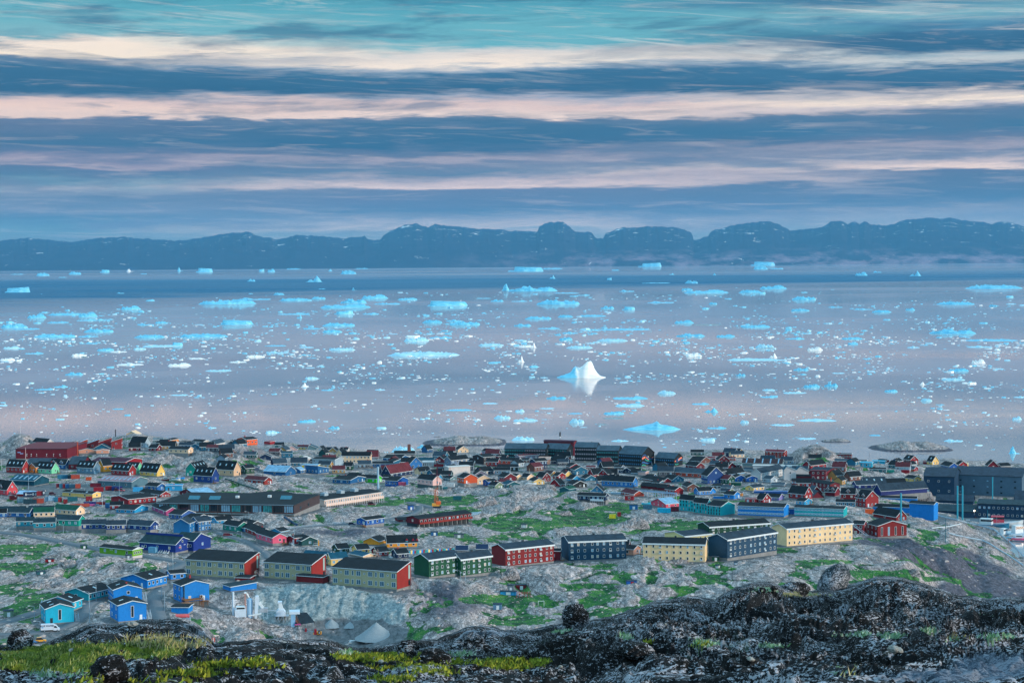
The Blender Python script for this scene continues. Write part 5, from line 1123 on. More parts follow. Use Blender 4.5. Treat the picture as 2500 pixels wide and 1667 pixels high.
        MB().box(-L/2-.4, L/2+.4, min(sy*W/2, sy*(W/2+2.2)), max(sy*W/2, sy*(W/2+2.2)), f-.25, f-.05).build('terrace', mat('terrace_board', srgb(130, 150, 160), .8), root)
        MB().box(-L/2-.4, L/2+.4, sy*(W/2+2.1)-.08, sy*(W/2+2.1)+.08, hw+.0, hw+.45).build('eaves_board', mat('eaves_grey', srgb(110, 138, 156), .7), root)
        for k in range(10): u = -L/2+L*(k+.5)/10; MB().box(u-.15, u+.15, sy*(W/2+2.0)-.15, sy*(W/2+2.0)+.15, f-3, hw).build('post', pal('timber'), root)
        for q in (.25, .55): MB().box(L/2+.003, L/2+.08, sy*(W/2-W*q)-1.4, sy*(W/2-W*q)+1.4, f+1.3, f+3.2).build('window', GLASS, root)
        for u, v in ((-.30, .30), (-.145, .30), (.36, .42), (-.02, .5), (.2, .6)):
            x = L*u; y = sy*(W/2-W*v); h0 = hw+hr*min(v*2, 2-v*2)
            if u in (-.02, .2): MB().box(x-1, x+1, y-1, y+1, h0-.5, h0+1.6).build('roof_vent', TRIM, root)
            else:
                p_ = MB(); p_.poly([(x-3.6, y-sy*-1.5, h0+.6), (x+3.6, y-sy*-1.5, h0+.6), (x+3.6, y-sy*1.5, h0+2.6), (x-3.6, y-sy*1.5, h0+2.6)], [(0, 1, 2, 3)])
                for xx in (-3.4, 3.4): p_.beam((x+xx, y-sy*1.4, h0-.4), (x+xx, y-sy*1.4, h0+2.5), .15)
                p_.build('solar_panel', mat('panel_blue', srgb(50, 116, 140), .2, .2), root)
    if op.get('hotel'):
        n_ = 26
        for k in range(n_+1):
            u = -L/2+L*k/n_; MB().box(u-.12, u+.12, sy*(W/2+1.4)-.12, sy*(W/2+1.4)+.12, f-2.5, hw-.2).build('balcony_post', TRIM, root)
        MB().box(-L/2, L/2, sy*(W/2+1.45)-.06, sy*(W/2+1.45)+.06, f+.2, f+1.7).build('balcony_rail', pal('ivory'), root)
        MB().box(-L/2, L/2, min(sy*(W/2+.02), sy*(W/2+1.38)), max(sy*(W/2+.02), sy*(W/2+1.38)), f+.0, f+.18).build('balcony_floor', pal('ivory'), root)
        for u in (-.22, .02, .3): MB().box(L*u-1.8, L*u+1.8, -2, 2, hw+hr*.7, hw+hr+1.9).build('roof_vent', pal('paleblue'), root)
    if op.get('stilts'):
        MB().box(-L/2-.2, L/2+.1, min(sy*(W/2+.02), sy*(W/2+.9)), max(sy*(W/2+.02), sy*(W/2+.9)), f-.1, f+1.0).build('gallery', pal('redwood'), root)
    if op.get('deck'):
        MB().box(L*.0, L*.48, min(sy*(W/2+.02), sy*(W/2+2.0)), max(sy*(W/2+.02), sy*(W/2+2.0)), f-.2, f).build('deck', TRIM, root)
        for k in range(7):
            u = L*.08*k; MB().beam((u, sy*(W/2+1.9), -3), (u, sy*(W/2+1.9), f+1.1), .14).build('post', TRIM, root)
        MB().box(L*.0, L*.48, sy*(W/2+1.95)-.05, sy*(W/2+1.95)+.05, f+.3, f+1.1).build('railing', TRIM, root)
    if op.get('spire'):
        MB().prism([(-1.4, hw+hr-.5), (1.4, hw+hr-.5), (.05, hw+hr+6), (-.05, hw+hr+6)], L*.22-1.4, L*.22+1.4).build('spire', pal('brown'), root)
    if 'oat coloured block' in R['lab']:   # glazed stair strip on the red end wall, and roof vents
        y = sy*(W/2-W*.86)
        MB().box(L/2+.13, L/2+.2, y-.75, y+.75, f+3.2, hw+hr*.55).build('stair_window', mat('strip_glass', srgb(150, 176, 176), .3, .1), root)
        MB().box(L/2+.13, L/2+.2, y-.75, y+.75, f+.3, f+2.6).build('stair_window', GLASS, root)
        MB().box(L/2-3.5, L/2+1.6, -sy*(W/2+.01) if sy > 0 else W/2+.01, -sy*(W/2+2.6) if sy > 0 else W/2+2.6, f, hw).build('stair_tower', pal('redend'), root) if False else None
        st = MB(); yb = -sy*(W/2-.3); 
        for k in range(9): st.box(L/2+.4+.32*k, L/2+.75+.32*k, yb-.7, yb+.7, f+2.6-.32*k-.1, f+2.6-.32*k)
        for e in (-.75, .75): st.beam((L/2+.3, yb+e, f+3.7), (L/2+3.4, yb+e, f+.9), .1); st.beam((L/2+.3, yb+e, -1.0), (L/2+.3, yb+e, f+3.7), .12); st.beam((L/2+3.4, yb+e, -1.5), (L/2+3.4, yb+e, f+.9), .12)
        st.build('outdoor_stair', mat('stair_steel', srgb(150, 130, 130), .6), root)
    if R['kind'] == 'A' and op.get('fascia') and int(op.get('n', 1)) == 3 and 'pale yellow block behind' not in R['lab']:
        c = int(op.get('c', 8)); st_ = (hw-f)/3     # little french balconies
        for q in ((2, c-1) if c < 12 else (3, 7, 10)):
            for fl in range(3):
                u = -L/2+L*(q+.5)/c; z = f+st_*(fl+.52)-.95
                MB().box(u-.65, u+.65, min(sy*(W/2+.1), sy*(W/2+.6)), max(sy*(W/2+.1), sy*(W/2+.6)), z, z+.75).build('balcony', mat('balcony_grey', srgb(176, 190, 200), .6, .1), root)
        MB().box(-.45, .45, -.45, .45, hw+hr-.3, hw+hr+.9).build('roof_vent', DARKTRIM, root)
    if 'outdoor timber stair' in R['lab']:
        st = MB(); x = L/2; 
        st.box(x+.1, x+4.5, -W/2, W/2*.3, f+1.2, f+1.35)
        for k in range(9): st.box(x+4.5+.3*k, x+4.8+.3*k, -W/2, -W/2+1.4, f+1.2-.28*k, f+1.3-.28*k)
        for u in (.2, 1.6, 3.0, 4.4):
            for y in (-W/2, W/2*.3): st.beam((x+u, y, -2.5), (x+u, y, f+2.3), .14)
        for y in (-W/2, W/2*.3): st.beam((x+.2, y, f+2.3), (x+4.4, y, f+2.3), .12); st.beam((x+.2, y, f+1.8), (x+4.4, y, f+1.8), .1)
        st.build('timber_stair', WOODM, root)
        for y in (-1.0, -1.7): MB().cyl((x+.3, sy*W*.42+y*0, f), (x+.3, sy*W*.42, f+7), .28).build('flue_pipe', pal('steel'), root)
    if 'tall window strip' in R['lab'] or ('bright blue house behind' in R['lab']) or 'second up the lane' in R['lab']:
        st = MB(); yb = -sy*(W/2+1.3)          # stair along the far side
        for k in range(8): st.box(L/2-2+.3*k, L/2-1.7+.3*k, yb-.6, yb+.6, f+2.2-.28*k, f+2.3-.28*k)
        for e in (-.6, .6):
            for h_ in (.5, .85, 1.2): st.beam((L/2-2, yb+e, f+2.3+h_), (L/2+.4, yb+e, f+h_), .1)
            st.beam((L/2-2, yb+e, -1), (L/2-2, yb+e, f+3.4), .14); st.beam((L/2+.4, yb+e, -1), (L/2+.4, yb+e, f+1.2), .14)
        st.build('outdoor_stair', mat('stair_pale', srgb(170, 190, 205), .6), root)
for R in RECS: house(R)
# ================================================================ SMALLER THINGS OF THE TOWN
def T(t, x, y): ox, oy, k = TILES[t]; return ox+x/k, oy+y/k
def frame(P, deg=0): return (P[0], P[1], P[2]), -math.atan2(P[0], P[1])+math.radians(deg)
def container(t, x0, x1, yb, h, col, lab, up_=0, deg=0, text=None, dr=2.6, grp='shipping containers in the yards'):
    k = TILES[t][2]; P = ground(*T(t, (x0+x1)/2, yb)); s = P[1]/F/k; P[2] = float(land(P[0], P[1])[0]); L_ = max((x1-x0)*s, 1.2); h_ = min(h*s, 2.9); z = (.1+up_*2.75)
    loc, rz = frame(P, deg); e = empty('shipping_container', loc, rz, lab, 'container', grp); c = mat('container_'+col, srgb(*PAL[col]), .6, .35, .9)
    b = MB().box(-L_/2+.08, L_/2-.08, .08, dr-.08, z+.05, z+h_-.05); n_ = int(L_/.55)
    for i in range(n_): b.box(-L_/2+.15+i*(L_-.3)/n_, -L_/2+.15+(i+.5)*(L_-.3)/n_, .03, .09, z+.15, z+h_-.15)
    b.build('body', c, e); fr = MB()
    for x in (-L_/2, L_/2-.14): fr.box(x, x+.14, 0, .14, z, z+h_); fr.box(x, x+.14, dr-.14, dr, z, z+h_)
    fr.box(-L_/2+.14, L_/2-.14, 0, .1, z+h_-.12, z+h_); fr.box(-L_/2+.14, L_/2-.14, 0, .1, z, z+.12); fr.build('frame', mat('container_frame_'+col, tuple(v*.7 for v in srgb(*PAL[col])[:3]), .6), e)
    if text: 
        for u, q, sz in text: lettering(e, q, sz, (L_*u, -.03, z+h_*.5), 'l', -1, TRIM)
    return e
CT = '''A 735 865 735 60 tealblue|blue container, left end of the upper tier before the teal warehouse|1
A 866 908 737 60 dkteal|narrow dark teal container in the upper tier|1
A 908 1020 738 58 rust|rust orange container in the upper tier behind the yard|1
A 718 755 790 55 maroon|dark red container end in the lower tier, first from the left|0
A 757 800 790 55 tealblue|blue container end in the lower tier next to the dark red|0
A 802 832 790 55 red|red container end in the middle of the lower tier|0
A 835 880 790 55 midblue|blue container in the lower tier beside the open gap|0
A 882 958 790 48 steel|grey container in the lower tier|0
A 962 1030 795 58 rust|orange rust container at the right end of the lower tier|0
A 1195 1322 836 56 red|bright red container on the gravel left of the navy one|0
A 1345 1424 822 54 red|shorter red container touching the navy container|0
A 1426 1560 822 52 navydeep|navy container with tractors parked at its right|0
A 1695 1826 838 56 skyblue|light blue container before the grey blue warehouse|0
A 1150 1290 778 48 maroon|dark red container left of the pink roofed warehouse|0
A 1095 1160 712 40 flamedk|orange container under a black roof behind the yard|0
A 300 468 988 62 dkteal|dark teal container under the navy one|0
A 300 468 935 62 inkblue|navy container with white writing on top of the dark teal one|1
A 470 545 935 62 brick|brick red container end stacked beside the navy one|1
A 547 575 935 62 inkblue|narrow navy container with a white figure at the stack end|1
A 420 555 984 60 rust|rust red container carrying the brick red one|0
A 120 222 928 52 barnred|dark red container left of the low red hall|0
A 216 304 968 54 steel|blue grey container beside a leaning ladder|0
A 572 612 965 56 slateblue|grey blue container, left of three in a row|0
A 614 690 965 62 paleblue|pale blue container, middle of three in a row|0
A 692 740 965 58 tealblue|blue container, right of three in a row|0
A 742 790 960 60 brick|brick red container, left one next to the green|0
A 812 862 978 66 barnred|dark red container standing forward of the green one|0
A 864 990 962 56 tealgreen|sea green container in front of the yellow building|0
A 1098 1178 962 60 brick|brick red cube shaped container before the yellow building|0
A 1068 1218 1002 36 navydeep|low navy container under the brick red cube|0
A 895 1142 1042 40 rust|long low rust red container above the green roofs|0
A 1140 1212 1016 24 magenta|flat magenta container right of the rust one|0
A 1230 1345 992 42 brick|brick red container beside the parked grey car|0
A 1345 1402 1048 64 midblue|blue container left of the small red house|0
D 1760 1866 1082 76 azuredk|azure container alone on the grass below the timber hut|0
D 1935 2046 1082 62 steel|grey container before the salmon pink hall|0
D 2115 2282 1116 70 cyan|cyan container in front of the salmon pink hall|0
E 196 296 1086 68 maroon|plum red container beside the turquoise block|0
D 1500 1588 1166 50 lemon|yellow container on the rock edge in the green valley|0
D 1605 1648 1150 56 brick|small brick red container right of the yellow one|0
C 905 995 785 50 salmon|pale pink container before the royal blue house|0
C 1515 1612 795 48 white|white container right of the pale pink house|0
C 1600 1706 938 52 tealgreen|green container lying in the rocks of the valley|0
C 1832 1966 1118 62 paleblue|pale blue container behind the red hostel|0
F 785 886 616 42 red|red container on the rocks before the grey roofed red house|0
F 605 697 602 34 seagreen|green container beside the dark teal house|0
F 325 437 1118 58 flame|orange container beside the azure hall|0
F 848 892 1306 52 bottle|green container right of the dark red school hall|0
C 1030 1098 1066 74 royal|blue hut with a rounded top at the road bend|0
I 995 1076 832 56 slateblue|blue grey crate shed on the rocks of the lower valley|0
I 1215 1312 552 48 barnred|weathered red shed high on the rocks of the lower valley|0
I 1130 1192 634 62 grey|grey shed between the red one and the blue tarpaulin|0
I 1060 1216 684 36 skyblue|long light blue tarpaulin covered rack in the valley|0
J 120 216 706 46 royal|blue shed with a red door on the pink rocks|0
J 935 1000 508 38 bottle|green bin beside the slate blue block|0
J 965 998 552 26 white|small white box on the grass below the slate blue block|0
J 1145 1176 545 22 paleblue|tiny pale box on the grass right of the white box|0
I 620 712 128 36 grey|grey hut with open sides in the upper green valley|0
I 402 466 118 34 midblue|blue hut with a pale door in the upper green valley|0
D 376 446 1306 42 white|white hut on the grass in the middle of the valley|0
G 520 616 408 32 red|flat red shed on the pale rocks at the left|0
G 428 524 556 34 tealgreen|flat green shed among the rocks at the left|0
G 930 1002 226 34 bottle|green tank cover beside the road|0
G 1440 1504 414 34 grey|grey box hut under the lime green building|0
G 40 152 1018 72 sage|greenhouse of pale frames on the lawn at the left|0'''
for ln in CT.splitlines():
    a, lab, u = ln.split('|'); a = a.split()
    tx = [(-.30, '8', 2.2), (-.02, 'Bramdsen', .8), (.24, '8', 2.2), (.42, '8', 2.2)] if 'white writing' in lab else ([(0, '8', 2.2)] if 'white figure' in lab else None)
    sm_ = any(q in lab for q in ('shed', 'hut', 'bin', 'box', 'greenhouse', 'rack', 'cover'))
    e = container(a[0], *[float(v) for v in a[1:5]], a[5], lab, int(u), random.uniform(-14, 14) if not int(u) and not 'tier' in lab else 0, tx, 2.6, 'small sheds on the rocks' if sm_ else 'shipping containers in the yards')
    if sm_:
        e.name = 'small_hut'; e['category'] = 'hut'
        k = TILES[a[0]][2]; s_ = e.location.y/F/k; w_ = max((float(a[2])-float(a[1]))*s_, 1.2); h_ = min(float(a[4])*s_, 2.9)
        MB().prism([(-.25, h_+.1), (2.85, h_+.1), (2.85, h_+.3), (1.3, h_+.55), (-.25, h_+.3)], -w_/2-.2, w_/2+.2).build('roof', pal('slate'), e)
        MB().box(-w_*.12, w_*.12+.3, -.06, .0, .2, min(h_-.2, 2.0)).build('door', pal('red') if 'red door' in lab else TRIM, e)
# ---------------------------------------------------------------- masts, chimneys, lamps
def mast(t, x, yb, yt, wpx, col, lab, cat='mast', name='mast', top=None):
    k = TILES[t][2]; P = ground(*T(t, x, yb)); s = P[1]/F/k; P[2] = float(land(P[0], P[1])[0]); h_ = (yb-yt)*s; loc, rz = frame(P)
    e = empty(name, loc, rz, lab, cat, 'masts and flagpoles of the town' if cat == 'mast' else 'chimneys of the town'); r_ = wpx*s/2
    MB().cyl((0, 0, -1), (0, 0, h_), r_, r_*(.6 if cat == 'mast' else .92), 12).build('pole' if cat == 'mast' else 'flue', mat('mast_'+col, srgb(*PAL[col]), .5, .15), e, smooth=False)
    MB().cyl((0, 0, -1), (0, 0, .5), r_*2.2, r_*1.8, 10).build('base', CONC, e)
    if top: MB().cyl((0, 0, h_*.62), (0, 0, h_+.05), r_*1.08, r_*1.08, 12).build('cap', mat('mast_'+top, srgb(*PAL[top]), .6), e)
    return e
for q in [('A',265,160,22,3,'white','thin white mast on top of the bare rock mound'),('A',22,545,420,4,'white','white pole at the far left edge below the sports hall'),('A',328,430,272,6,'palepink','pale flagpole in front of the sports hall'),
 ('A',365,815,620,5,'paleblue','tall pale pole beside the teal warehouse'),('A',1308,1035,862,5,'white','tall white pole left of the long red hall'),('A',1525,905,690,4,'paleblue','tall pole in front of the grey blue warehouse'),('A',1145,990,930,5,'white','short white pole by the brick red cube container'),
 ('C',1215,1110,1008,6,'white','white pole on the car park by the red hostel'),('G',1988,560,268,8,'white','tall white flagpole beside the bright blue lane houses'),('G',1930,575,385,12,'tealblue','teal pipe beside the white flagpole'),
 ('F',1065,840,568,6,'white','tall white pole before the huge warehouse'),('F',378,450,325,5,'graphite','dark mast above the cyan houses'),('F',165,1140,1030,5,'white','white pole left of the dark red school'),('F',1350,1480,1160,10,'tealgreen','green power pole on the harbour slope'),
 ('F',318,790,690,4,'graphite','thin pole by the navy gable'),('E',1722,740,625,5,'graphite','dark pole on the grass by the white warehouse'),('E',2135,1190,1045,4,'paleblue','thin pole before the long turquoise block'),('D',1500,720,600,5,'white','white pole left of the yellow gables'),('D',485,640,530,4,'cream','cream pole by the navy two storey house'),
 ('B',1420,400,250,4,'graphite','thin pole right of the ochre slope'),('B',1800,600,485,5,'white','pole in the kindergarten yard'),('C',1250,642,560,5,'white','pole behind the pale pink house'),('C',1470,650,545,5,'white','white pole left of the white storage hall'),('C',1650,665,590,5,'white','white pole right of the white storage hall front'),('C',1563,660,515,7,'brick','red pole in front of the white storage hall'),
 ('J',1848,375,330,3,'graphite','thin pole below the largest yellow block')]:
    mast(*q[:6], q[6])
for q in [('A',1475,160,60,12,'charcoal','black chimney between the red row and the rock dome',None),('C',645,795,500,28,'paleblue','thick pale blue chimney by the lime green house',None),('F',782,1220,855,24,'turq','turquoise chimney before the tall azure block',None),('F',1503,1205,755,22,'turq','left one of the twin turquoise harbour chimneys',None),
 ('F',1567,1205,755,22,'turq','right one of the twin turquoise harbour chimneys',None),('F',1950,930,640,16,'turq','turquoise chimney before the huge slate warehouse',None),('E',1955,595,450,16,'grey','grey concrete chimney left of the red hall',None),('E',2240,830,650,16,'flamedk','orange chimney among the dark red school wings',None),
 ('D',875,215,66,18,'white','white chimney with a black top behind the black blocks','charcoal'),('D',748,235,168,13,'tealgreen','short teal pipe left of the white chimney',None),('D',787,220,174,12,'tealgreen','shorter teal pipe nearest the white chimney',None),('A',990,380,195,18,'rust','orange pillar beside the red sawtooth row',None),
 ('B',1975,1540,1455,14,'gold','yellow pillar right of the dark green house',None)]:
    mast(*q[:6], q[6], 'chimney', 'chimney', q[7])
def lamp(t, x, yb, yt, lab):
    k = TILES[t][2]; P = ground(*T(t, x, yb)); s = P[1]/F/k; P[2] = float(land(P[0], P[1])[0]); h_ = (yb-yt)*s; loc, rz = frame(P)
    e = empty('street_lamp', loc, rz, lab, 'street lamp', 'street lamps along the lanes'); MB().cyl((0, 0, -.5), (0, 0, h_), .12, .08, 8).build('pole', STEELM, e)
    MB().beam((0, 0, h_), (-1.7, 0, h_+.35), .1).build('arm', STEELM, e); MB().box(-2.5, -1.6, -.18, .18, h_+.25, h_+.42).build('lamp_head', TRIM, e)
for q in [('G',1105,835,640,'street lamp beside the green turquoise house, tallest of the lane'),('G',1028,1065,712,'street lamp on the lane bend right of the turquoise houses'),('G',1858,795,650,'street lamp on the lane under the uppermost bright blue house'),('G',1892,950,722,'street lamp at the lower end of the blue lane'),
 ('G',462,1182,1060,'short street lamp left of the white van'),('G',395,1052,880,'street lamp on the road above the white van'),('A',1080,880,795,'forked lamp behind the yellow building'),('B',995,1442,1345,'street lamp on the lane left of the pink row house'),('B',470,1345,1240,'street lamp before the blue two storey houses'),
 ('B',1085,1180,1105,'street lamp under the long dark school'),('B',1665,1370,1270,'street lamp on the road above the dark green house'),('A',808,1370,1260,'street lamp under the first deep blue row house'),('C',980,1000,940,'street lamp at the top of the road bend'),('I',682,580,480,'street lamp before the green blocks, left'),('I',730,560,490,'street lamp before the green blocks, right'),
 ('C',1105,950,880,'street lamp on the green field by the road'),('H',1150,160,60,'street lamp beside the red end of the row'),('G',2480,300,240,'street lamp before the oat coloured block'),('A',240,985,900,'lamp on the yard left of the dark teal container'),('E',830,850,790,'lamp by the azure porch house'),('J',1062,795,740,'thin post at the foot of the black dome')]: lamp(*q)
# ---------------------------------------------------------------- vehicles
def wheels(e, xs, y0, y1, r_):
    for x in xs:
        for y in (y0, y1):
            w_ = MB().cyl((x, y-.12, r_), (x, y+.12, r_), r_, r_, 14).build('wheel', mat('tyre', srgb(24, 26, 30), .9), e); MB().cyl((x, y-.14, r_), (x, y+.14, r_), r_*.5, r_*.5, 10).build('rim', STEELM, w_)
def car(t, x, yb, deg, col, lab, L_=4.4, tall=0):
    P = ground(*T(t, x, yb)); P[2] = float(land(P[0], P[1])[0])+.05; loc, rz = frame(P, deg); e = empty('parked_car', loc, rz, lab, 'car', 'cars parked in the town'); c = mat('car_'+col, srgb(*PAL[col]), .3, .1, spec=.6)
    h_ = L_/2; MB().prism([(-h_, .35), (h_, .35), (h_, .8), (h_-.9, .95), (-h_+.1, .98)], -.85, .85, 0, 'y').build('body', c, e)
    MB().prism([(-h_+.15, .98), (h_-1.1, .95), (h_-1.8, 1.5+tall), (-h_+.5, 1.55+tall)], -.74, .74, 0, 'y').build('cabin', GLASS, e)
    MB().box(-h_+.5, h_-1.8, -.7, .7, 1.55+tall, 1.62+tall).build('roof', c, e); wheels(e, (-h_+.8, h_-.9), -.8, .8, .34); return e
car('B', 815, 1396, 0, 'red', 'bright red pickup on the lane beside the stepped row', 5.2); car('A', 668, 876, 5, 'red', 'small red truck with a white cab behind the yellow building', 4.6, .3); car('A', 1255, 1014, 0, 'bluegrey', 'grey blue car beside the brick red container')
car('C', 310, 1262, 0, 'inkblue', 'dark car parked left of the blue house by the road', 4.6, .2); car('A', 1490, 825, 20, 'red', 'red tractor like car right of the navy container', 3.4, .5); car('A', 1560, 830, -20, 'coral', 'coral red tractor like car at the gravel edge', 3.4, .5)
car('F', 1750, 1195, 10, 'red', 'red loader parked on the quay before the factory', 4.2, .6); car('F', 2320, 1205, 0, 'royal', 'blue car on the quay at the right edge'); car('E', 455, 640, 10, 'white', 'white van at the rust brown workshop', 5, .5); car('D', 1120, 600, 0, 'white', 'white car parked by the wide teal gable')
car('C', 560, 1010, 0, 'maroon', 'dark red digger beside the ivory hotel', 5, .6); car('C', 690, 700, 0, 'white', 'white car right of the lime green house'); car('E', 2060, 915, 0, 'royal', 'covered blue boat trailer before the dark red garage', 5, .1); car('H', 1180, 885, 10, 'magenta', 'magenta quad bike under the asphalt plant', 2.6, .2)
car('G', 470, 1300, 0, 'gold', 'yellow machine half hidden behind the knoll at the left', 4, .2); car('G', 365, 1318, 0, 'midblue', 'blue machine half hidden behind the knoll at the left', 3.6, .2); car('D', 470, 768, 8, 'white', 'white car by the tundra below the teal green gable', 4.6)
P = ground(*T('G', 580, 1178)); P[2] = float(land(P[0], P[1])[0])+.1; loc, rz = frame(P, -2); e = empty('delivery_van', loc, rz, 'white box van with BLUE WATER on its side, parked on the road', 'van')
MB().box(-3.6, 1.1, -1.05, 1.05, .75, 3.0).build('cargo_box', mat('van_white', srgb(200, 214, 232), .4, .05), e)
MB().prism([(1.15, .5), (3.5, .5), (3.55, 1.15), (2.9, 1.45), (2.2, 2.4), (1.15, 2.9)], -1.0, 1.0, 0, 'y').build('cab', mat('van_white', srgb(200, 214, 232), .4, .05), e)
MB().prism([(1.45, 1.55), (2.75, 1.5), (2.15, 2.25), (1.45, 2.3)], -1.03, 1.03, 0, 'y').build('cab_window', GLASS, e)
MB().box(-3.6, 3.0, -.8, .8, .45, .72).build('chassis', DARKTRIM, e); wheels(e, (-2.2, 2.6), -.9, .9, .38)
lettering(e, 'BLUE WATER', .88, (-1.3, -1.08, 2.35), 'l', -1, mat('van_letter', srgb(14, 50, 90), .6)); MB().box(-3.3, -2.6, -1.075, -1.06, 1.55, 2.0).build('logo', mat('van_logo', srgb(110, 170, 214), .6), e)
def boat(t, x, yb, L_, col, lab, mastH=0, z=None, deg=0, cab=1.0, deckcol='white'):
    P = onz(*T(t, x, yb), 0) if z is None else ground(*T(t, x, yb)); zz = 0 if z is None else float(land(P[0], P[1])[0])+.9; loc, rz = frame((P[0], P[1], zz), deg); e = empty('boat', loc, rz, lab, 'boat', 'boats in the harbour' if z is None else 'boats laid up on land')
    h_ = L_/2; b = L_*.16; hv = []; 
    for x_, w_, zt in ((-h_, .8, .9), (-h_*.4, 1, .85), (h_*.3, .95, 1.0), (h_*.75, .55, 1.25), (h_, .04, 1.55)):
        zt *= L_/9; hv += [(x_*.97, -b*w_*.6, -.35), (x_*.97, b*w_*.6, -.35), (x_, b*w_, zt), (x_, -b*w_, zt)]
    m = MB(); fs = [(0, 1, 2, 3), (16, 19, 18, 17)]
    for i in range(4):
        a = i*4; fs += [(a, a+4, a+5, a+1), (a+1, a+5, a+6, a+2), (a+2, a+6, a+7, a+3), (a+3, a+7, a+4, a)]
    m.poly(hv, fs); m.build('hull', mat('hull_'+col, srgb(*PAL[col]), .35, .15), e)
    d = L_/9; MB().box(-h_*.6, h_*.05, -b*.6, b*.6, .8*d, (.9+1.5*cab)*d).build('wheelhouse', mat('hull_'+deckcol, srgb(*PAL[deckcol]), .4, .1), e)
    MB().box(-h_*.55, h_*.056, -b*.61, b*.61, (.9+.8*cab)*d, (.9+1.25*cab)*d).build('window', GLASS, e)
    if mastH: MB().cyl((-h_*.2, 0, 1), (-h_*.2, 0, mastH), .16, .08, 8).build('mast', pal('cyan'), e); MB().cyl((h_*.3, 0, 1), (h_*.3, 0, mastH*.7), .12, .06, 8).build('mast', STEELM, e); MB().beam((-h_*.2, 0, mastH*.8), (h_*.8, 0, 2), .08).build('boom', STEELM, e)
    return e
boat('F', 1935, 1300, 24, 'tealblue', 'blue trawler with two masts in the harbour', 12, deg=-15); boat('F', 2085, 1276, 26, 'white', 'long white boat with a red deck at the quay', 7, deckcol='coral'); boat('F', 2112, 1395, 15, 'white', 'white cabin boat in the middle of the harbour', 0, deg=60, cab=1.4)
boat('F', 2312, 1395, 20, 'paleblue', 'large pale boat at the right edge of the photo', 5, deg=40, cab=1.5); boat('F', 2208, 1430, 8, 'cyan', 'small cyan open boat at the jetty'); boat('F', 2318, 1450, 12, 'pink', 'pink and white boat at the jetty by the right edge'); boat('F', 1850, 1288, 9, 'red', 'small red boat left of the blue trawler')
boat('F', 1730, 1262, 9, 'cyan', 'cyan dinghy pulled up at the quay corner', deg=20); boat('F', 1660, 1232, 8, 'lilac', 'lilac dinghy under the pipeline at the quay corner', deg=10)
boat('B', 212, 672, 6, 'azure', 'small blue boat on land left of the navy row', 0, 1); boat('D', 1530, 868, 8, 'white', 'white boat on land right of the steel blue gable', 0, 1, 15); boat('D', 1590, 880, 7, 'paleblue', 'pale blue boat on land behind the navy house', 0, 1, -10)
boat('D', 505, 772, 8, 'white', 'white boat on land below the green gable', 0, 1); boat('A', 2230, 690, 8, 'white', 'white boat on land below the sand coloured row', 0, 1); boat('A', 2130, 690, 8, 'barnred', 'dark red boat on land left of the white one', 0, 1, 10); boat('D', 1990, 990, 8, 'cyan', 'cyan boat on land left of the salmon hall', 0, 1); boat('C', 1450, 812, 9, 'tealgreen', 'green boat under cover below the pale pink house', 0, 1)
# ---------------------------------------------------------------- drilling crane
P = ground(*T('C', 1395, 1040)); s = P[1]/F/5.2267; loc, rz = frame(P); e = empty('crane', loc, rz, 'tall orange crawler crane with a dark red upper jib beside the road bend', 'crane'); OR = mat('crane_orange', srgb(214, 104, 52), .5); DR = mat('crane_red', srgb(84, 30, 46), .5)
MB().box(-3.2, 1.6, -1.5, 1.5, 1.2, 3.0).build('cab', mat('crane_amber', srgb(220, 160, 70), .5), e); MB().box(-.6, 2.6, -1.6, 1.6, 2.2, 4.2).build('machine_house', OR, e)
for y in (-1.6, 1.6): MB().box(-2.6, 2.6, y-.4, y+.4, 0, 1.1).build('crawler_track', DARKTRIM, e)
def lattice(x, z0, z1, w_, m, name):
    b = MB(); n_ = int((z1-z0)/1.6)
    for sx_ in (-1, 1):
        for sy_ in (-1, 1): b.beam((x+sx_*w_/2, sy_*w_/2, z0), (x+sx_*w_/2, sy_*w_/2, z1), .2)
    for i in range(n_):
        a, c = z0+(z1-z0)*i/n_, z0+(z1-z0)*(i+1)/n_; q = 1 if i % 2 else -1
        for yy in (-w_/2, w_/2): b.beam((x-q*w_/2, yy, a), (x+q*w_/2, yy, c), .12)
    b.build(name, m, e)
H1 = (1040-780)*s; H2 = (1040-430)*s; lattice(0, 2.5, H1, 1.3, OR, 'lower_mast'); lattice(-1.3, 2.5, H1*.9, .8, OR, 'leader'); lattice(.3, H1, H2, .55, DR, 'upper_jib'); MB().box(-.5, 1.2, -.4, .4, H2, H2+.6).build('jib_head', mat('crane_pink', srgb(200, 130, 120), .5), e)
# ---------------------------------------------------------------- asphalt plant in the quarry
SH_ = 3.6185
def hp(x, y): P = ground(*T('H', x, y)); P[2] = float(land(P[0], P[1])[0]); return P
WH = mat('plant_white', srgb(196, 214, 232), .5, .12, .6)
P = hp(690, 795); s = P[1]/F/SH_; loc, rz = frame(P); e = empty('mixing_plant', loc, rz, 'white asphalt plant with stack, silo and leaning elevator before the quarry wall', 'plant')
X = lambda x: (x-690)*s
MB().cyl((X(615), 2, -1), (X(615), 2, 218*s), 11*s, 10*s, 16).build('stack', WH, e)
MB().box(X(628), X(728), 0, 5, -1, 62*s).build('plant_house', WH, e); MB().box(X(640), X(722), .6, 4, 62*s, 88*s).build('control_room', TRIM, e); MB().box(X(645), X(716), .5, .6, 68*s, 82*s).build('window', GLASS, e)
si = MB(); si.cyl((X(760), 3, -1), (X(760), 3, 145*s), 25*s, 25*s, 20); si.cyl((X(760), 3, 145*s), (X(760), 3, 160*s), 25*s, 4*s, 20); si.build('silo', mat('silo_blue', srgb(150, 190, 222), .5, .1), e)
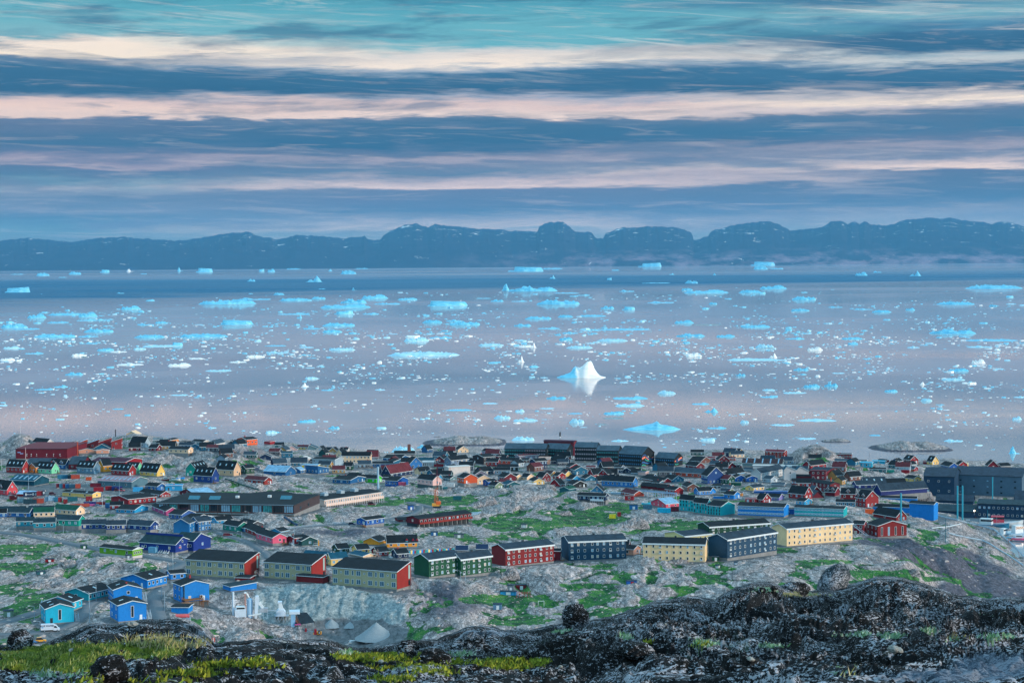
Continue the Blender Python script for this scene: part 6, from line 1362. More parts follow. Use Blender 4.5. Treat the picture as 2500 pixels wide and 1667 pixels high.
MB().box(X(716), X(726), 2, 2.6, -1, 200*s).build('bucket_leg', mat('plant_rust', srgb(176, 130, 124), .6), e); MB().box(X(714), X(732), 1.8, 2.8, 200*s, 215*s).build('leg_head', TRIM, e); MB().beam((X(732), 2.3, 205*s), (X(756), 3, 160*s), .5).build('chute', TRIM, e)
MB().prism([(X(803), -1), (X(824), -1), (X(846), 160*s), (X(838), 178*s), (X(812), 178*s), (X(808), 160*s)], 1, 3.2, 0, 'y').build('elevator', WH, e); MB().beam((X(842), 2, 120*s), (X(878), 2, 66*s), 1.1).build('chute', TRIM, e)
MB().box(X(845), X(920), 1, 4, 30*s, 66*s).build('screen_house', mat('screen_grey', srgb(150, 165, 180), .6, .3), e); MB().beam((X(745), 0, 8*s), (X(862), 0, 26*s), .5).build('conveyor', TRIM, e); MB().beam((X(880), 2, 44*s), (X(1000), 2, 40*s), .5).build('conveyor', STEELM, e)
for x in (850, 880, 915): MB().beam((X(x), 1, -1), (X(x), 1, 32*s), .22).build('leg', STEELM, e)
P = hp(1035, 830); s = P[1]/F/SH_; loc, rz = frame(P); e = empty('hopper_tower', loc, rz, 'white hopper with a bent top on a steel truss right of the asphalt plant', 'hopper')
MB().prism([(-42*s, 62*s), (42*s, 62*s), (42*s, 95*s), (22*s, 118*s), (-22*s, 118*s), (-42*s, 95*s)], 0, 5, 0, 'y').build('hopper', WH, e); MB().prism([(-18*s, 118*s), (22*s, 118*s), (8*s, 172*s), (-20*s, 172*s)], 1, 4, 0, 'y').build('duct', TRIM, e); MB().box(-26*s, 12*s, .8, 4.2, 172*s, 186*s).build('cap', WH, e)
for k, x in enumerate((-52, -20, 20, 52)):
    for y in (.2, 4.8): MB().beam((x*s, y, -1), (x*s, y, 62*s), .25).build('leg', STEELM, e)
    if k < 3: MB().beam((x*s, .2, 0), ((x+34)*s, .2, 60*s), .18).build('brace', STEELM, e)
MB().box(-56*s, 70*s, 0, 5, 58*s, 62*s).build('platform', STEELM, e)
P = hp(1190, 888); s = P[1]/F/SH_; loc, rz = frame(P); e = empty('feeder_tower', loc, rz, 'pale blue tower with a white head and a slanting dark screen shed', 'tower')
MB().box(-66*s, -30*s, 0, 5, -1, 108*s).build('tower', mat('tower_blue', srgb(130, 180, 220), .5, .15), e); MB().box(-80*s, 14*s, -.4, 5.4, 108*s, 130*s).build('head', WH, e)
MB().prism([(-22*s, 116*s), (74*s, 118*s), (146*s, 26*s), (20*s, 12*s)], 1, 1.4, 0, 'y').build('screen_roof', mat('screen_dark', srgb(34, 58, 74), .7, .3), e); MB().prism([(-24*s, 100*s), (18*s, 12*s), (-24*s, 12*s)], 1.5, 4, 0, 'y').build('side_wall', mat('side_rust', srgb(150, 104, 90), .7, .3), e)
MB().beam((70*s, 3, -1), (70*s, 3, 100*s), .3).build('leg', STEELM, e); MB().beam((130*s, 3, -1), (130*s, 3, 34*s), .3).build('leg', STEELM, e)
P = hp(1310, 935); s = P[1]/F/SH_; loc, rz = frame(P); e = empty('crusher', loc, rz, 'red and yellow crushing machine on the quarry floor', 'machine')
for x, c_, w_, h_ in ((-55, 'red', 16, 46), (30, 'red', 22, 40), (-20, 'grey', 60, 22), (62, 'gold', 44, 14), (-30, 'gold', 90, 9)): MB().box((x-w_/2)*s, (x+w_/2)*s, abs(x)*.01, 2.5+abs(x)*.01, -.2, h_*s).build('hopper' if c_ == 'red' else ('frame' if c_ == 'grey' else 'belt'), mat('crusher_'+c_, srgb(*PAL[c_]), .6, .3), e)
wheels(e, (-8, 3), 0, 2.6, .6)
P = hp(165, 775); s = P[1]/F/SH_; loc, rz = frame(P, -4); e = empty('oil_tank', loc, rz, 'salmon red horizontal tank in a low frame beside the blue shed', 'tank')
MB().cyl((-60*s, 0, 1.0), (60*s, 0, 1.0), .75, .75, 18).build('tank', mat('tank_red', srgb(206, 96, 104), .5), e); MB().box(-110*s, 70*s, -1.4, 1.4, -.6, .15).build('tray', STEELM, e)
for x in (-40, 40): MB().box(x*s-.2, x*s+.2, -.6, .6, .15, .6).build('saddle', STEELM, e)
for x, yb, w_, h_, lab in ((1475, 872, 190, 74, 'broad grey gravel heap behind the quarry floor'), (1640, 872, 170, 46, 'low grey gravel heap at the foot of the quarry wall'), (1870, 985, 390, 150, 'large cone shaped gravel heap on the quarry floor')):
    P = hp(x, yb); s = P[1]/F/SH_; nn = 40; A_, B_ = np.meshgrid(np.linspace(0, 1, 26), np.linspace(0, 2*math.pi, nn)); r_ = A_*w_*s/2*(1+.08*fbm(np.cos(B_)*2+x, np.sin(B_)*2, 2)); z_ = h_*s*np.clip(1-A_**.92, 0, 1)+fbm(r_*np.cos(B_), r_*np.sin(B_), 3)*.25-.3
    me = gridmesh('gravel_heap', np.stack([r_*np.cos(B_), r_*np.sin(B_)+w_*s*.3, z_], -1).reshape(-1, 3), nn, 26, mat('gravel_pile', srgb(134, 148, 158), .95, .2, 3, bump=.5)); tag(link('gravel_heap', me, None, tuple(P)), lab, 'gravel heap', 'gravel heaps in the quarry')
P = hp(1672, 1000); loc, rz = frame(P, 25); e = empty('rowing_boat', loc, rz, 'white upturned boat at the front of the quarry floor', 'boat'); MB().prism([(-1.6, 0), (1.6, 0), (1.3, .7), (-1.2, .8)], -.6, .6, 0, 'y').build('hull', TRIM, e)
P = hp(440, 985); loc, rz = frame(P); e = empty('road_sign', loc, rz, 'red and white striped road marker behind the left mound', 'sign'); MB().box(-.5, .5, 0, .1, 0, 2.0).build('board', mat('sign_redd', srgb(200, 70, 60), .5), e); MB().box(-.14, .14, -.03, -.003, .05, 1.95).build('stripe', TRIM, e)
# ---------------------------------------------------------------- pipelines on the harbour slope
def line3(t, pts, dz=1.0):
    out = []
    for (a, b) in pts:
        P = groundL(*T(t, a, b)); out.append(Vector((P[0], P[1], P[2]+dz)))
    return out
def pipeline(t, pts, r_, lab, m=STEELM, name='pipeline', cat='pipeline', rail=0):
    L_ = line3(t, pts); o = L_[0]; e = empty(name, o, 0, lab, cat); mb = MB(); k = 0
    for a, b in zip(L_[:-1], L_[1:]):
        mb.cyl(a-o, b-o, r_, r_, 8)
        if rail: mb.beam(a-o+Vector((0, 0, rail)), b-o+Vector((0, 0, rail)), .12)
        n_ = max(1, int((b-a).length/9))
        for i in range(n_): q = a.lerp(b, i/n_)-o; MB().beam(q+Vector((0, 0, -2.2)), q+Vector((0, 0, rail)), .22).build('support', STEELM, e)
    mb.build('pipe' if not rail else 'rail', m, e); return e
pipeline('F', [(1256,1160),(1380,1190),(1500,1218),(1620,1250),(1750,1282),(1860,1308),(1960,1338)], .45, 'upper pale pipeline running down the harbour slope from the tall azure block', rail=.9)
pipeline('K', [(1688,368),(1720,392),(1770,432),(1830,482),(1880,530),(1932,588)], .4, 'steep twin pipe going down to the right edge of the photo', rail=.7)
pipeline('K', [(1338,402),(1400,420),(1500,442),(1600,465),(1660,488),(1740,535),(1800,572),(1860,612),(1925,656)], .45, 'lower blue white pipeline across the pinkish rocks')
pipeline('F', [(1180,1322),(1300,1310),(1400,1302),(1480,1290),(1552,1268)], .22, 'thin white pipe lying across the slope under the azure block', TRIM)
pipeline('F', [(2140,1485),(2230,1462)], .3, 'short dark red gangway at the harbour jetty', mat('gang_red', srgb(110, 60, 70), .6), 'gangway', 'gangway', .8)
pipeline('C', [(0,1252),(100,1258),(200,1250),(300,1236)], .07, 'long thin railing of the road above the dark rock', STEELM, 'railing', 'railing', .5)
pipeline('B', [(1480,1345),(1700,1312),(1900,1286),(2100,1268),(2330,1258)], .07, 'roadside railing below the long school', STEELM, 'railing', 'railing', .5)
pipeline('B', [(785,698),(900,735),(1010,770),(1110,800),(1215,835)], .5, 'long dark green covered stairway on the rocks below the red cabin', mat('stair_green', srgb(16, 74, 76), .7), 'stairway', 'stairway', 1.0)
pipeline('B', [(1540,1185),(1600,1222),(1650,1256),(1695,1280)], .7, 'dark blue stairway down the rocks below the long school', mat('stair_blue', srgb(16, 62, 96), .7), 'stairway', 'stairway', 1.0)
pipeline('C', [(440,1160),(700,1200),(860,1185)][:2], .07, 'low railing left of the tiny red hut', STEELM, 'railing', 'railing', .4)
# white gallery on posts below the red terraced row
A0 = ground(*T('D', 1830, 880)); B0 = ground(*T('E', 268, 925)); A0 = Vector(A0); B0 = Vector(B0); e = empty('gallery_walk', A0, 0, 'white wooden gallery on posts in front of the dark red terraced houses', 'gallery'); d = B0-A0; GW = mat('gallery_white', srgb(150, 178, 208), .7, .15)
MB().beam((0, 0, 3.2), d+Vector((0, 0, 3.2)), 2.0, .25).build('deck', GW, e)
rl = MB(); rl.beam((0, -1, 4.2), d+Vector((0, -1, 4.2)), .15, .15); rl.beam((0, -1, 3.7), d+Vector((0, -1, 3.7)), .1, .55); rl.build('railing', GW, e)
for i in range(19):
    q = d*(i/18); MB().beam(q+Vector((0, -1, -2)), q+Vector((0, -1, 4.2)), .28).build('post', GW, e)
    if i % 3 == 1 and i < 17: MB().beam(q+Vector((0, -1, -.5)), d*((i+1)/18)+Vector((0, -1, 3)), .18).build('brace', GW, e)
# playground fence
A0 = Vector(ground(*T('I', 190, 285))); B0 = Vector(ground(*T('I', 625, 262))); e = empty('playground_fence', A0, 0, 'fence of many coloured boards behind the green blocks', 'fence'); d = B0-A0
for i in range(26):
    c_ = ['turq', 'red', 'yellow', 'seagreen', 'azure'][(i*7) % 5]; q = d*(i/26); q2 = d*((i+.96)/26); MB().beam(q+Vector((0, 0, 1.1)), q2+Vector((0, 0, 1.1)), .12, 1.9 if i % 3 else 1.3).build('board', mat('fence_'+c_, srgb(*PAL[c_]), .7, .1), e)
for x, c_ in ((1010, 'turq'), (1090, 'azure'), (1140, 'turq')): 
    P = ground(*T('C', x, 1548)); loc, rz = frame(P); e = empty('play_tower', loc, rz, f'{ {1010:"first", 1090:"middle", 1140:"last"}[x] } blue green climbing tower in front of the amber kindergarten', 'play tower', 'climbing towers'); MB().box(-.6, .6, -.6, .6, 0, 3.8).build('tower', mat('fence_'+c_, srgb(*PAL[c_]), .7, .1), e); MB().prism([(-.8, 3.8), (.8, 3.8), (0, 5)], -.8, .8, 0, 'y').build('roof', mat('fence_red', srgb(*PAL['red']), .7), e)
# fish racks and a cairn
for t, x, yb, w_, lab in (('I', 885, 690, 110, 'grey wooden fish rack, left of the blue tarpaulin'), ('I', 1285, 700, 130, 'fish rack with red posts right of the blue tarpaulin'), ('I', 1455, 785, 55, 'thin white goal like frame on the grass'), ('J', 60, 850, 170, 'low fish rack left of the pale rock in the lower valley'), ('I', 665, 60, 70, 'small rack in the upper green valley')):
    P = groundL(*T(t, x, yb)); s = P[1]/F/3.92; loc, rz = frame(P); e = empty('fish_rack', loc, rz, lab, 'rack', 'fish racks in the valley'); h_ = 2.4; n_ = 3 if 'goal' in lab else 6
    c_ = mat('rack_red', srgb(150, 56, 72), .8) if 'red posts' in lab else (TRIM if 'goal' in lab else mat('rack_grey', srgb(104, 122, 130), .8))
    for i in range(n_):
        u = -w_*s/2+w_*s*i/(n_-1)
        if 'goal' in lab and i == 1: continue
        MB().beam((u, 0, -.5), (u, 0, h_), .18).build('post', c_, e); 
        if 'goal' not in lab: MB().beam((u, 2, -.5), (u, 2, h_), .18).build('post', c_, e)
    MB().beam((-w_*s/2, 0, h_*.9), (w_*s/2, 0, h_*.9), .14).build('rail', c_, e); 
    if 'goal' not in lab: MB().beam((-w_*s/2, 2, h_*.55), (w_*s/2, 2, h_*.55), .14).build('rail', c_, e)
P = groundL(*T('E', 1990, 356)); s = P[1]/F/5.2267; cn = MB(); cn.cyl((0, 0, -1), (0, 0, 22*s), 13*s, 5*s, 7); cn.cyl((0, 0, 22*s), (0, 0, 32*s), 4*s, 5*s, 6); tag(cn.build('stone_cairn', CONC, None, tuple(P)), 'small stone cairn on top of the bare knoll by the shore', 'cairn')
# steel stair at the school
P = ground(*T('F', 280, 1420)); loc, rz = frame(P); e = empty('steel_stair', loc, rz, 'grey steel stair beside the dark red school stair wing', 'stair'); st = MB()
for y in (0, 1.2): st.beam((-4.5, y, 6.5), (3.6, y, .2), .3); st.beam((-4.5, y, 7.6), (3.6, y, 1.3), .12)
for k in range(14): st.box(-4.5+.58*k, -4.0+.58*k, .1, 1.1, 6.4-.45*k, 6.5-.45*k)
st.build('flight', STEELM, e); MB().box(-7, -4.5, 0, 1.4, 6.3, 6.5).build('landing', STEELM, e)
for x in (-6.8, -4.6): MB().beam((x, .1, -1), (x, .1, 7.6), .2).build('post', STEELM, e)
# quay along the harbour and the grey jetty
QA = Vector(onz(*T('F', 1640, 1245), 1.7)); QB = Vector(onz(*T('F', 2700, 1224), 1.7)); q = MB(); n_ = (QB-QA).normalized(); nb = Vector((-n_.y, n_.x, 0)); pts = [QA, QB, QB+nb*60, QA+nb*60]
q.poly([p+Vector((0, 0, .3)) for p in pts]+[Vector((p.x, p.y, -4)) for p in pts], [(0, 1, 2, 3), (0, 4, 5, 1), (1, 5, 6, 2), (3, 2, 6, 7), (0, 3, 7, 4)]); tag(q.build('quay', mat('quay_concrete', srgb(84, 104, 118), .85, .3, .3)), kind='structure')
P = onz(*T('F', 2300, 1475), 0); loc, rz = frame(P, 8); e = empty('jetty', loc, rz, 'grey floating jetty at the bottom of the harbour', 'jetty'); MB().box(-16, 22, -1.2, 1.2, .3, .8).build('deck', mat('jetty_grey', srgb(70, 92, 110), .8), e)
for x in (-14, -4, 6, 16): MB().box(x-1, x+1, -1.3, 1.3, -.6, .3).build('float', CONC, e)
P = onz(*T('F', 2020, 1212), 2.0); loc, rz = frame(P); e = empty('buoy_tank', loc, rz, 'bright red rounded container standing on the quay edge', 'tank'); MB().cyl((-3.2, 1.5, 1.6), (3.2, 1.5, 1.6), 1.6, 1.6, 16).build('tank', mat('tank_bright', srgb(206, 50, 64), .5), e); MB().box(-3, 3, .3, 2.7, 0, .4).build('saddle', STEELM, e)
# rock outcrop beside the huge warehouse and the lit lamp on the quay building
def outcrop(t, x0, x1, yb, h, seed, lab):
    k = TILES[t][2]; P = ground(*T(t, (x0+x1)/2, yb)); s = P[1]/F/k; hw_ = (x1-x0)*s/2; Hh = h*s; n_ = 70; U, V = np.meshgrid(np.linspace(-1, 1, n_), np.linspace(-1, 1, n_//2)); r = np.clip(1-U**4, 0, 1)*np.clip(1-V**2, 0, 1)
    Z = Hh*r**.5*np.interp(U, [-1, -.6, -.2, .3, .75, .9, 1], [.05, .3, .55, .9, 1, .8, .2])*(1+.3*fbm(U*3+seed, V*2, 4))+(billow(U*5+seed, V*4, 3)-.25)*Hh*.4*r-1
    kk = n_*(n_//2); at = dict(grass=np.zeros(kk), gravel=np.zeros(kk), dark=np.full(kk, .05), fresh=np.zeros(kk), lowz=np.clip(billow(U*5+seed, V*4, 3)/.1, 0, 1.3).ravel())
    o = link('rock_outcrop', gridmesh('rock_outcrop', np.stack([U*hw_, V*hw_*.6, Z], -1).reshape(-1, 3), n_//2, n_, LANDM, at), None, (P[0], P[1]+hw_*.5, P[2]), -math.atan2(P[0], P[1])); tag(o, lab, 'rock', 'bare rock outcrops')
outcrop('F', 900, 1222, 962, 140, 3, 'tall bare rock outcrop between the deep navy store and the huge warehouse')
outcrop('I', 985, 1260, 510, 100, 5, 'rounded pale rock hump right of the green blocks'); outcrop('J', 390, 740, 530, 78, 7, 'pinkish rock hump in front of the pale yellow block')
outcrop('D', 500, 840, 830, 100, 9, 'grey rock dome below the pale yellow house'); outcrop('D', 720, 1040, 1125, 60, 11, 'long low pale rock lens in the green valley'); outcrop('D', 1480, 2030, 1290, 130, 13, 'broad pale cracked rock slab in the green valley'); outcrop('C', 1740, 2180, 1030, 140, 15, 'big grey rock dome right of the green container')
outcrop('G', 500, 890, 470, 120, 17, 'pink rock dome right of the flat red shed'); outcrop('G', 30, 560, 690, 70, 19, 'long pinkish rock lens on the lawn at the left'); outcrop('G', 1000, 1500, 500, 110, 21, 'broad pinkish rock back above the bright blue houses'); outcrop('K', 960, 1130, 715, 60, 23, 'small sunlit rock slab on the right green slope')
P = aty(*T('F', 1718, 1077), ground(*T('F', 1718, 1200))[1]-2); lm = bpy.data.materials.new('lamp_glow'); lm.use_nodes = True; n = NT(lm.node_tree); em_ = n.add('ShaderNodeEmission'); em_.inputs[0].default_value = (1, .8, .6, 1); em_.inputs[1].default_value = 12; oo = n.add('ShaderNodeOutputMaterial'); n.l.new(em_.outputs[0], oo.inputs[0])
e = empty('wall_lamp', P, 0, 'lit lamp on the roof corner of the navy fish factory', 'lamp'); MB().cyl((0, 0, -.35), (0, 0, .35), .4, .4, 10).build('bulb', lm, e); MB().cyl((0, 0, -3), (0, 0, -.36), .1, .1, 6).build('bracket', STEELM, e)
# scattered stones and low shrubs over the open ground
def scatter_land(n_, seed, test):
    r = np.random.default_rng(seed); a = r.uniform(-.262, .262, n_); y = 620*(1950/620)**r.random(n_); X = a*y; H, A = land(X, y, True)
    k = test(A, H); return X[k], y[k], H[k], r
X, Y_, Z, r = scatter_land(15000, 5, lambda A, H: (H > 1) & (np.random.default_rng(1).random(len(H)) < .25+.75*(A['grass'] > .25)))
V_ = []; Fc = []; oc = np.array([(1,0,-.3),(.3,.9,-.3),(-.8,.6,-.3),(-.9,-.5,-.3),(.2,-1,-.3),(.5,.2,.55),(-.3,.4,.6),(-.2,-.5,.5)]); of = [(0,1,5),(1,6,5),(1,2,6),(2,3,7,6),(3,4,7),(4,0,5,7),(5,6,7)]
for i in range(len(X)):
    q = r.exponential(.28)+.18; a = r.uniform(0, 6.28); ca_, sa_ = math.cos(a), math.sin(a); b = len(V_)
    for p in oc*r.uniform(.7, 1.3, oc.shape): V_.append((X[i]+(p[0]*ca_-p[1]*sa_)*q*1.4, Y_[i]+(p[0]*sa_+p[1]*ca_)*q, Z[i]+p[2]*q*.8))
    Fc += [tuple(b+j for j in f) for f in of]
me = bpy.data.meshes.new('scattered_stones'); me.from_pydata(V_, [], Fc); me.materials.append(mat('field_stone', srgb(182, 170, 168), .9, .45, .05)); tag(link('scattered_stones', me), 'small pale stones strewn over the tundra and rock', 'stones', kind='stuff')
X, Y_, Z, r = scatter_land(9000, 9, lambda A, H: (H > 2) & (A['gravel'] < .35) & (A['lowz'] < .8) | ((A['grass'] > .15) & (A['grass'] < .6) & (H > 2) & (A['gravel'] < .3)))
n_ = len(X); K = 26; cx = np.repeat(X, K); cyy = np.repeat(Y_, K); cz = np.repeat(Z, K); sz = np.repeat(r.uniform(.35, 1.15, n_), K)
d = r.normal(0, 1, (n_*K, 3)); d /= np.linalg.norm(d, axis=1)[:, None]; d *= (r.random(n_*K)**.4)[:, None]; C = np.stack([cx+d[:, 0]*sz*1.7, cyy+d[:, 1]*sz*1.7, cz+np.abs(d[:, 2])*sz*.7], -1)
t1 = r.normal(0, .17, (n_*K, 3)); t2 = r.normal(0, .17, (n_*K, 3)); V = np.stack([C-t1, C+t1, C+t2+np.array([0, 0, .1])], 1).reshape(-1, 3); N3 = n_*K
me = bpy.data.meshes.new('low_shrubs'); me.vertices.add(N3*3); me.vertices.foreach_set('co', V.astype(np.float32).ravel()); me.loops.add(N3*3); me.loops.foreach_set('vertex_index', np.arange(N3*3, dtype=np.int32)); me.polygons.add(N3); me.polygons.foreach_set('loop_start', np.arange(N3, dtype=np.int32)*3); me.polygons.foreach_set('loop_total', np.full(N3, 3, dtype=np.int32)); me.update(calc_edges=True)
for q in (mat('shrub_a', srgb(34, 78, 48), .8, .3, 1), mat('shrub_b', srgb(62, 100, 52), .8, .3, 1), mat('shrub_c', srgb(24, 52, 38), .8, .3, 1)): me.materials.append(q)
me.polygons.foreach_set('material_index', r.integers(0, 3, N3).astype(np.int32)); tag(link('low_shrubs', me), 'low dark green willow scrub in the hollows between the rocks', 'shrubs', kind='stuff')
# ================================================================ ICE
def icemat(name, c0, c1, c2):
    m = bpy.data.materials.new(name); m.use_nodes = True; n = NT(m.node_tree); ob = n.add('ShaderNodeTexCoord').outputs['Object']
    f = n.noise(n.vm('MULTIPLY', ob, (3, 3, 9)), 1.0, 6, .65, .4)
    b = n.add('ShaderNodeBsdfPrincipled'); n.put(b.inputs['Base Color'], n.ramp(f, [(.32, c0), (.5, c1), (.68, c2)])); b.inputs['Roughness'].default_value = .45
    b.inputs['Specular IOR Level'].default_value = .3
    o = n.add('ShaderNodeOutputMaterial'); n.l.new(b.outputs[0], o.inputs[0]); return m
ICE_B = icemat('blue_ice', (.06, .38, .62, 1), (.15, .58, .82, 1), (.36, .76, .92, 1))
ICE_P = icemat('pale_ice', (.20, .56, .80, 1), (.40, .74, .90, 1), (.72, .85, .92, 1))
ICE_W = icemat('white_ice', (.66, .78, .86, 1), (.84, .87, .89, 1), (.92, .92, .92, 1))
ICE_D = icemat('dirty_ice', (.08, .10, .11, 1), (.24, .30, .33, 1), (.40, .58, .66, 1))
def icemesh(kind, seed, mt):
    nu, nv = 40, 16; u = np.linspace(-1, 1, nu); v = np.linspace(-1, 1, nv); U, V = np.meshgrid(u, v)
    th = np.arctan2(V, U); edge = 1+.10*np.sin(th*3+seed)+.10*perlin(np.cos(th)*2+seed*3.7, np.sin(th)*2+seed)
    r = np.sqrt(U**2+V**2); X = U*np.sqrt(np.clip(1-V**2*.5, 0, 1))*edge; Yy = V*np.sqrt(np.clip(1-U**2*.5, 0, 1))*edge
    d = 1-np.maximum(np.abs(U), np.abs(V)); side = np.clip(d/.12, 0, 1)
    A = fbm(U*2.2+seed*7.1, V*1.1+seed, 4, .6); R = billow(U*4+seed*3, V*2, 3, .6)
    if kind == 't': H = (.86+.10*A+.12*U*(1 if seed % 2 else -1))*np.where(U < -.55-.1*(seed % 3), .25, 1)
    elif kind == 'p':
        c = .15*((seed % 5)-2); H = np.clip(1-np.abs(U-c)*1.9, .10, 1)**1.15*(1+.3*A)+np.clip(.45-np.abs(U+.45)*1.6, 0, 1)*.8
    elif kind == 'm': H = .16+.8*A+1.1*R+.5*np.clip(billow(U*9+seed, V*3, 2)-.2, 0, 1)+.35*np.exp(-((U-.4*math.sin(seed))/.28)**2)
    elif kind == 'w': # great white peak: steep right shoulder
        H = np.interp(U, [-1, -.62, -.36, -.24, -.10, .08, .26, .40, .46, .58, .72, 1], [.06, .20, .36, .70, .60, .74, .98, 1.04, .66, .36, .14, .04])+.10*A-.14*R
    elif kind == 'c': # long low cyan berg with one tooth
        H = np.interp(U, [-1, -.6, -.3, 0, .12, .17, .23, .32, .6, .85, 1], [.03, .30, .48, .62, .80, 1.0, .66, .5, .42, .18, .03])+.04*A
    else: H = .14+.35*A+.9*np.clip(R-.22, 0, 1)+.6*np.exp(-((U-.5*math.sin(seed*2.1))/.2)**2)*(seed % 2)
    env = np.clip(d/.30, 0, 1)**(.35 if kind in 'tf' else (.42 if kind == 'w' else .6))
    Z = np.clip(H, .05, 1.3)*side*(env if kind not in 't' else 1)-.10*(1-side)-.02
    P = np.stack([X, Yy, Z], -1).reshape(-1, 3)
    return gridmesh('iceberg_ice', P, nv, nu, mt, None, kind in 'c')
ICEM = {}
for i in range(6):
    for kd in 'tpmf':
        for mn, mt in (('b', ICE_B), ('p', ICE_P), ('w', ICE_W)):
            if mn == 'w' and i > 2: continue
            ICEM[kd, mn, i] = icemesh(kd, i+1, mt)
ICEM['f', 'd', 0] = icemesh('f', 4, ICE_D); ICE_X = icemat('ice_sunlit_white_shaded_blue', (.66, .78, .86, 1), (.84, .87, .89, 1), (.92, .92, .92, 1)); n = NT.__new__(NT); n.n = ICE_X.node_tree.nodes; n.l = ICE_X.node_tree.links
pb_ = [q for q in n.n if q.type == 'BSDF_PRINCIPLED'][0]; rp_ = [q for q in n.n if q.type == 'VALTORGB'][0]; tc_ = n.add('ShaderNodeTexCoord'); sx_ = n.add('ShaderNodeSeparateXYZ'); n.put(sx_.inputs[0], tc_.outputs['Object']); xx_ = n.m('ADD', sx_.outputs[0], n.m('MULTIPLY', n.noise(tc_.outputs['Object'], 3.0, 4), .5)); n.put(pb_.inputs['Base Color'], n.mix(lvl(n, xx_, .02, .14), (.16, .60, .84, 1), rp_.outputs[0]))  # sunlit side painted white, shade on the left flank painted blue
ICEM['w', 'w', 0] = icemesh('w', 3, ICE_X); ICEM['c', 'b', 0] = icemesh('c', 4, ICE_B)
def berg(sx, sy_, wpx, hpx, kd, mn, i, name, label, group=None, dr=.45, cat=None):
    P = onz(sx, sy_, 0); s = P[1]/F; hw_ = wpx*s/2
    o = link(name, ICEM[kd, mn, i]); o.location = (P[0], P[1]+hw_*dr*.5, 0); o.scale = (hw_, hw_*dr, hpx*s*(.62 if kd in 'mtf' and sy_ > 700 else .85)); o.rotation_euler = (0, 0, -math.atan2(P[0], P[1])+random.uniform(-.12, .12))
    return tag(o, label, cat or name.replace('_', ' '), group)
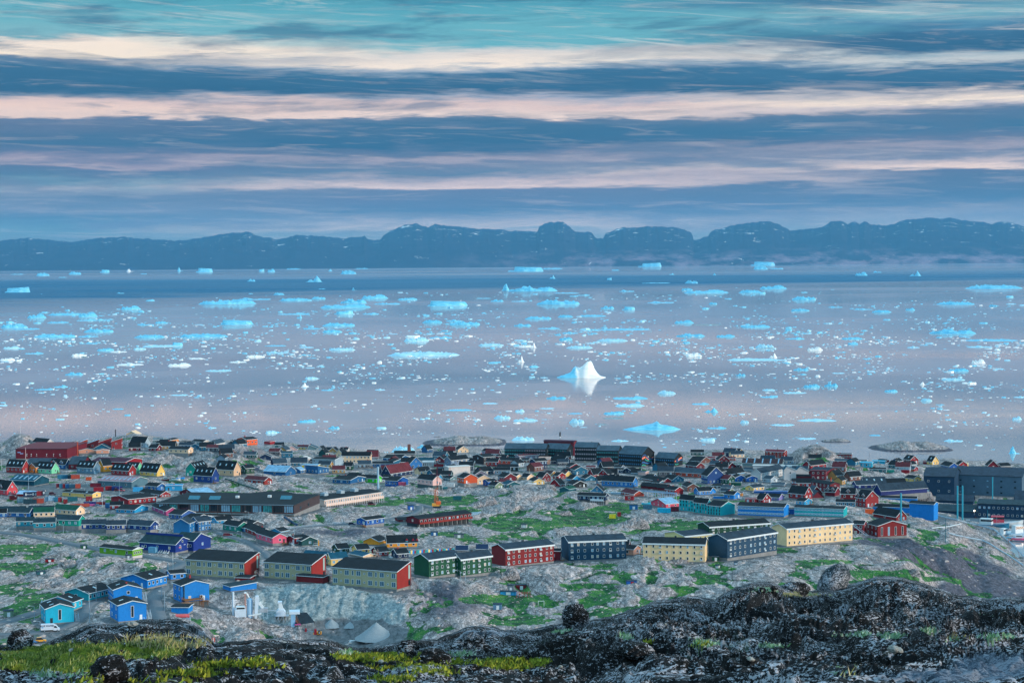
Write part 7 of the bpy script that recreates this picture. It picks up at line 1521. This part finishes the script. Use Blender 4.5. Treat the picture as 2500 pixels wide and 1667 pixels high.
LB = '''L 80 158 120 40 t;L 1443 110 80 34 p;L 195 82 60 17 m;L 345 75 60 14 m;L 480 66 42 16 t;L 595 62 38 15 pw;L 825 60 28 22 p;L 938 65 74 24 t;L 1200 62 26 14 t;L 1245 64 36 14 m;L 1600 74 72 22 m;L 1345 52 65 12 f;L 1660 50 62 10 f;L 2222 40 52 15 m;L 1985 44 46 10 f;L 1518 60 26 12 p
L 553 163 36 10 f;L 688 198 42 12 m;L 597 236 94 22 m;L 1155 108 36 12 m;L 1478 143 32 9 f;L 1627 148 28 12 p;L 1280 170 50 16 m;L 2330 150 62 38 p;L 660 74 30 9 f;L 285 90 40 8 f;L 75 76 60 8 f
L 1030 212 270 32 m;L 1165 192 170 17 f;L 1355 196 155 20 m;L 1465 188 70 16 m;L 1625 207 120 28 m;L 1718 186 125 24 m;L 1580 228 240 22 m;L 1575 258 88 26 t;L 1780 212 120 20 f;L 1868 192 95 14 m;L 2048 219 186 38 t;L 2220 186 70 8 f;L 2285 200 60 14 m
L 165 276 88 26 m;L 400 270 90 28 m;L 310 262 200 16 m;L 262 298 100 20 f;L 60 320 124 28 m;L 110 328 130 16 f;L 455 340 140 24 m;L 255 364 200 24 m;L 400 362 100 16 f;L 685 366 140 20 m;L 930 362 230 24 m;L 1080 306 150 36 t;L 670 308 80 14 f;L 740 300 60 16 m;L 1375 276 30 18 p;L 1430 326 84 16 f;L 1525 341 92 18 m;L 1560 312 160 22 m;L 1985 298 92 20 m;L 2140 307 150 24 m;L 2085 290 80 16 f;L 1340 259 150 12 f;L 490 284 60 10 f;L 390 288 100 12 f;L 1700 258 80 12 f
L 735 407 190 18 f;L 812 402 52 26 t;L 1940 448 335 28 m;L 1910 382 120 24 m;L 2020 368 110 14 f;L 1000 520 122 18 f;L 590 491 130 18 fw;L 900 463 72 14 fw;L 1090 479 82 14 fw;L 275 593 65 16 f;L 200 605 90 14 f;L 340 537 80 18 m;L 415 393 60 12 f;L 540 432 80 14 fw;L 820 631 84 11 f;L 540 694 52 12 f;L 1405 753 86 15 m;L 1245 804 56 20 m;L 1535 783 52 16 m;L 975 781 42 14 f;L 1400 592 42 24 pw;L 1430 555 64 16 m;L 2250 669 74 12 f;L 2110 700 124 12 f;L 2310 737 80 22 m;L 1265 404 100 12 f;L 1405 412 70 12 f;L 1570 424 120 16 m;L 1275 436 110 12 f;L 2255 402 120 16 m;L 1170 455 90 16 mw
L 1853 893 112 40 m;L 1785 905 64 22 m;L 1945 872 56 20 m;L 30 470 70 16 mw;L 150 440 90 12 f;L 480 425 80 16 m;L 50 416 80 14 m;L 640 420 60 14 m;L 360 450 70 18 mw;L 820 495 110 16 mw;L 1745 606 50 12 f;L 1500 608 60 10 f
R 60 62 160 28 t;R 185 50 96 12 f;R 633 40 108 22 t;R 1155 34 108 22 t;R 1143 52 66 20 m;R 1220 50 60 12 f;R 475 57 36 11 f;R 187 95 34 20 p;R 447 101 24 12 t;R 1605 81 58 16 m;R 1855 83 60 28 p;R 1680 67 42 10 f;R 933 79 22 12 p;R 733 77 24 9 f;R 338 33 22 9 pw;R 1960 26 30 7 f
R 100 153 225 32 m;R 250 162 122 12 f;R 827 117 62 16 m;R 1200 142 128 22 m;R 530 154 72 14 f;R 890 160 212 18 m;R 805 148 54 16 m;R 1095 160 104 20 m;R 2220 141 255 26 m;R 1348 192 118 24 m;R 220 213 208 32 m;R 535 238 58 26 t;R 440 233 62 18 m;R 690 206 128 13 f;R 2040 214 172 20 m;R 1325 243 88 16 m;R 1700 250 88 16 m;R 1615 237 92 10 f;R 1490 227 72 10 f;R 327 172 60 9 f;R 925 212 40 14 m;R 1830 240 46 14 m;R 2212 222 40 12 m;R 665 116 130 7 f;R 30 200 80 10 f;R 125 280 130 18 m;R 245 272 70 16 m;R 370 268 130 12 m;R 50 312 80 14 m
R 520 330 255 15 f;R 825 360 132 18 m;R 790 299 92 18 m;R 1115 318 142 16 m;R 2035 347 210 28 m;R 2210 380 255 18 f;R 1120 470 265 15 f;R 245 376 64 18 m;R 460 382 142 16 m;R 310 414 122 15 m;R 165 325 110 12 f;R 265 346 80 14 f;R 980 362 90 14 m;R 1300 372 90 14 f;R 1560 372 100 12 m;R 1165 412 90 26 m;R 1845 412 60 16 f;R 2150 410 120 14 f;R 2010 348 90 12 f
R 1392 424 74 20 mw;R 1203 457 48 24 pw;R 835 452 76 24 mw;R 2143 484 66 26 mw;R 42 478 38 34 pw;R 98 412 36 28 pw;R 60 408 80 12 mw;R 1888 582 34 18 pw
R 1053 541 42 16 m;R 1468 590 62 24 m;R 1375 594 78 22 m;R 710 624 84 20 m;R 540 647 172 16 f;R 205 646 92 15 m;R 1300 621 112 13 f;R 1740 614 62 15 m;R 918 707 72 24 p;R 1245 769 112 14 f;R 895 839 76 18 t;R 1070 757 42 20 m;R 465 716 98 16 m;R 940 783 92 12 f;R 2035 842 92 15 f;R 1905 657 52 18 m;R 2320 742 44 20 m;R 2308 898 58 40 p;R 55 837 112 26 m;R 300 757 72 30 m;R 495 841 84 12 f;R 1355 831 88 13 f;R 1670 815 52 13 f;R 1025 836 44 12 f;R 1405 748 184 9 f;R 1180 640 84 12 f;R 865 672 86 12 f;R 540 680 140 14 m;R 60 748 120 12 m;R 1500 530 60 10 f;R 2030 560 110 14 m;R 2050 520 96 20 m;R 1330 515 70 14 m;R 1180 608 60 10 m;R 2340 640 70 10 f;R 160 692 70 9 f;R 35 706 46 16 m;R 290 715 70 10 f;R 1230 470 80 10 f'''
rows_ = []; 
for e in LB.replace('\n', ';').split(';'):
    a = e.split(); ox = 0 if a[0] == 'L' else 1250
    rows_.append((ox+float(a[1])/1.8816, 630+float(a[2])/1.8816, float(a[3])/1.8816, float(a[4])/1.8816, a[5][0], 'w' if a[5].endswith('w') and len(a[5]) > 1 else None))
BAND = [(668, 'under the mountains'), (712, 'in the dark far water'), (760, 'along the pack edge'), (800, 'in the rear pack rows'), (850, 'in the middle pack rows'), (960, 'level with the white peak'), (1300, 'in water nearest the town')]
SH = {'t': 'flat topped', 'p': 'pointed', 'm': 'ragged', 'f': 'low flat'}; ORD = ['first', 'second', 'third', 'fourth', 'fifth', 'sixth', 'seventh', 'eighth', 'ninth', 'tenth', 'eleventh', 'twelfth', 'thirteenth', 'fourteenth', 'fifteenth', 'sixteenth', 'seventeenth', 'eighteenth']
rows_.sort(); cnt = {}; 
for k, (x, y, w_, h_, kd, wh) in enumerate(rows_):
    bi = next(i for i, b in enumerate(BAND) if y < b[0]); mn = wh or ('p' if y > 830 and k % 3 else 'b'); i = k % (3 if mn == 'w' else 6)
    if bi == 0: mn = wh or 'b'
    side = 'left' if x < 1250 else 'right'
    key = (kd, bool(wh), bi, side); cnt.setdefault(key, []).append((x, y, w_, h_, kd, mn, i))
for (kd, wh, bi, side), L_ in cnt.items():
    L_.sort(reverse=(side == 'right'))
    for j, q in enumerate(L_):
        tone = 'white' if wh else 'blue'
        lab = f"{SH[kd]} {tone} ice, {ORD[j]} from the {side} edge {BAND[bi][1]}"
        berg(*q, 'ice_floe' if kd == 'f' else 'iceberg', lab, 'icebergs and floes in the bay', .5 if kd != 'f' else .8)
berg(1419, 922, 128, 48, 'w', 'w', 0, 'iceberg', 'large white peaked iceberg with a shade-tinted blue left flank, alone in the bay', 'icebergs and floes in the bay', .5)
berg(1594, 1049, 146, 23, 'c', 'b', 0, 'iceberg', 'long smooth turquoise iceberg with one small tooth near the shore', 'icebergs and floes in the bay', .5)
for x, y, w_, h_ in ((1470, 1037, 28, 3), (1250, 975, 22, 3), (1500, 1022, 55, 3), (905, 848, 20, 4), (205, 872, 14, 9), (305, 848, 20, 4), (1730, 794, 76, 3), (1740, 720, 50, 3), (1700, 870, 40, 4), (1880, 850, 26, 4)):
    berg(x, y, w_, h_, 'f', 'd', 0, 'ice_floe', 'dark dirt covered ice floe lying low in the water', 'dirty floes', 1.2)
# medium floes one by one, then the countless brash as one object
def dens(x, y):
    d = np.interp(y, [700, 735, 770, 800, 840, 880, 930, 960, 1000, 1040, 1090], [.02, .25, .55, .8, 1.0, .9, .45, .4, .35, .3, .22])
    d = d*(1-.75*np.exp(-((x-1000)/600)**2-((y-985)/28)**2))*(1-.6*np.exp(-((x-1950)/420)**2-((y-990)/22)**2))
    d = d*np.where((x > 2050) & (y > 1040), .8, 1)*np.clip(.30+3.6*fbm(x*.005, y*.045, 4, .6), .03, 2.0)
    d = d*np.where((x < 800) & (y < 770) & (y < 765-x*.03), .1, 1)
    return d
def scatter(n_, seed):
    r = np.random.default_rng(seed); out = []
    while len(out) < n_:
        x = r.uniform(-40, 2540, 4000); y = r.uniform(700, 1100, 4000); k = r.uniform(0, 1.5, 4000) < dens(x, y)
        for a, b in zip(x[k], y[k]):
            if b > 1062 and a < 1400: continue
            if 1000 < a < 1250 and b > 1060: continue
            if 2000 < a < 2350 and b > 1066: continue
            if abs(a-1419) < 80 and 880 < b < 965: continue
            if abs(a-1594) < 90 and 1015 < b < 1075: continue
            out.append((a, b))
    return out[:n_]
nind = max(0, 298-len([o for o in SC.objects if o.name.startswith(('iceberg', 'ice_floe'))]))
r = np.random.default_rng(3)
for k, (x, y) in enumerate(scatter(nind, 21)):
    w_ = r.uniform(9, 26)*(1 if y < 1000 else .85); h_ = w_*r.uniform(.06, .17)
    col = 'left' if x < 833 else ('middle' if x < 1667 else 'right')
    dist = 'far' if y < 800 else ('middle' if y < 930 else 'near')
    berg(x, y, w_, h_, 'm' if k % 3 else 'f', 'w' if (k % 5 == 0 and y > 790) else ('p' if (k % 3 and y > 780) else 'b'), k % 3, 'ice_floe', f'small pale floe in the {dist} bay, {col} part', 'small floes scattered over the bay', .8)
pts = scatter(6500, 77); V_ = []; Fc = []; mi_ = []
for k, (x, y) in enumerate(pts):
    P = onz(x, y, 0); s = P[1]/F; w_ = (1.0+r.exponential(1.9))*s; h_ = w_*r.uniform(.12, .34); n_ = 6; b = len(V_); ph = r.uniform(0, 6)
    rr = r.uniform(.6, 1.1, n_)
    for z, q in ((-.02*w_, 1.0), (h_*.7, .86)):
        for a in range(n_): V_.append((P[0]+math.cos(a*1.047+ph)*rr[a]*w_*q, P[1]+math.sin(a*1.047+ph)*rr[a]*w_*q*.9, z*(1+.5*math.sin(a*2+ph)) if z > 0 else z))
    V_.append((P[0]+.3*w_*math.sin(ph), P[1], h_))
    for a in range(n_):
        c = (a+1) % n_; Fc.append((b+a, b+c, b+n_+c, b+n_+a)); Fc.append((b+n_+a, b+n_+c, b+2*n_)); mi_ += [k % 3 if y > 820 else (0 if k % 4 else 1)]*2
me = bpy.data.meshes.new('brash_ice'); me.from_pydata(V_, [], Fc)
for m_ in (ICE_B, ICE_P, ICE_W): me.materials.append(m_)
me.polygons.foreach_set('material_index', [m if (j//12) % 5 else 2*(m > 0) for j, m in enumerate(mi_)]); tag(link('brash_ice', me), 'countless small pieces of brash ice between the floes', 'brash ice', kind='stuff')
# ================================================================ FOREGROUND KNOLL
cr = [(-160,1572),(0,1572),(100,1577),(157,1545),(212,1526),(240,1520),(272,1525),(357,1511),(436,1511),(474,1522),(500,1539),(524,1568),(555,1566),(643,1557),(765,1560),(820,1566),(870,1583),(933,1577),(972,1566),(1016,1562),(1065,1560),(1093,1548),(1141,1529),(1180,1526),(1231,1535),(1269,1538),(1358,1524),(1447,1512),(1486,1504),(1550,1485),(1589,1470),(1679,1453),(1745,1461),(1788,1436),(1832,1421),(1878,1417),(1906,1429),(1940,1438),(1972,1440),(1997,1440),(2061,1432),(2100,1419),(2142,1405),(2180,1405),(2242,1419),(2304,1438),(2341,1453),(2412,1458),(2500,1456),(2700,1462)]
cD = [(-160,24),(0,24),(250,23),(430,22),(500,20),(560,19),(800,20),(950,22),(1180,26),(1400,28),(1600,32),(1700,34),(1850,36),(1950,38),(2100,40),(2250,40),(2500,34),(2700,32)]
NC, NR = 1300, 560; gx = np.linspace(-170, 2690, NC)
cry = np.interp(gx, *zip(*cr))+perlin(gx*.035, gx*0+.5)*2.2+perlin(gx*.11, gx*0+8)*1.1; crd = np.interp(gx, *zip(*cD))
tt_ = np.linspace(0, 1, NR-26); FG = np.zeros((NR, NC, 3)); TT = np.zeros((NR, NC)); PYm = np.zeros((NR, NC))
dirs = np.array([ray(x, 1600) for x in gx])
for j in range(NR):
    if j < NR-26:
        t = tt_[j]; py = 1775+(cry-1775)*t; D = 6.5*(crd/6.5)**t
        d0 = np.stack([(fw[None]*F+(gx[:, None]-1250)*rt2[None]-(py[:, None]-833.5)*up2[None])], 0)[0]; d0 = d0/d0[:, 1:2]
        FG[j] = np.array([0, 0, CH])+d0*D[:, None]; TT[j] = t; PYm[j] = py
    else:
        k = j-(NR-27); a = FG[NR-27]; D = crd*(1+.012*k+.0012*k*k); FG[j, :, 0] = a[:, 0]/a[:, 1]*D; FG[j, :, 1] = D
        FG[j, :, 2] = a[:, 2]-(D-crd)*(.25+.11*k); TT[j] = 1; PYm[j] = cry
PXm = np.repeat(gx[None], NR, 0); Xf, Yf = FG[..., 0], FG[..., 1]
env = 1-sm(.80, .985, TT)
big = fbm(Xf*.22+3, Yf*.16, 3)*.50; ck = np.abs(perlin(Xf*.9+.5*Yf+.3*perlin(Xf*2, Yf*2), Yf*.30)); ck2 = np.abs(perlin(Xf*2.6-.8*Yf+.3*perlin(Xf*4, Yf*3), Yf*1.1+7)); med = (billow(Xf*.55+.3*Yf, Yf*.35, 3, .5)-.25)*.44-.16*(1-sm(.0, .09, ck))-.05*(1-sm(0, .10, ck2)); fin = fbm(Xf*3.2, Yf*2.4, 3)*.055+fbm(Xf*9, Yf*8, 2)*.020
BUMP = [(1560,1520,150,22,.35),(1750,1500,90,20,.35),(2200,1500,160,40,.35),(2120,1560,200,16,-.25),(1800,1575,240,14,-.22),(260,1590,220,22,-.22),(280,1535,160,16,.3),(700,1585,170,16,.30),(1000,1612,200,18,-.18),(870,1650,260,14,.20),(560,1618,180,10,-.12),(240,1640,60,20,.3),(1240,1575,110,16,.22),(2380,1630,160,20,.12),(1600,1620,300,14,.15)]
bb = blobs(PXm, PYm, BUMP)
qq = (fbm(Xf*.40+1.7, Yf*.34+Xf*.12, 3, .5)*6.5+Yf*.16); fq = qq-np.floor(qq); led = (np.floor(qq)+sm(0, .22, fq)-qq)*.20
qq2 = (fbm(Xf*1.1-4.1, Yf*.9-Xf*.4, 3, .5)*7+Xf*.8); fq2 = qq2-np.floor(qq2); led2 = (np.floor(qq2)+sm(0, .18, fq2)-qq2)*.055
hol = np.clip(blobs(PXm, PYm, [(240,1598,230,34,1),(1120,1615,230,22,.9)]), 0, 1)
zadd = (big*(1-.75*hol)+(med+led+led2)*(1-.8*hol)+bb*.55)*env*np.clip(Yf/16, .4, 1.3)+fin*(.35+.65*env)*(1-.5*hol)
dcr = (fw[None]*F+(gx[:, None]-1250)*rt2[None]-((cry+4)[:, None]-833.5)*up2[None]); zlim = CH+(dcr[:, 2]/dcr[:, 1])[None]*Yf; zn = FG[..., 2]+zadd; room = zlim-zn; kk_ = .10
zc = zlim-kk_*np.log1p(np.exp(np.clip(room/kk_, -30, 30))); FG[..., 2] = np.where((TT < .97), zc, np.where(TT < 1, np.minimum(zn, zlim+.02), zn))
PXm, PYm = topx(FG[..., 0].ravel(), FG[..., 1].ravel(), FG[..., 2].ravel()); PXm = PXm.reshape(NR, NC); PYm = PYm.reshape(NR, NC)
MOSS = [(130,1600,130,26,1.2),(300,1588,150,20,1.1),(60,1625,90,12,.9),(400,1570,60,10,.9),(210,1632,110,10,.7),(560,1620,110,9,1.0),(470,1640,90,9,1.0),(640,1609,30,6,.8),(900,1603,90,11,1.0),(1010,1600,60,9,.8),(1250,1622,70,11,1.0),(1180,1612,120,9,.7),(1290,1612,60,8,.7),(1060,1640,90,8,.7),(960,1655,60,7,.8),(1000,1625,120,12,.5),(1580,1565,20,8,.6),(1700,1570,36,8,.7),(330,1660,200,8,.5)]
LICH = [(1715,1568,45,9,1),(1880,1575,60,6,.7),(1370,1540,40,6,.5),(2080,1548,60,6,.5),(2175,1550,34,7,1.1),(2270,1538,22,8,1),(2430,1552,60,7,.9),(2320,1560,60,5,.6),(1120,1595,50,6,.9),(860,1593,40,6,.9),(1530,1550,30,8,.7),(1870,1440,40,6,.5),(1960,1450,40,8,.4),(130,1645,90,8,.7),(350,1600,70,8,.4),(2060,1640,60,9,.5),(2420,1500,60,9,.4)]
PALE = [(2440,1618,130,30,1.5),(2300,1650,200,22,1.0),(2180,1600,60,16,.6),(1180,1545,90,12,.8),(1150,1600,40,14,.5),(1600,1640,150,30,.5),(2220,1490,60,24,.35),(2000,1650,160,16,.4),(1060,1575,60,10,.4)]
DRY = [(420,1573,80,9,1.2),(350,1567,60,7,.8),(2330,1555,40,6,.6),(1960,1452,60,6,.6),(30,1605,40,6,.4),(2080,1645,50,8,.5)]
at = dict(moss=np.clip(blobs(PXm, PYm, MOSS), 0, 1.3), lich=np.clip(blobs(PXm, PYm, LICH), 0, 1.2), pale=np.clip(blobs(PXm, PYm, PALE), 0, 1.4), dry=np.clip(blobs(PXm, PYm, DRY), 0, 1.2), low=np.clip(.5-big*.6-med*1.5, 0, 1))
def rockmat(name, fg=True):
    m = bpy.data.materials.new(name); m.use_nodes = True; n = NT(m.node_tree); ob = n.add('ShaderNodeTexCoord').outputs['Object']
    mp = n.add('ShaderNodeMapping'); mp.inputs['Rotation'].default_value = (.3, .2, .6); mp.inputs['Scale'].default_value = (1, 1.9, 2.6); n.put(mp.inputs['Vector'], ob); rv = mp.outputs[0]
    c1 = n.noise(rv, .7, 5, .6); c2 = n.noise(rv, 4.5, 5, .75, .5); c3 = n.noise(rv, 26.0, 4, .78, .3); c4 = n.noise(ob, 1.6, 5, .7)
    base = n.mix(lvl(n, c4, .38, .62), srgb(4, 6, 9), srgb(20, 24, 31)); base = n.mix(lvl(n, c1, .55, .75), base, srgb(28, 34, 44))
    sp = n.m('ADD', n.m('ADD', n.m('MULTIPLY', c3, .74), n.m('MULTIPLY', c2, .30)), n.m('MULTIPLY_ADD', c1, .36, -.050))
    at_ = lambda k: n.add('ShaderNodeAttribute', attribute_name=k).outputs['Fac']
    if fg: sp = n.m('ADD', sp, n.m('MULTIPLY', at_('pale'), .06))
    spec = lvl(n, sp, .694, .708)
    lc = n.mix(n.noise(ob, 3.0, 3, .6), srgb(118, 134, 160), srgb(228, 230, 238)); c = n.mix(n.m('MULTIPLY', spec, .92), base, lc)
    if fg:
        pl = n.mix(c3, srgb(44, 58, 78), srgb(104, 128, 154)); c = n.mix(n.m('MULTIPLY', lvl(n, n.m('ADD', at_('pale'), n.m('MULTIPLY', n.m('SUBTRACT', c2, .5), 1.6)), .55, 1.0), .72), c, pl)
        br = n.m('MULTIPLY', lvl(n, n.noise(ob, 1.1, 6, .75), .62, .70), .30); c = n.mix(br, c, srgb(46, 52, 62))
        tl = n.m('MULTIPLY', lvl(n, n.noise(ob, 2.1, 5, .7), .62, .68), lvl(n, at_('low'), .45, .75)); c = n.mix(n.m('MULTIPLY', tl, .6), c, srgb(118, 150, 132))
        li = lvl(n, n.m('ADD', at_('lich'), n.m('MULTIPLY', n.m('SUBTRACT', c2, .5), 1.8)), .45, .62); c = n.mix(li, c, n.mix(c3, srgb(88, 124, 84), srgb(150, 182, 150)))
        mo = lvl(n, n.m('ADD', at_('moss'), n.m('MULTIPLY', n.m('SUBTRACT', c2, .5), 1.5)), .42, .60)
        mc = n.ramp(n.m('ADD', n.m('MULTIPLY', c3, .5), n.m('MULTIPLY', c4, .5)), [(.34, srgb(44, 56, 22)), (.46, srgb(96, 112, 30)), (.56, srgb(140, 150, 44)), (.68, srgb(168, 166, 84))])
        c = n.mix(mo, c, mc); dr = lvl(n, n.m('ADD', at_('dry'), n.m('MULTIPLY', n.m('SUBTRACT', c2, .5), 1.2)), .4, .7); c = n.mix(dr, c, n.mix(c3, srgb(120, 112, 78), srgb(190, 178, 140)))
    b = n.add('ShaderNodeBsdfPrincipled'); n.put(b.inputs['Base Color'], c); b.inputs['Roughness'].default_value = .85; b.inputs['Specular IOR Level'].default_value = .25
    bp = n.add('ShaderNodeBump'); bp.inputs['Strength'].default_value = .9; bp.inputs['Distance'].default_value = .05
    n.put(bp.inputs['Height'], n.m('ADD', c2, n.m('MULTIPLY', c3, .6))); n.l.new(bp.outputs[0], b.inputs['Normal'])
    o = n.add('ShaderNodeOutputMaterial'); n.l.new(b.outputs[0], o.inputs[0]); return m
FRM = rockmat('lichen_rock'); BRM = rockmat('boulder_rock', False); GBR = rockmat('grey_boulder_rock', False)
for n_ in GBR.node_tree.nodes:
    if n_.type == 'MIX' and n_.data_type == 'RGBA' and not n_.inputs[6].is_linked and n_.inputs[6].default_value[0] < .004: n_.inputs[6].default_value = srgb(24, 34, 42); n_.inputs[7].default_value = srgb(56, 70, 78)
tag(link('rock_knoll', gridmesh('rock_knoll', FG.reshape(-1, 3), NR, NC, FRM, at)), kind='structure')
def fgpt(px, py):
    """point of the knoll seen at a pixel (first crossing from the near side)"""
    c = int(np.clip(np.searchsorted(gx, px), 0, NC-1)); P = FG[:, c]; vx, vy = topx(P[:, 0], P[:, 1], P[:, 2])
    j = np.nonzero(vy <= py)[0]; return P[j[0]] if len(j) else P[NR-27]
def boulder(px, py, wpx, hpx, seed, label, tilt=0, D=None, mt=None, sink=.30, flat=1.0, name='boulder'):
    import bmesh
    P = fgpt(px, py); s = P[1]/F
    if D: pass
    bm = bmesh.new(); bmesh.ops.create_icosphere(bm, subdivisions=5, radius=1)
    co = np.array([v.co[:] for v in bm.verts]); nse = fbm(co[:, 0]*1.3+seed*5, co[:, 1]*1.3+co[:, 2]*1.1, 4, .55)*.26+fbm(co[:, 2]*1.7+seed, co[:, 0]*1.4-co[:, 1], 3)*.16+fbm(co[:, 0]*6+seed, co[:, 2]*6+co[:, 1]*3, 3)*.05
    for v, q in zip(bm.verts, nse):
        v.co *= 1+q*(.45 if seed == 6 else 1); v.co.z = max(v.co.z, -.8); v.co = v.co if seed in (6,) else Vector((round(v.co.x*2.2+.3)/2.2*.35+v.co.x*.65, v.co.y, round(v.co.z*2.0)/2.0*.3+v.co.z*.7))
        v.co.x += tilt*v.co.z
    for v in bm.verts: v.co = Vector((v.co.x*wpx*s/2, v.co.y*wpx*s/2*.9, v.co.z*hpx*s/2*flat))
    me = bpy.data.meshes.new(name); bm.to_mesh(me); bm.free(); me.materials.append(mt or BRM); me.polygons.foreach_set('use_smooth', [True]*len(me.polygons))
    o = link(name, me, None, (P[0], P[1]+wpx*s*.2, P[2]+hpx*s*(.5-sink)*.9)); o.rotation_euler = (0, 0, 0 if seed == 6 else seed*1.3); return tag(o, label, 'boulder' if name == 'boulder' else 'stone')
boulder(42, 1590, 66, 58, 1, 'round black lichen covered boulder at the far left of the knoll')
boulder(1406, 1530, 68, 72, 2, 'round black and white speckled boulder in the middle of the ridge line', .05)
boulder(2038, 1440, 76, 92, 6, 'large leaning grey boulder on the right dome against the green slope', .38, mt=GBR)
boulder(1942, 1446, 70, 36, 4, 'low dark boulder left of the large leaning one')
boulder(993, 1602, 52, 50, 5, 'angular black boulder above the yellow moss in the middle')
boulder(1062, 1618, 78, 46, 7, 'broad black boulder right of the angular one over the moss')
boulder(262, 1662, 100, 84, 8, 'big black boulder at the bottom left below the grass')
boulder(1376, 1536, 30, 22, 9, 'small dark stone touching the speckled ridge boulder', name='rock_stone')
GS = mat('pale_stone', srgb(150, 152, 150), .9, .35, 8.0, bump=.6)
boulder(325, 1530, 30, 22, 3, 'pale slab shaped stone lying on the left dark dome', .3, mt=GS, name='rock_stone', flat=.8)
boulder(2188, 1596, 34, 20, 12, 'grey wedge stone in the hollow at the lower right', .3, mt=GS, name='rock_stone')
boulder(1555, 1600, 90, 40, 16, 'low dark rock hump at the foot of the right dome')
for k_ in range(26):
    rx_, ry_ = random.uniform(30, 2470), random.uniform(0, 1); cy0 = float(np.interp(rx_, gx, cry)); ww_ = random.uniform(9, 24)
    o_ = boulder(rx_, cy0+18+(1640-cy0)*ry_, ww_, ww_*random.uniform(.5, .8), 20+k_, 'small loose angular stone lying on the dark knoll', random.uniform(-.4, .4), mt=GS if k_ % 4 == 0 else BRM, name='rock_stone'); o_['group'] = 'loose stones on the knoll'
# grass blades and moss tufts
def tufts(name, cells, count, h0, h1, wd, mats, label, cat, seed):
    rr = np.random.default_rng(seed); m = np.zeros((NR, NC))
    m = np.clip(blobs(PXm, PYm, cells), 0, 1.2)+fbm(Xf*2.1+seed, Yf*1.6, 3)*.55; m[:40] = 0; m[NR-28:] = 0; area = (np.gradient(Yf, axis=0)*np.gradient(Xf, axis=1)); p = np.where(m > .42, area*np.clip(m, 0, 1), 0).ravel(); p /= p.sum()
    idx = rr.choice(NR*NC, count, p=p); B = FG.reshape(-1, 3)[idx]+np.stack([rr.uniform(-.02, .02, count), rr.uniform(-.03, .03, count), np.full(count, -.008)], -1)
    h = rr.uniform(h0, h1, count)*(.6+.8*rr.random(count)); a = rr.uniform(0, math.pi, count); lean = rr.normal(0, .35, (count, 2))*h[:, None]
    dx_ = np.stack([np.cos(a), np.sin(a), a*0], -1)*(wd*rr.uniform(.6, 1.4, count))[:, None]; tip = B+np.stack([lean[:, 0]+.15*h, lean[:, 1], h], -1)
    V = np.stack([B-dx_, B+dx_, tip], 1).reshape(-1, 3); me = bpy.data.meshes.new(name); f = np.arange(count*3, dtype=np.int32)
    me.vertices.add(count*3); me.vertices.foreach_set('co', V.astype(np.float32).ravel()); me.loops.add(count*3); me.loops.foreach_set('vertex_index', f)
    me.polygons.add(count); me.polygons.foreach_set('loop_start', np.arange(count, dtype=np.int32)*3); me.polygons.foreach_set('loop_total', np.full(count, 3, dtype=np.int32)); me.update(calc_edges=True)
    for q in mats: me.materials.append(q)
    me.polygons.foreach_set('material_index', rr.integers(0, len(mats), count).astype(np.int32)); return tag(link(name, me), label, cat, kind='stuff')
GM = [mat('grass_a', srgb(84, 110, 42), .8, .3, 3), mat('grass_b', srgb(124, 138, 60), .8, .3, 3), mat('grass_c', srgb(168, 170, 104), .8, .3, 3), mat('grass_d', srgb(60, 88, 30), .8, .3, 3)]
DG = [mat('dry_a', srgb(182, 172, 136), .8, .2, 3), mat('dry_b', srgb(150, 140, 96), .8, .2, 3), GM[2]]
MG = [mat('moss_a', srgb(120, 134, 34), .85, .3, 3), mat('moss_b', srgb(150, 158, 52), .85, .3, 3), mat('moss_c', srgb(70, 84, 26), .85, .3, 3)]
LG = [mat('lichen_a', srgb(136, 176, 148), .85, .3, 3), mat('lichen_b', srgb(96, 140, 96), .85, .3, 3), mat('lichen_c', srgb(170, 190, 176), .85, .3, 3)]
tufts('grass', MOSS[:5], 130000, .010, .032, .0042, GM, 'long green grass filling the hollow on the left of the knoll', 'grass', 1)
tufts('dry_grass', DRY, 16000, .02, .05, .004, DG, 'straw coloured dry grass on the crest of the hollow', 'grass', 2)
tufts('moss', MOSS[5:], 60000, .008, .030, .010, MG, 'yellow green moss cushions between the black rocks', 'moss', 3)
tufts('lichen', LICH, 22000, .008, .03, .009, LG, 'pale mint reindeer lichen in the cracks of the rock', 'lichen', 4)
# ---------------------------------------------------------------- air: one closed box of thin blue haze
hz = MB().box(-46000, 46000, -200, 68500, -260, 1650); hm = bpy.data.materials.new('haze_air'); hm.use_nodes = True; n = NT(hm.node_tree)
pv = n.add('ShaderNodeVolumePrincipled'); pv.inputs['Color'].default_value = (.15, .50, .82, 1); pv.inputs['Density'].default_value = 0.95e-5; pv.inputs['Anisotropy'].default_value = 0.0
ho = n.add('ShaderNodeOutputMaterial'); n.l.new(pv.outputs[0], ho.inputs['Volume'])
tag(hz.build('haze', hm), kind='stuff')
